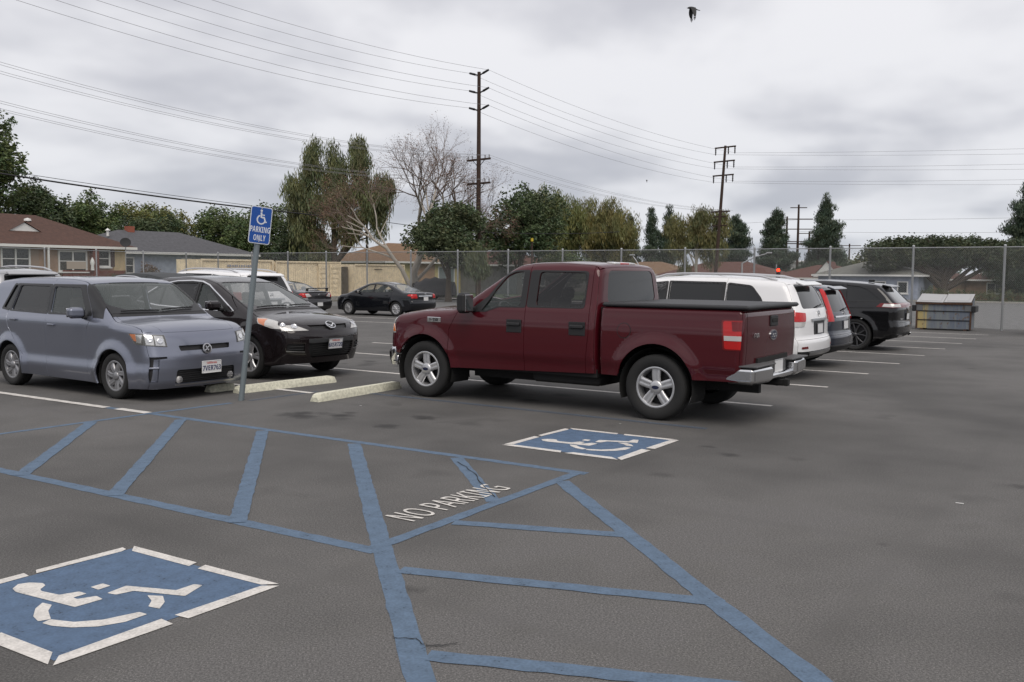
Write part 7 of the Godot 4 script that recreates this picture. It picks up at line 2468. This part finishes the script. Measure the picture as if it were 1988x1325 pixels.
# ---------------------------------------------------------------- houses
# windows: [face, along, sill height, width, height, panes across, panes high]
func house(label: String, at: Vector3, yaw: float, sx: float, sz: float, wall_h: float, rise: float, wall: Material, roof: Material, wins: Array, hip := true, trim := true) -> Node3D:
	var t := thing("house", label, "house", at, yaw)
	part(t, "wall", Mesher.new().box(Vector3(0, wall_h * 0.5 - 0.4, 0), Vector3(sx, wall_h + 0.8, sz)), wall)
	var o := 0.55
	var hx := sx * 0.5 + o
	var hz := sz * 0.5 + o
	var y := wall_h - 0.02
	var m := Mesher.new()
	var c := [Vector3(-hx, y, -hz), Vector3(hx, y, -hz), Vector3(hx, y, hz), Vector3(-hx, y, hz)]
	var ctr := Vector3(0, 0, 0)
	if sx >= sz:
		var k := hz if hip else 0.0
		var a := Vector3(-hx + k, y + rise, 0)
		var b := Vector3(hx - k, y + rise, 0)
		m.faceo([c[3], c[2], b, a], ctr)
		m.faceo([c[0], c[1], b, a], ctr)
		m.faceo([c[0], c[3], a], ctr)
		m.faceo([c[1], c[2], b], ctr)
	else:
		var k := hx if hip else 0.0
		var a := Vector3(0, y + rise, -hz + k)
		var b := Vector3(0, y + rise, hz - k)
		m.faceo([c[0], c[3], b, a], ctr)
		m.faceo([c[1], c[2], b, a], ctr)
		m.faceo([c[0], c[1], a], ctr)
		m.faceo([c[3], c[2], b], ctr)
	m.face(c, Vector3.DOWN)
	var ro := part(t, "roof", m, roof)
	if trim:
		var f := Mesher.new()
		for s in [1.0, -1.0]:
			f.box(Vector3(s * (hx - 0.02), y - 0.07, 0), Vector3(0.06, 0.17, hz * 2.0 + 0.06))
			f.box(Vector3(0, y - 0.071, s * (hz - 0.02)), Vector3(hx * 2.0 - 0.08, 0.168, 0.06))
		part(ro, "eave_board", f, M.white_paint)
	for w in wins:
		var b := Basis(Vector3.UP, w[0] * PI / 2)
		var dep := (sz if int(w[0]) % 2 == 0 else sx) * 0.5
		var p := b * Vector3(w[1], w[2] + w[4] * 0.5, dep)
		var fr := Mesher.new()
		var ww: float = w[3]
		var wh: float = w[4]
		for s in [1.0, -1.0]:
			fr.box(Vector3(s * (ww * 0.5), 0, 0.03), Vector3(0.1, wh + 0.1, 0.1))
			fr.box(Vector3(0, s * (wh * 0.5), 0.031), Vector3(ww - 0.1, 0.1, 0.098))
		for i in range(1, int(w[5])):
			fr.box(Vector3(-ww * 0.5 + ww * i / w[5], 0, 0.028), Vector3(0.1, wh - 0.1, 0.09))
		for i in range(1, int(w[6])):
			fr.box(Vector3(0, -wh * 0.5 + wh * i / w[6], 0.024), Vector3(ww - 0.1, 0.05, 0.07))
		fr.box(Vector3(0, -wh * 0.5 - 0.09, 0.06), Vector3(ww + 0.26, 0.08, 0.2))
		var wo := part(t, "window", fr, M.white_paint, p, b)
		for i in int(w[5]):
			for j in int(w[6]):
				part(wo, "pane", Mesher.new().box(Vector3(-ww * 0.5 + ww * (i + 0.5) / w[5], -wh * 0.5 + wh * (j + 0.5) / w[6], 0.008), Vector3(ww / w[5] - 0.06, wh / w[6] - 0.04, 0.012)), M.pane if w.size() < 8 else M.pane_pale)
	return t

func gable_vent(t: Node3D, p: Vector3, w: float, h: float, depth: float, roof: Material) -> void:
	# a small dormer gable facing +z of the house, white face with brown roof planes
	var m := Mesher.new()
	m.face([p + Vector3(-w * 0.5, 0, 0), p + Vector3(w * 0.5, 0, 0), p + Vector3(0, h, 0)], Vector3(0, 0, 1))
	var g := part(t, "dormer", m, M.white_paint)
	var r := Mesher.new()
	for s in [1.0, -1.0]:
		var a := p + Vector3(s * (w * 0.5 + 0.12), -0.06, 0.1)
		var b := p + Vector3(0, h + 0.05, 0.1)
		r.faceo([a, b, b + Vector3(0, 0, -depth), a + Vector3(0, 0, -depth * 0.15)], p)
	part(g, "dormer_roof", r, roof)

func build_houses() -> void:
	# brown roofed house: front faces the lot (+x), so yaw turns local +z to +x
	var t := house("long house with brown shingle roof, white gable vents and brick porch", Vector3(-62.0, 0.55, -31.6), PI / 2, 14.4, 8.0, 2.75, 2.1, M.stucco_tan, M.shingle_brown, [
		[0, 0.2 - 0.6, 1.18, 1.75, 1.32, 2, 2], [0, 3.35, 1.10, 1.9, 1.28, 2, 2], [0, 5.55, 1.42, 0.85, 1.05, 1, 2]], true)
	# local +z is world +x, local +x is world -z
	part(t, "brick_base", Mesher.new().box(Vector3(4.9, 0.35, 4.04), Vector3(4.6, 1.6, 0.14)), M.brick_red)
	part(t, "brick_pier", Mesher.new().box(Vector3(4.75, 1.35, 4.25), Vector3(0.42, 2.7, 0.42)), M.brick_red)
	part(t, "cream_corner", Mesher.new().box(Vector3(6.75, 1.9, 4.03), Vector3(0.9, 1.68, 0.06)), M.stucco_cream)
	part(t, "shutter", Mesher.new().rbox(Vector3(6.2, 1.95, 4.06), Vector3(0.3, 1.1, 0.05), 0.01), mt("shutter_brown", L(0.06, 0.03, 0.025), 0.7))
	part(t, "porch_post", Mesher.new().box(Vector3(1.45, 1.35, 4.5), Vector3(0.1, 2.7, 0.1)), M.white_paint)
	part(t, "siding", Mesher.new().box(Vector3(-0.4, 1.2, 3.98), Vector3(3.0, 2.9, 0.05)), mt("siding_tan", L(0.30, 0.22, 0.165), 0.85))
	part(t, "garden_ornament", Mesher.new().lathe([Vector2(0.12, 0.0), Vector2(0.1, 0.3), Vector2(0.16, 0.5), Vector2(0.1, 0.7), Vector2(0.02, 0.85)], 10, Vector3(4.5, 1.15, 4.4), Basis(Vector3.RIGHT, -PI / 2), 0.0, TAU, true), M.white_paint)
	gable_vent(t, Vector3(1.0, 3.55, 2.6), 2.3, 0.62, 2.2, M.shingle_brown)
	gable_vent(t, Vector3(-1.9, 3.65, 2.4), 2.6, 0.75, 2.2, M.shingle_brown)
	for q in [[-0.3, 4.45], [2.1, 4.25]]:
		part(t, "roof_vent", Mesher.new().lathe([Vector2(0.12, -0.3), Vector2(0.12, 0.1), Vector2(0.24, 0.12), Vector2(0.2, 0.26), Vector2(0.001, 0.32)], 12, Vector3(q[0], q[1], 1.0), Basis(Vector3.RIGHT, -PI / 2), 0.0, TAU, true), M.white_paint)
	# its taller rear wing
	var t2 := house("second brown roofed house rising behind the long brown roofed house", Vector3(-70.0, 0.55, -28.5), PI / 2, 13.0, 7.0, 4.3, 1.7, M.stucco_tan, M.shingle_brown, [], true)
	gable_vent(t2, Vector3(3.2, 4.75, 2.2), 2.4, 0.7, 2.0, M.shingle_brown)
	# grey house
	var g := house("blue-grey house with dark grey hip roof and red chimney", Vector3(-65.5, 0.35, -46.0), PI / 2, 13.5, 8.0, 2.75, 1.75, M.stucco_blue, M.shingle_grey, [[0, -4.6, 1.15, 0.75, 1.15, 1, 2], [0, 0.4, 1.0, 0.8, 1.3, 1, 2]], true)
	part(g, "chimney", Mesher.new().box(Vector3(-1.9, 4.3, 0.2), Vector3(0.55, 0.95, 0.5)), mt("chimney_red", L(0.27, 0.085, 0.055), 0.9))
	part(g, "roof_vent", Mesher.new().lathe([Vector2(0.1, -0.3), Vector2(0.1, 0.1), Vector2(0.2, 0.12), Vector2(0.001, 0.3)], 10, Vector3(-4.6, 4.2, 1.5), Basis(Vector3.RIGHT, -PI / 2), 0.0, TAU, true), M.white_paint)
	var sd := thing("satellite_dish", "black satellite dish on a pole beside the grey roof", "satellite dish", Vector3(-56.6, 0.4, -37.9))
	part(sd, "pole", Mesher.new().tube([Vector3.ZERO, Vector3(0, 3.0, 0)], 0.03, 6), M.galvanised)
	part(sd, "dish", Mesher.new().lathe([Vector2(0.001, 0.0), Vector2(0.2, 0.03), Vector2(0.34, 0.1), Vector2(0.35, 0.09), Vector2(0.2, 0.0), Vector2(0.001, -0.03)], 18, Vector3(0, 3.15, 0), Basis(Vector3.UP, 1.0) * Basis(Vector3.RIGHT, -0.5), 0.0, TAU, false), M.cable_black)
	part(sd, "arm", Mesher.new().tube([Vector3(0, 3.0, 0), Vector3(-0.3, 3.4, -0.1)], 0.015, 5), M.galvanised)
	# tan house and its neighbour
	var h := house("pale yellow house with tan hip roof behind the nearly bare tree", Vector3(-62.5, -0.35, -73.0), PI / 2 - 0.1, 12.5, 9.0, 3.1, 1.9, M.stucco_yellow, M.shingle_tan, [[0, 2.0, 0.85, 2.3, 1.75, 2, 1, 1], [0, 5.4, 0.9, 0.8, 1.5, 1, 2]], true)
	part(h, "garage_wall", Mesher.new().box(Vector3(-0.9, 1.5, 4.53), Vector3(2.4, 3.0, 0.06)), M.stucco_tan)
	house("grey house with brown roof and white bay window past the street tree", Vector3(-55.8, -0.35, -81.5), PI / 2 - 0.1, 10.0, 8.0, 2.9, 1.6, M.stucco_grey, M.shingle_red, [[0, 1.4, 0.75, 1.6, 1.6, 2, 1, 1], [0, -1.7, 0.9, 0.9, 1.3, 1, 2]], true)
	# far street, behind the parked cars
	var gy := func(z: float) -> float: return ground_y(z)
	var far := [
		["house with orange-brown roof below the drooping olive gum tree", -53.0, -112.0, 12.0, 9.0, 2.6, 1.6, "stucco_tan", "shingle_tan"],
		["house with long dark red roof behind the street lamp", -41.0, -108.0, 14.0, 9.0, 2.4, 1.7, "stucco_tan", "shingle_red"],
		["house with dark red roof beside the red traffic light", -30.5, -112.0, 11.0, 9.0, 2.3, 1.5, "stucco_cream", "shingle_red"],
		["pale grey hip roofed house behind the black sport utility car", -22.5, -101.5, 9.6, 8.0, 2.6, 1.45, "stucco_blue", "shingle_pale"],
		["house with brown roof seen beneath the ficus crown", -20.6, -113.0, 10.0, 8.0, 2.3, 1.6, "stucco_tan", "shingle_brown"],
		["house with brown roof beside the ficus trunk", -10.0, -116.0, 11.0, 8.0, 2.3, 1.7, "stucco_tan", "shingle_brown"],
		["house with orange tiled roof past the ficus tree", 0.5, -112.0, 9.0, 8.0, 2.3, 1.3, "stucco_tan", "shingle_orange"],
		["white flat roofed building far behind the crossarm poles", -46.0, -175.0, 18.0, 8.0, 5.6, 0.25, "stucco_white", "stucco_white"]]
	for q in far:
		var wins := [[0, -2.6, 0.8, 1.6, 1.1, 2, 1], [0, 1.2, 0.8, 1.2, 1.1, 1, 1], [0, 3.4, 0.8, 0.9, 1.1, 1, 1]]
		if q[7] == "stucco_white":
			wins = []
			for k in 7:
				wins.append([0, -7.5 + k * 2.5, 3.4, 1.1, 1.2, 1, 1])
		house(q[0], Vector3(q[1], gy.call(q[2]), q[2]), 0.0, q[3], q[4], q[5], q[6], M[q[7]], M[q[8]], wins, true)
	var gab := get_node("house_007")
	if gab:
		gable_vent(gab, Vector3(1.4, 2.4, 4.9), 3.0, 1.7, 3.5, M.shingle_red)
# ---------------------------------------------------------------- poles, wires, lamps, birds
func utility_pole(label: String, base: Vector3, top: Vector3, r: float, arms: Array, along: Vector3, mat: Material) -> Node3D:
	var t := thing("utility_pole", label, "utility pole", base)
	var d := top - base
	part(t, "pole", Mesher.new().tube([Vector3.ZERO, d * 0.5, d], [r * 1.2, r, r * 0.75], 10), mat)
	var side := along.cross(Vector3.UP).normalized()
	for a in arms:            # [height below top, half length, style]
		var p: Vector3 = d.normalized() * (d.length() - a[0])
		if a[2] == "vee":
			for s in [1.0, -1.0]:
				var e: Vector3 = p + side * s * a[1] + Vector3(0, 0.28, 0)
				part(t, "insulator_arm", Mesher.new().tube([p, p.lerp(e, 0.4), p.lerp(e, 0.45), e], [0.045, 0.055, 0.085, 0.075], 7), M.dark_metal)
		else:
			part(t, "crossarm", Mesher.new().rbox(p, Vector3(a[1] * 2.0, 0.14, 0.12), 0.015, Basis(side, Vector3.UP, side.cross(Vector3.UP))), mat)
			if a[2] == "hang":
				for s in [-0.92, 0.92, 0.3]:
					var q: Vector3 = p + side * a[1] * s
					part(t, "insulator", Mesher.new().lathe([Vector2(0.02, 0.0), Vector2(0.09, 0.1), Vector2(0.05, 0.14), Vector2(0.09, 0.26), Vector2(0.05, 0.3), Vector2(0.09, 0.42), Vector2(0.05, 0.46), Vector2(0.08, 0.6), Vector2(0.02, 0.75)], 8, q, Basis(Vector3.RIGHT, PI / 2), 0.0, TAU, true), M.dark_metal)
			elif a[2] == "pins":
				for s in [-0.9, -0.55, 0.55, 0.9]:
					var q: Vector3 = p + side * a[1] * s + Vector3(0, 0.07, 0)
					part(t, "insulator", Mesher.new().tube([q, q + Vector3(0, 0.22, 0)], 0.045, 6), M.cable_grey)
				for s in [1.0, -1.0]:
					part(t, "brace", Mesher.new().tube([p + side * s * a[1] * 0.5 + Vector3(0, -0.06, 0), p + Vector3(0, -0.55, 0)], 0.025, 5), M.dark_metal)
	return t

func wire(label: String, a: Vector3, b: Vector3, sag: float, r: float, mat: Material, group: String) -> void:
	var pts := []
	for i in 17:
		var f := i / 16.0
		pts.append(a.lerp(b, f) - Vector3(0, sag * 4.0 * f * (1.0 - f), 0))
	var m := Mesher.new().tube(pts, r, 4, false)
	tag(part(self, "power_line", m, mat), label, "power line", group)

func build_lines() -> void:
	var p1 := Vector3(-39.85, ground_y(-55.2), -55.16)
	var t1 := Vector3(-39.85, 16.05, -55.16)
	var p2 := Vector3(-35.75, ground_y(-90.4), -90.4)
	var t2 := Vector3(-35.05, 14.63, -90.85)
	var dir := (t2 - t1)
	dir.y = 0
	dir = dir.normalized()
	var p0 := Vector3(-43.4, 0.0, -19.2)
	var t0 := p0 + Vector3(0, 17.2, 0)
	var arms := [[0.25, 0.92, "vee"], [1.50, 0.95, "vee"], [2.72, 0.95, "vee"], [6.2, 1.15, "pins"], [7.9, 1.15, "pins"]]
	utility_pole("tall brown utility pole with three pairs of angled arms", p1, t1, 0.17, arms, dir, M.pole_wood)
	utility_pole("utility pole carrying the wires past the lot entrance", p0, t0, 0.17, arms, dir, M.pole_wood)
	utility_pole("leaning utility pole with three long crossarms and hanging insulators", p2, t2, 0.16, [[0.15, 1.25, "hang"], [1.55, 1.25, "hang"], [2.95, 1.25, "hang"], [6.6, 1.15, "plain"], [7.1, 0.7, "plain"], [8.0, 0.9, "plain"]], Vector3(0.25, 0, -1), M.pole_wood)
	var p3 := Vector3(60.0, 0, -118.0)
	var side := dir.cross(Vector3.UP).normalized()
	var hs := [0.0, -1.25, -2.47]
	for k in 3:
		var lv: String = ["topmost", "middle", "lowest"][k]
		for s in [1.0, -1.0]:
			var o: Vector3 = side * s * 0.92 + Vector3(0, hs[k] + 0.03, 0)
			wire("thin power line to the %s angled arms of the tall pole" % lv, t0 + o, t1 + o, 0.9, 0.010, M.cable_grey, "lines on the tall pole")
			wire("thin power line from the tall pole to the %s crossarm of the leaning pole" % lv, t1 + o, t2 + side * s * 1.15 + Vector3(0, -0.8 - k * 1.4, 0), 0.7, 0.010, M.cable_grey, "lines between the two big poles")
			wire("thin power line leaving the %s crossarm of the leaning pole above the conifers" % lv, t2 + side * s * 1.15 + Vector3(0, -0.8 - k * 1.4, 0), p3 + Vector3(0, 15.0 - k * 1.4 + s * 0.6, s), 1.2, 0.010, M.cable_grey, "lines beyond the leaning pole")
	for k in 2:
		for s in [1.0, 0.55, -0.55, -1.0]:
			var o: Vector3 = side * s * 1.05 + Vector3(0, -5.95 - k * 1.7, 0)
			wire("thin power line on the %s of the two low crossarms of the tall pole" % ["upper", "lower"][k], t0 + o, t1 + o, 1.0, 0.008, M.cable_grey, "lines on the lower crossarms")
			if k == 0:
				wire("thin grey power line from the lower crossarms to the leaning pole", t1 + o, t2 + side * s + Vector3(0, -6.5, 0), 0.8, 0.008, M.cable_grey, "lower lines between the two big poles")
	wire("thick black cable running past the tall evergreen to the gum tree", Vector3(-60.0, 8.15, -26.0), Vector3(-55.6, 6.2, -62.0), 0.35, 0.055, M.cable_black, "")
	wire("thin black cable just above the thick black cable", Vector3(-60.0, 8.35, -26.0), Vector3(-55.6, 6.32, -62.0), 0.3, 0.018, M.cable_black, "")
	wire("thin black cable dropping behind the street tree", Vector3(-55.0, 6.1, -62.0), Vector3(-34.0, 5.0, -66.0), 0.5, 0.025, M.cable_black, "")
	# distant poles
	var far := [
		["far brown pole with four crossarms", -45.4, -150.0, 12.9, 0.2, [[0.5, 1.3, "plain"], [2.3, 2.2, "plain"], [3.9, 2.2, "plain"], [6.2, 2.6, "plain"]]],
		["far thin pole beside the four crossarm pole", -49.7, -171.0, 9.6, 0.2, [[0.4, 2.2, "plain"], [2.4, 2.2, "plain"]]],
		["far bare pole with one reddish crossarm", -46.9, -149.0, 11.0, 0.18, [[4.0, 3.0, "plain"]]],
		["far short pole in front of the tallest conifer", -34.0, -121.0, 6.5, 0.12, [[0.3, 0.7, "plain"]]],
		["farthest small pole past the tallest conifer", -51.3, -206.0, 8.4, 0.2, [[0.4, 2.4, "plain"]]],
		["slim dark pole in front of the tan hip roof", -55.6, -60.5, 6.4, 0.11, []],
		["slim brown pole with yellow top in front of the broad dark tree", -39.6, -62.0, 4.2, 0.09, []]]
	for q in far:
		var b := Vector3(q[1], ground_y(q[2]), q[2])
		var po := utility_pole(q[0], b, Vector3(q[1], q[3], q[2]), q[4], q[5], Vector3(-0.5, 0, -1), M.pole_wood)
		if q[0].contains("yellow"):
			part(po, "yellow_cap", Mesher.new().tube([Vector3(0, q[3] - b.y, 0), Vector3(0, q[3] - b.y + 0.25, 0)], 0.11, 8), mt("cap_yellow", L(0.5, 0.38, 0.03), 0.7))
	wire("faint far power line, upper of two behind the broad clipped ficus", Vector3(-45.4, 10.5, -150.0), Vector3(70.0, 13.5, -160.0), 1.5, 0.018, M.cable_grey, "faint far lines")
	wire("faint far power line, lower of two behind the broad clipped ficus", Vector3(-45.4, 8.6, -150.0), Vector3(70.0, 11.0, -160.0), 1.5, 0.018, M.cable_grey, "faint far lines")
	wire("faint far power line behind the slim conifer pair", Vector3(-45.4, 10.5, -150.0), Vector3(-110.0, 12.5, -140.0), 1.5, 0.018, M.cable_grey, "faint far lines")
	# street lamps and signal
	var pole := func(label: String, b: Vector3, h: float, arm: Vector3) -> Node3D:
		var t := thing("street_lamp", label, "street lamp", b)
		part(t, "post", Mesher.new().tube([Vector3.ZERO, Vector3(0, h, 0)], [0.11, 0.08], 8), M.galvanised)
		part(t, "arm", Mesher.new().tube([Vector3(0, h - 0.05, 0), Vector3(0, h, 0) + arm * 0.5 + Vector3(0, 0.1, 0), Vector3(0, h, 0) + arm], [0.06, 0.05, 0.04], 7), M.galvanised)
		part(t, "lamp_head", Mesher.new().rbox(Vector3(0, h, 0) + arm, Vector3(0.5, 0.14, 0.25), 0.05), M.galvanised)
		return t
	pole.call("grey street lamp with short raised arm behind the pickup cab", Vector3(-35.3, ground_y(-72.6), -72.6), 2.6, Vector3(-1.0, 1.25, -0.3))
	pole.call("grey street lamp with long arm before the dark red roof", Vector3(-29.9, ground_y(-82.3), -82.3), 3.4, Vector3(2.2, 0.9, -0.8))
	var s := thing("traffic_light", "traffic light showing red on a slim grey post", "traffic light", Vector3(-27.3, ground_y(-84.0), -84.0))
	part(s, "post", Mesher.new().tube([Vector3.ZERO, Vector3(0, 3.3, 0)], 0.06, 8), M.galvanised)
	var bz := Basis(Vector3.UP, 0.31)
	part(s, "housing", Mesher.new().rbox(Vector3(0.22, 2.45, 0.1), Vector3(0.36, 1.05, 0.24), 0.03, bz), M.black_trim)
	var rl := mt("red_signal_light", L(0.8, 0.1, 0.02), 0.4)
	rl.emission_enabled = true
	rl.emission = Color(1.0, 0.22, 0.05)
	rl.emission_energy_multiplier = 1.6
	for k in 3:
		var c := Vector3(0.22, 2.45 + 0.33 - k * 0.33, 0.1) + bz * Vector3(0, 0, 0.125)
		part(s, "signal_lens", Mesher.new().lathe([Vector2(0.001, 0.03), Vector2(0.1, 0.018), Vector2(0.15, 0.0)], 16, c, bz, 0.0, TAU, true), rl if k == 0 else M.liner)
		part(s, "visor", Mesher.new().lathe([Vector2(0.16, 0.0), Vector2(0.16, 0.2)], 12, c, bz, 0.0, PI, true), M.black_trim)
	var li := OmniLight3D.new()
	li.name = "signal_glow"
	li.light_color = Color(1.0, 0.25, 0.06)
	li.light_energy = 0.4
	li.light_size = 0.12
	li.omni_range = 12.0
	li.shadow_enabled = true
	s.add_child(li)
	li.position = Vector3(0.22, 2.78, 0.1) + bz * Vector3(0, 0, 0.3)

func bird_mesh() -> Mesher:
	# one body: beak, head, trunk and tail as a loft; both wings pressed down in mid-stroke
	var m := Mesher.new()
	var st := [[-0.27, 0.0, 0.004], [-0.235, 0.004, 0.016], [-0.20, 0.012, 0.034], [-0.15, 0.016, 0.046], [-0.08, 0.006, 0.064], [0.0, -0.01, 0.072], [0.08, -0.022, 0.058], [0.14, -0.035, 0.034], [0.2, -0.05, 0.03], [0.29, -0.068, 0.036]]
	var rows := []
	for i in st.size():
		var flat := 1.0 if i < 7 else lerpf(1.0, 0.22, (i - 6) / 3.0)
		var row := []
		for k in 10:
			var a := TAU * k / 10.0
			row.append(m.add(Vector3(st[i][0], st[i][1] + st[i][2] * sin(a) * flat, st[i][2] * cos(a)), Vector3(0, sin(a), cos(a))))
		rows.append(row)
	for i in st.size() - 1:
		for k in 10:
			m.quad(rows[i][k], rows[i + 1][k], rows[i + 1][(k + 1) % 10], rows[i][(k + 1) % 10])
	for sg in [1.0, -1.0]:
		# wing: root at the shoulder, swept down, ending in parted feathers
		var r := []
		for i in 6:
			var f := i / 5.0
			var y := 0.03 - 0.40 * f
			var z: float = sg * (0.05 + 0.17 * sin(f * 2.2))
			var x0 := -0.13 + 0.10 * f * f
			var x1 := 0.09 - 0.04 * f
			var a := m.add(Vector3(x0, y, z), Vector3(0.1, 0.2, sg).normalized())
			m.add(Vector3((x0 + x1) * 0.5, y + 0.012, z + sg * 0.012), Vector3(0, 0.2, sg).normalized())
			m.add(Vector3(x1, y, z), Vector3(-0.1, 0.2, sg).normalized())
			r.append(a)
		for i in 5:
			for k in 2:
				m.quad(r[i] + k, r[i] + k + 1, r[i + 1] + k + 1, r[i + 1] + k)
		for k in 4:
			var x := lerpf(-0.03, 0.045, k / 3.0)
			var y0 := -0.37
			var z: float = sg * (0.05 + 0.17 * sin(2.2))
			var ln: float = [0.10, 0.14, 0.12, 0.07][k]
			m.face([Vector3(x - 0.012, y0, z), Vector3(x + 0.014, y0, z), Vector3(x + 0.012, y0 - ln, z - sg * 0.02), Vector3(x, y0 - ln - 0.01, z - sg * 0.02)], Vector3(0, 0, sg))
	return m

func build_birds() -> void:
	var dark := mt("feather", L(0.012, 0.012, 0.014), 0.6)
	var m := bird_mesh().mesh()
	var b := part(self, "bird", m, dark, Vector3(-11.98, 10.05, -28.03), Basis(Vector3.UP, 0.75).scaled(Vector3.ONE * 0.78))
	tag(b, "black crow flying with wings pressed down", "bird")
	var c := part(self, "bird", m, dark, Vector3(-52.5, 13.62, -109.24), Basis(Vector3.UP, 0.4).scaled(Vector3.ONE * 0.6))
	tag(c, "tiny far bird, a dark speck before pale cloud", "bird")
func _ready() -> void:
	rng.seed = 7
	setup_view()
	common_materials()
	setting_materials()
	build_ground()
	build_houses()
	build_containers()
	build_trees()
	build_lines()
	build_fence()
	build_cars()
	build_sign()
	build_stops()
	build_dumpsters()
	build_trailer()
	build_birds()
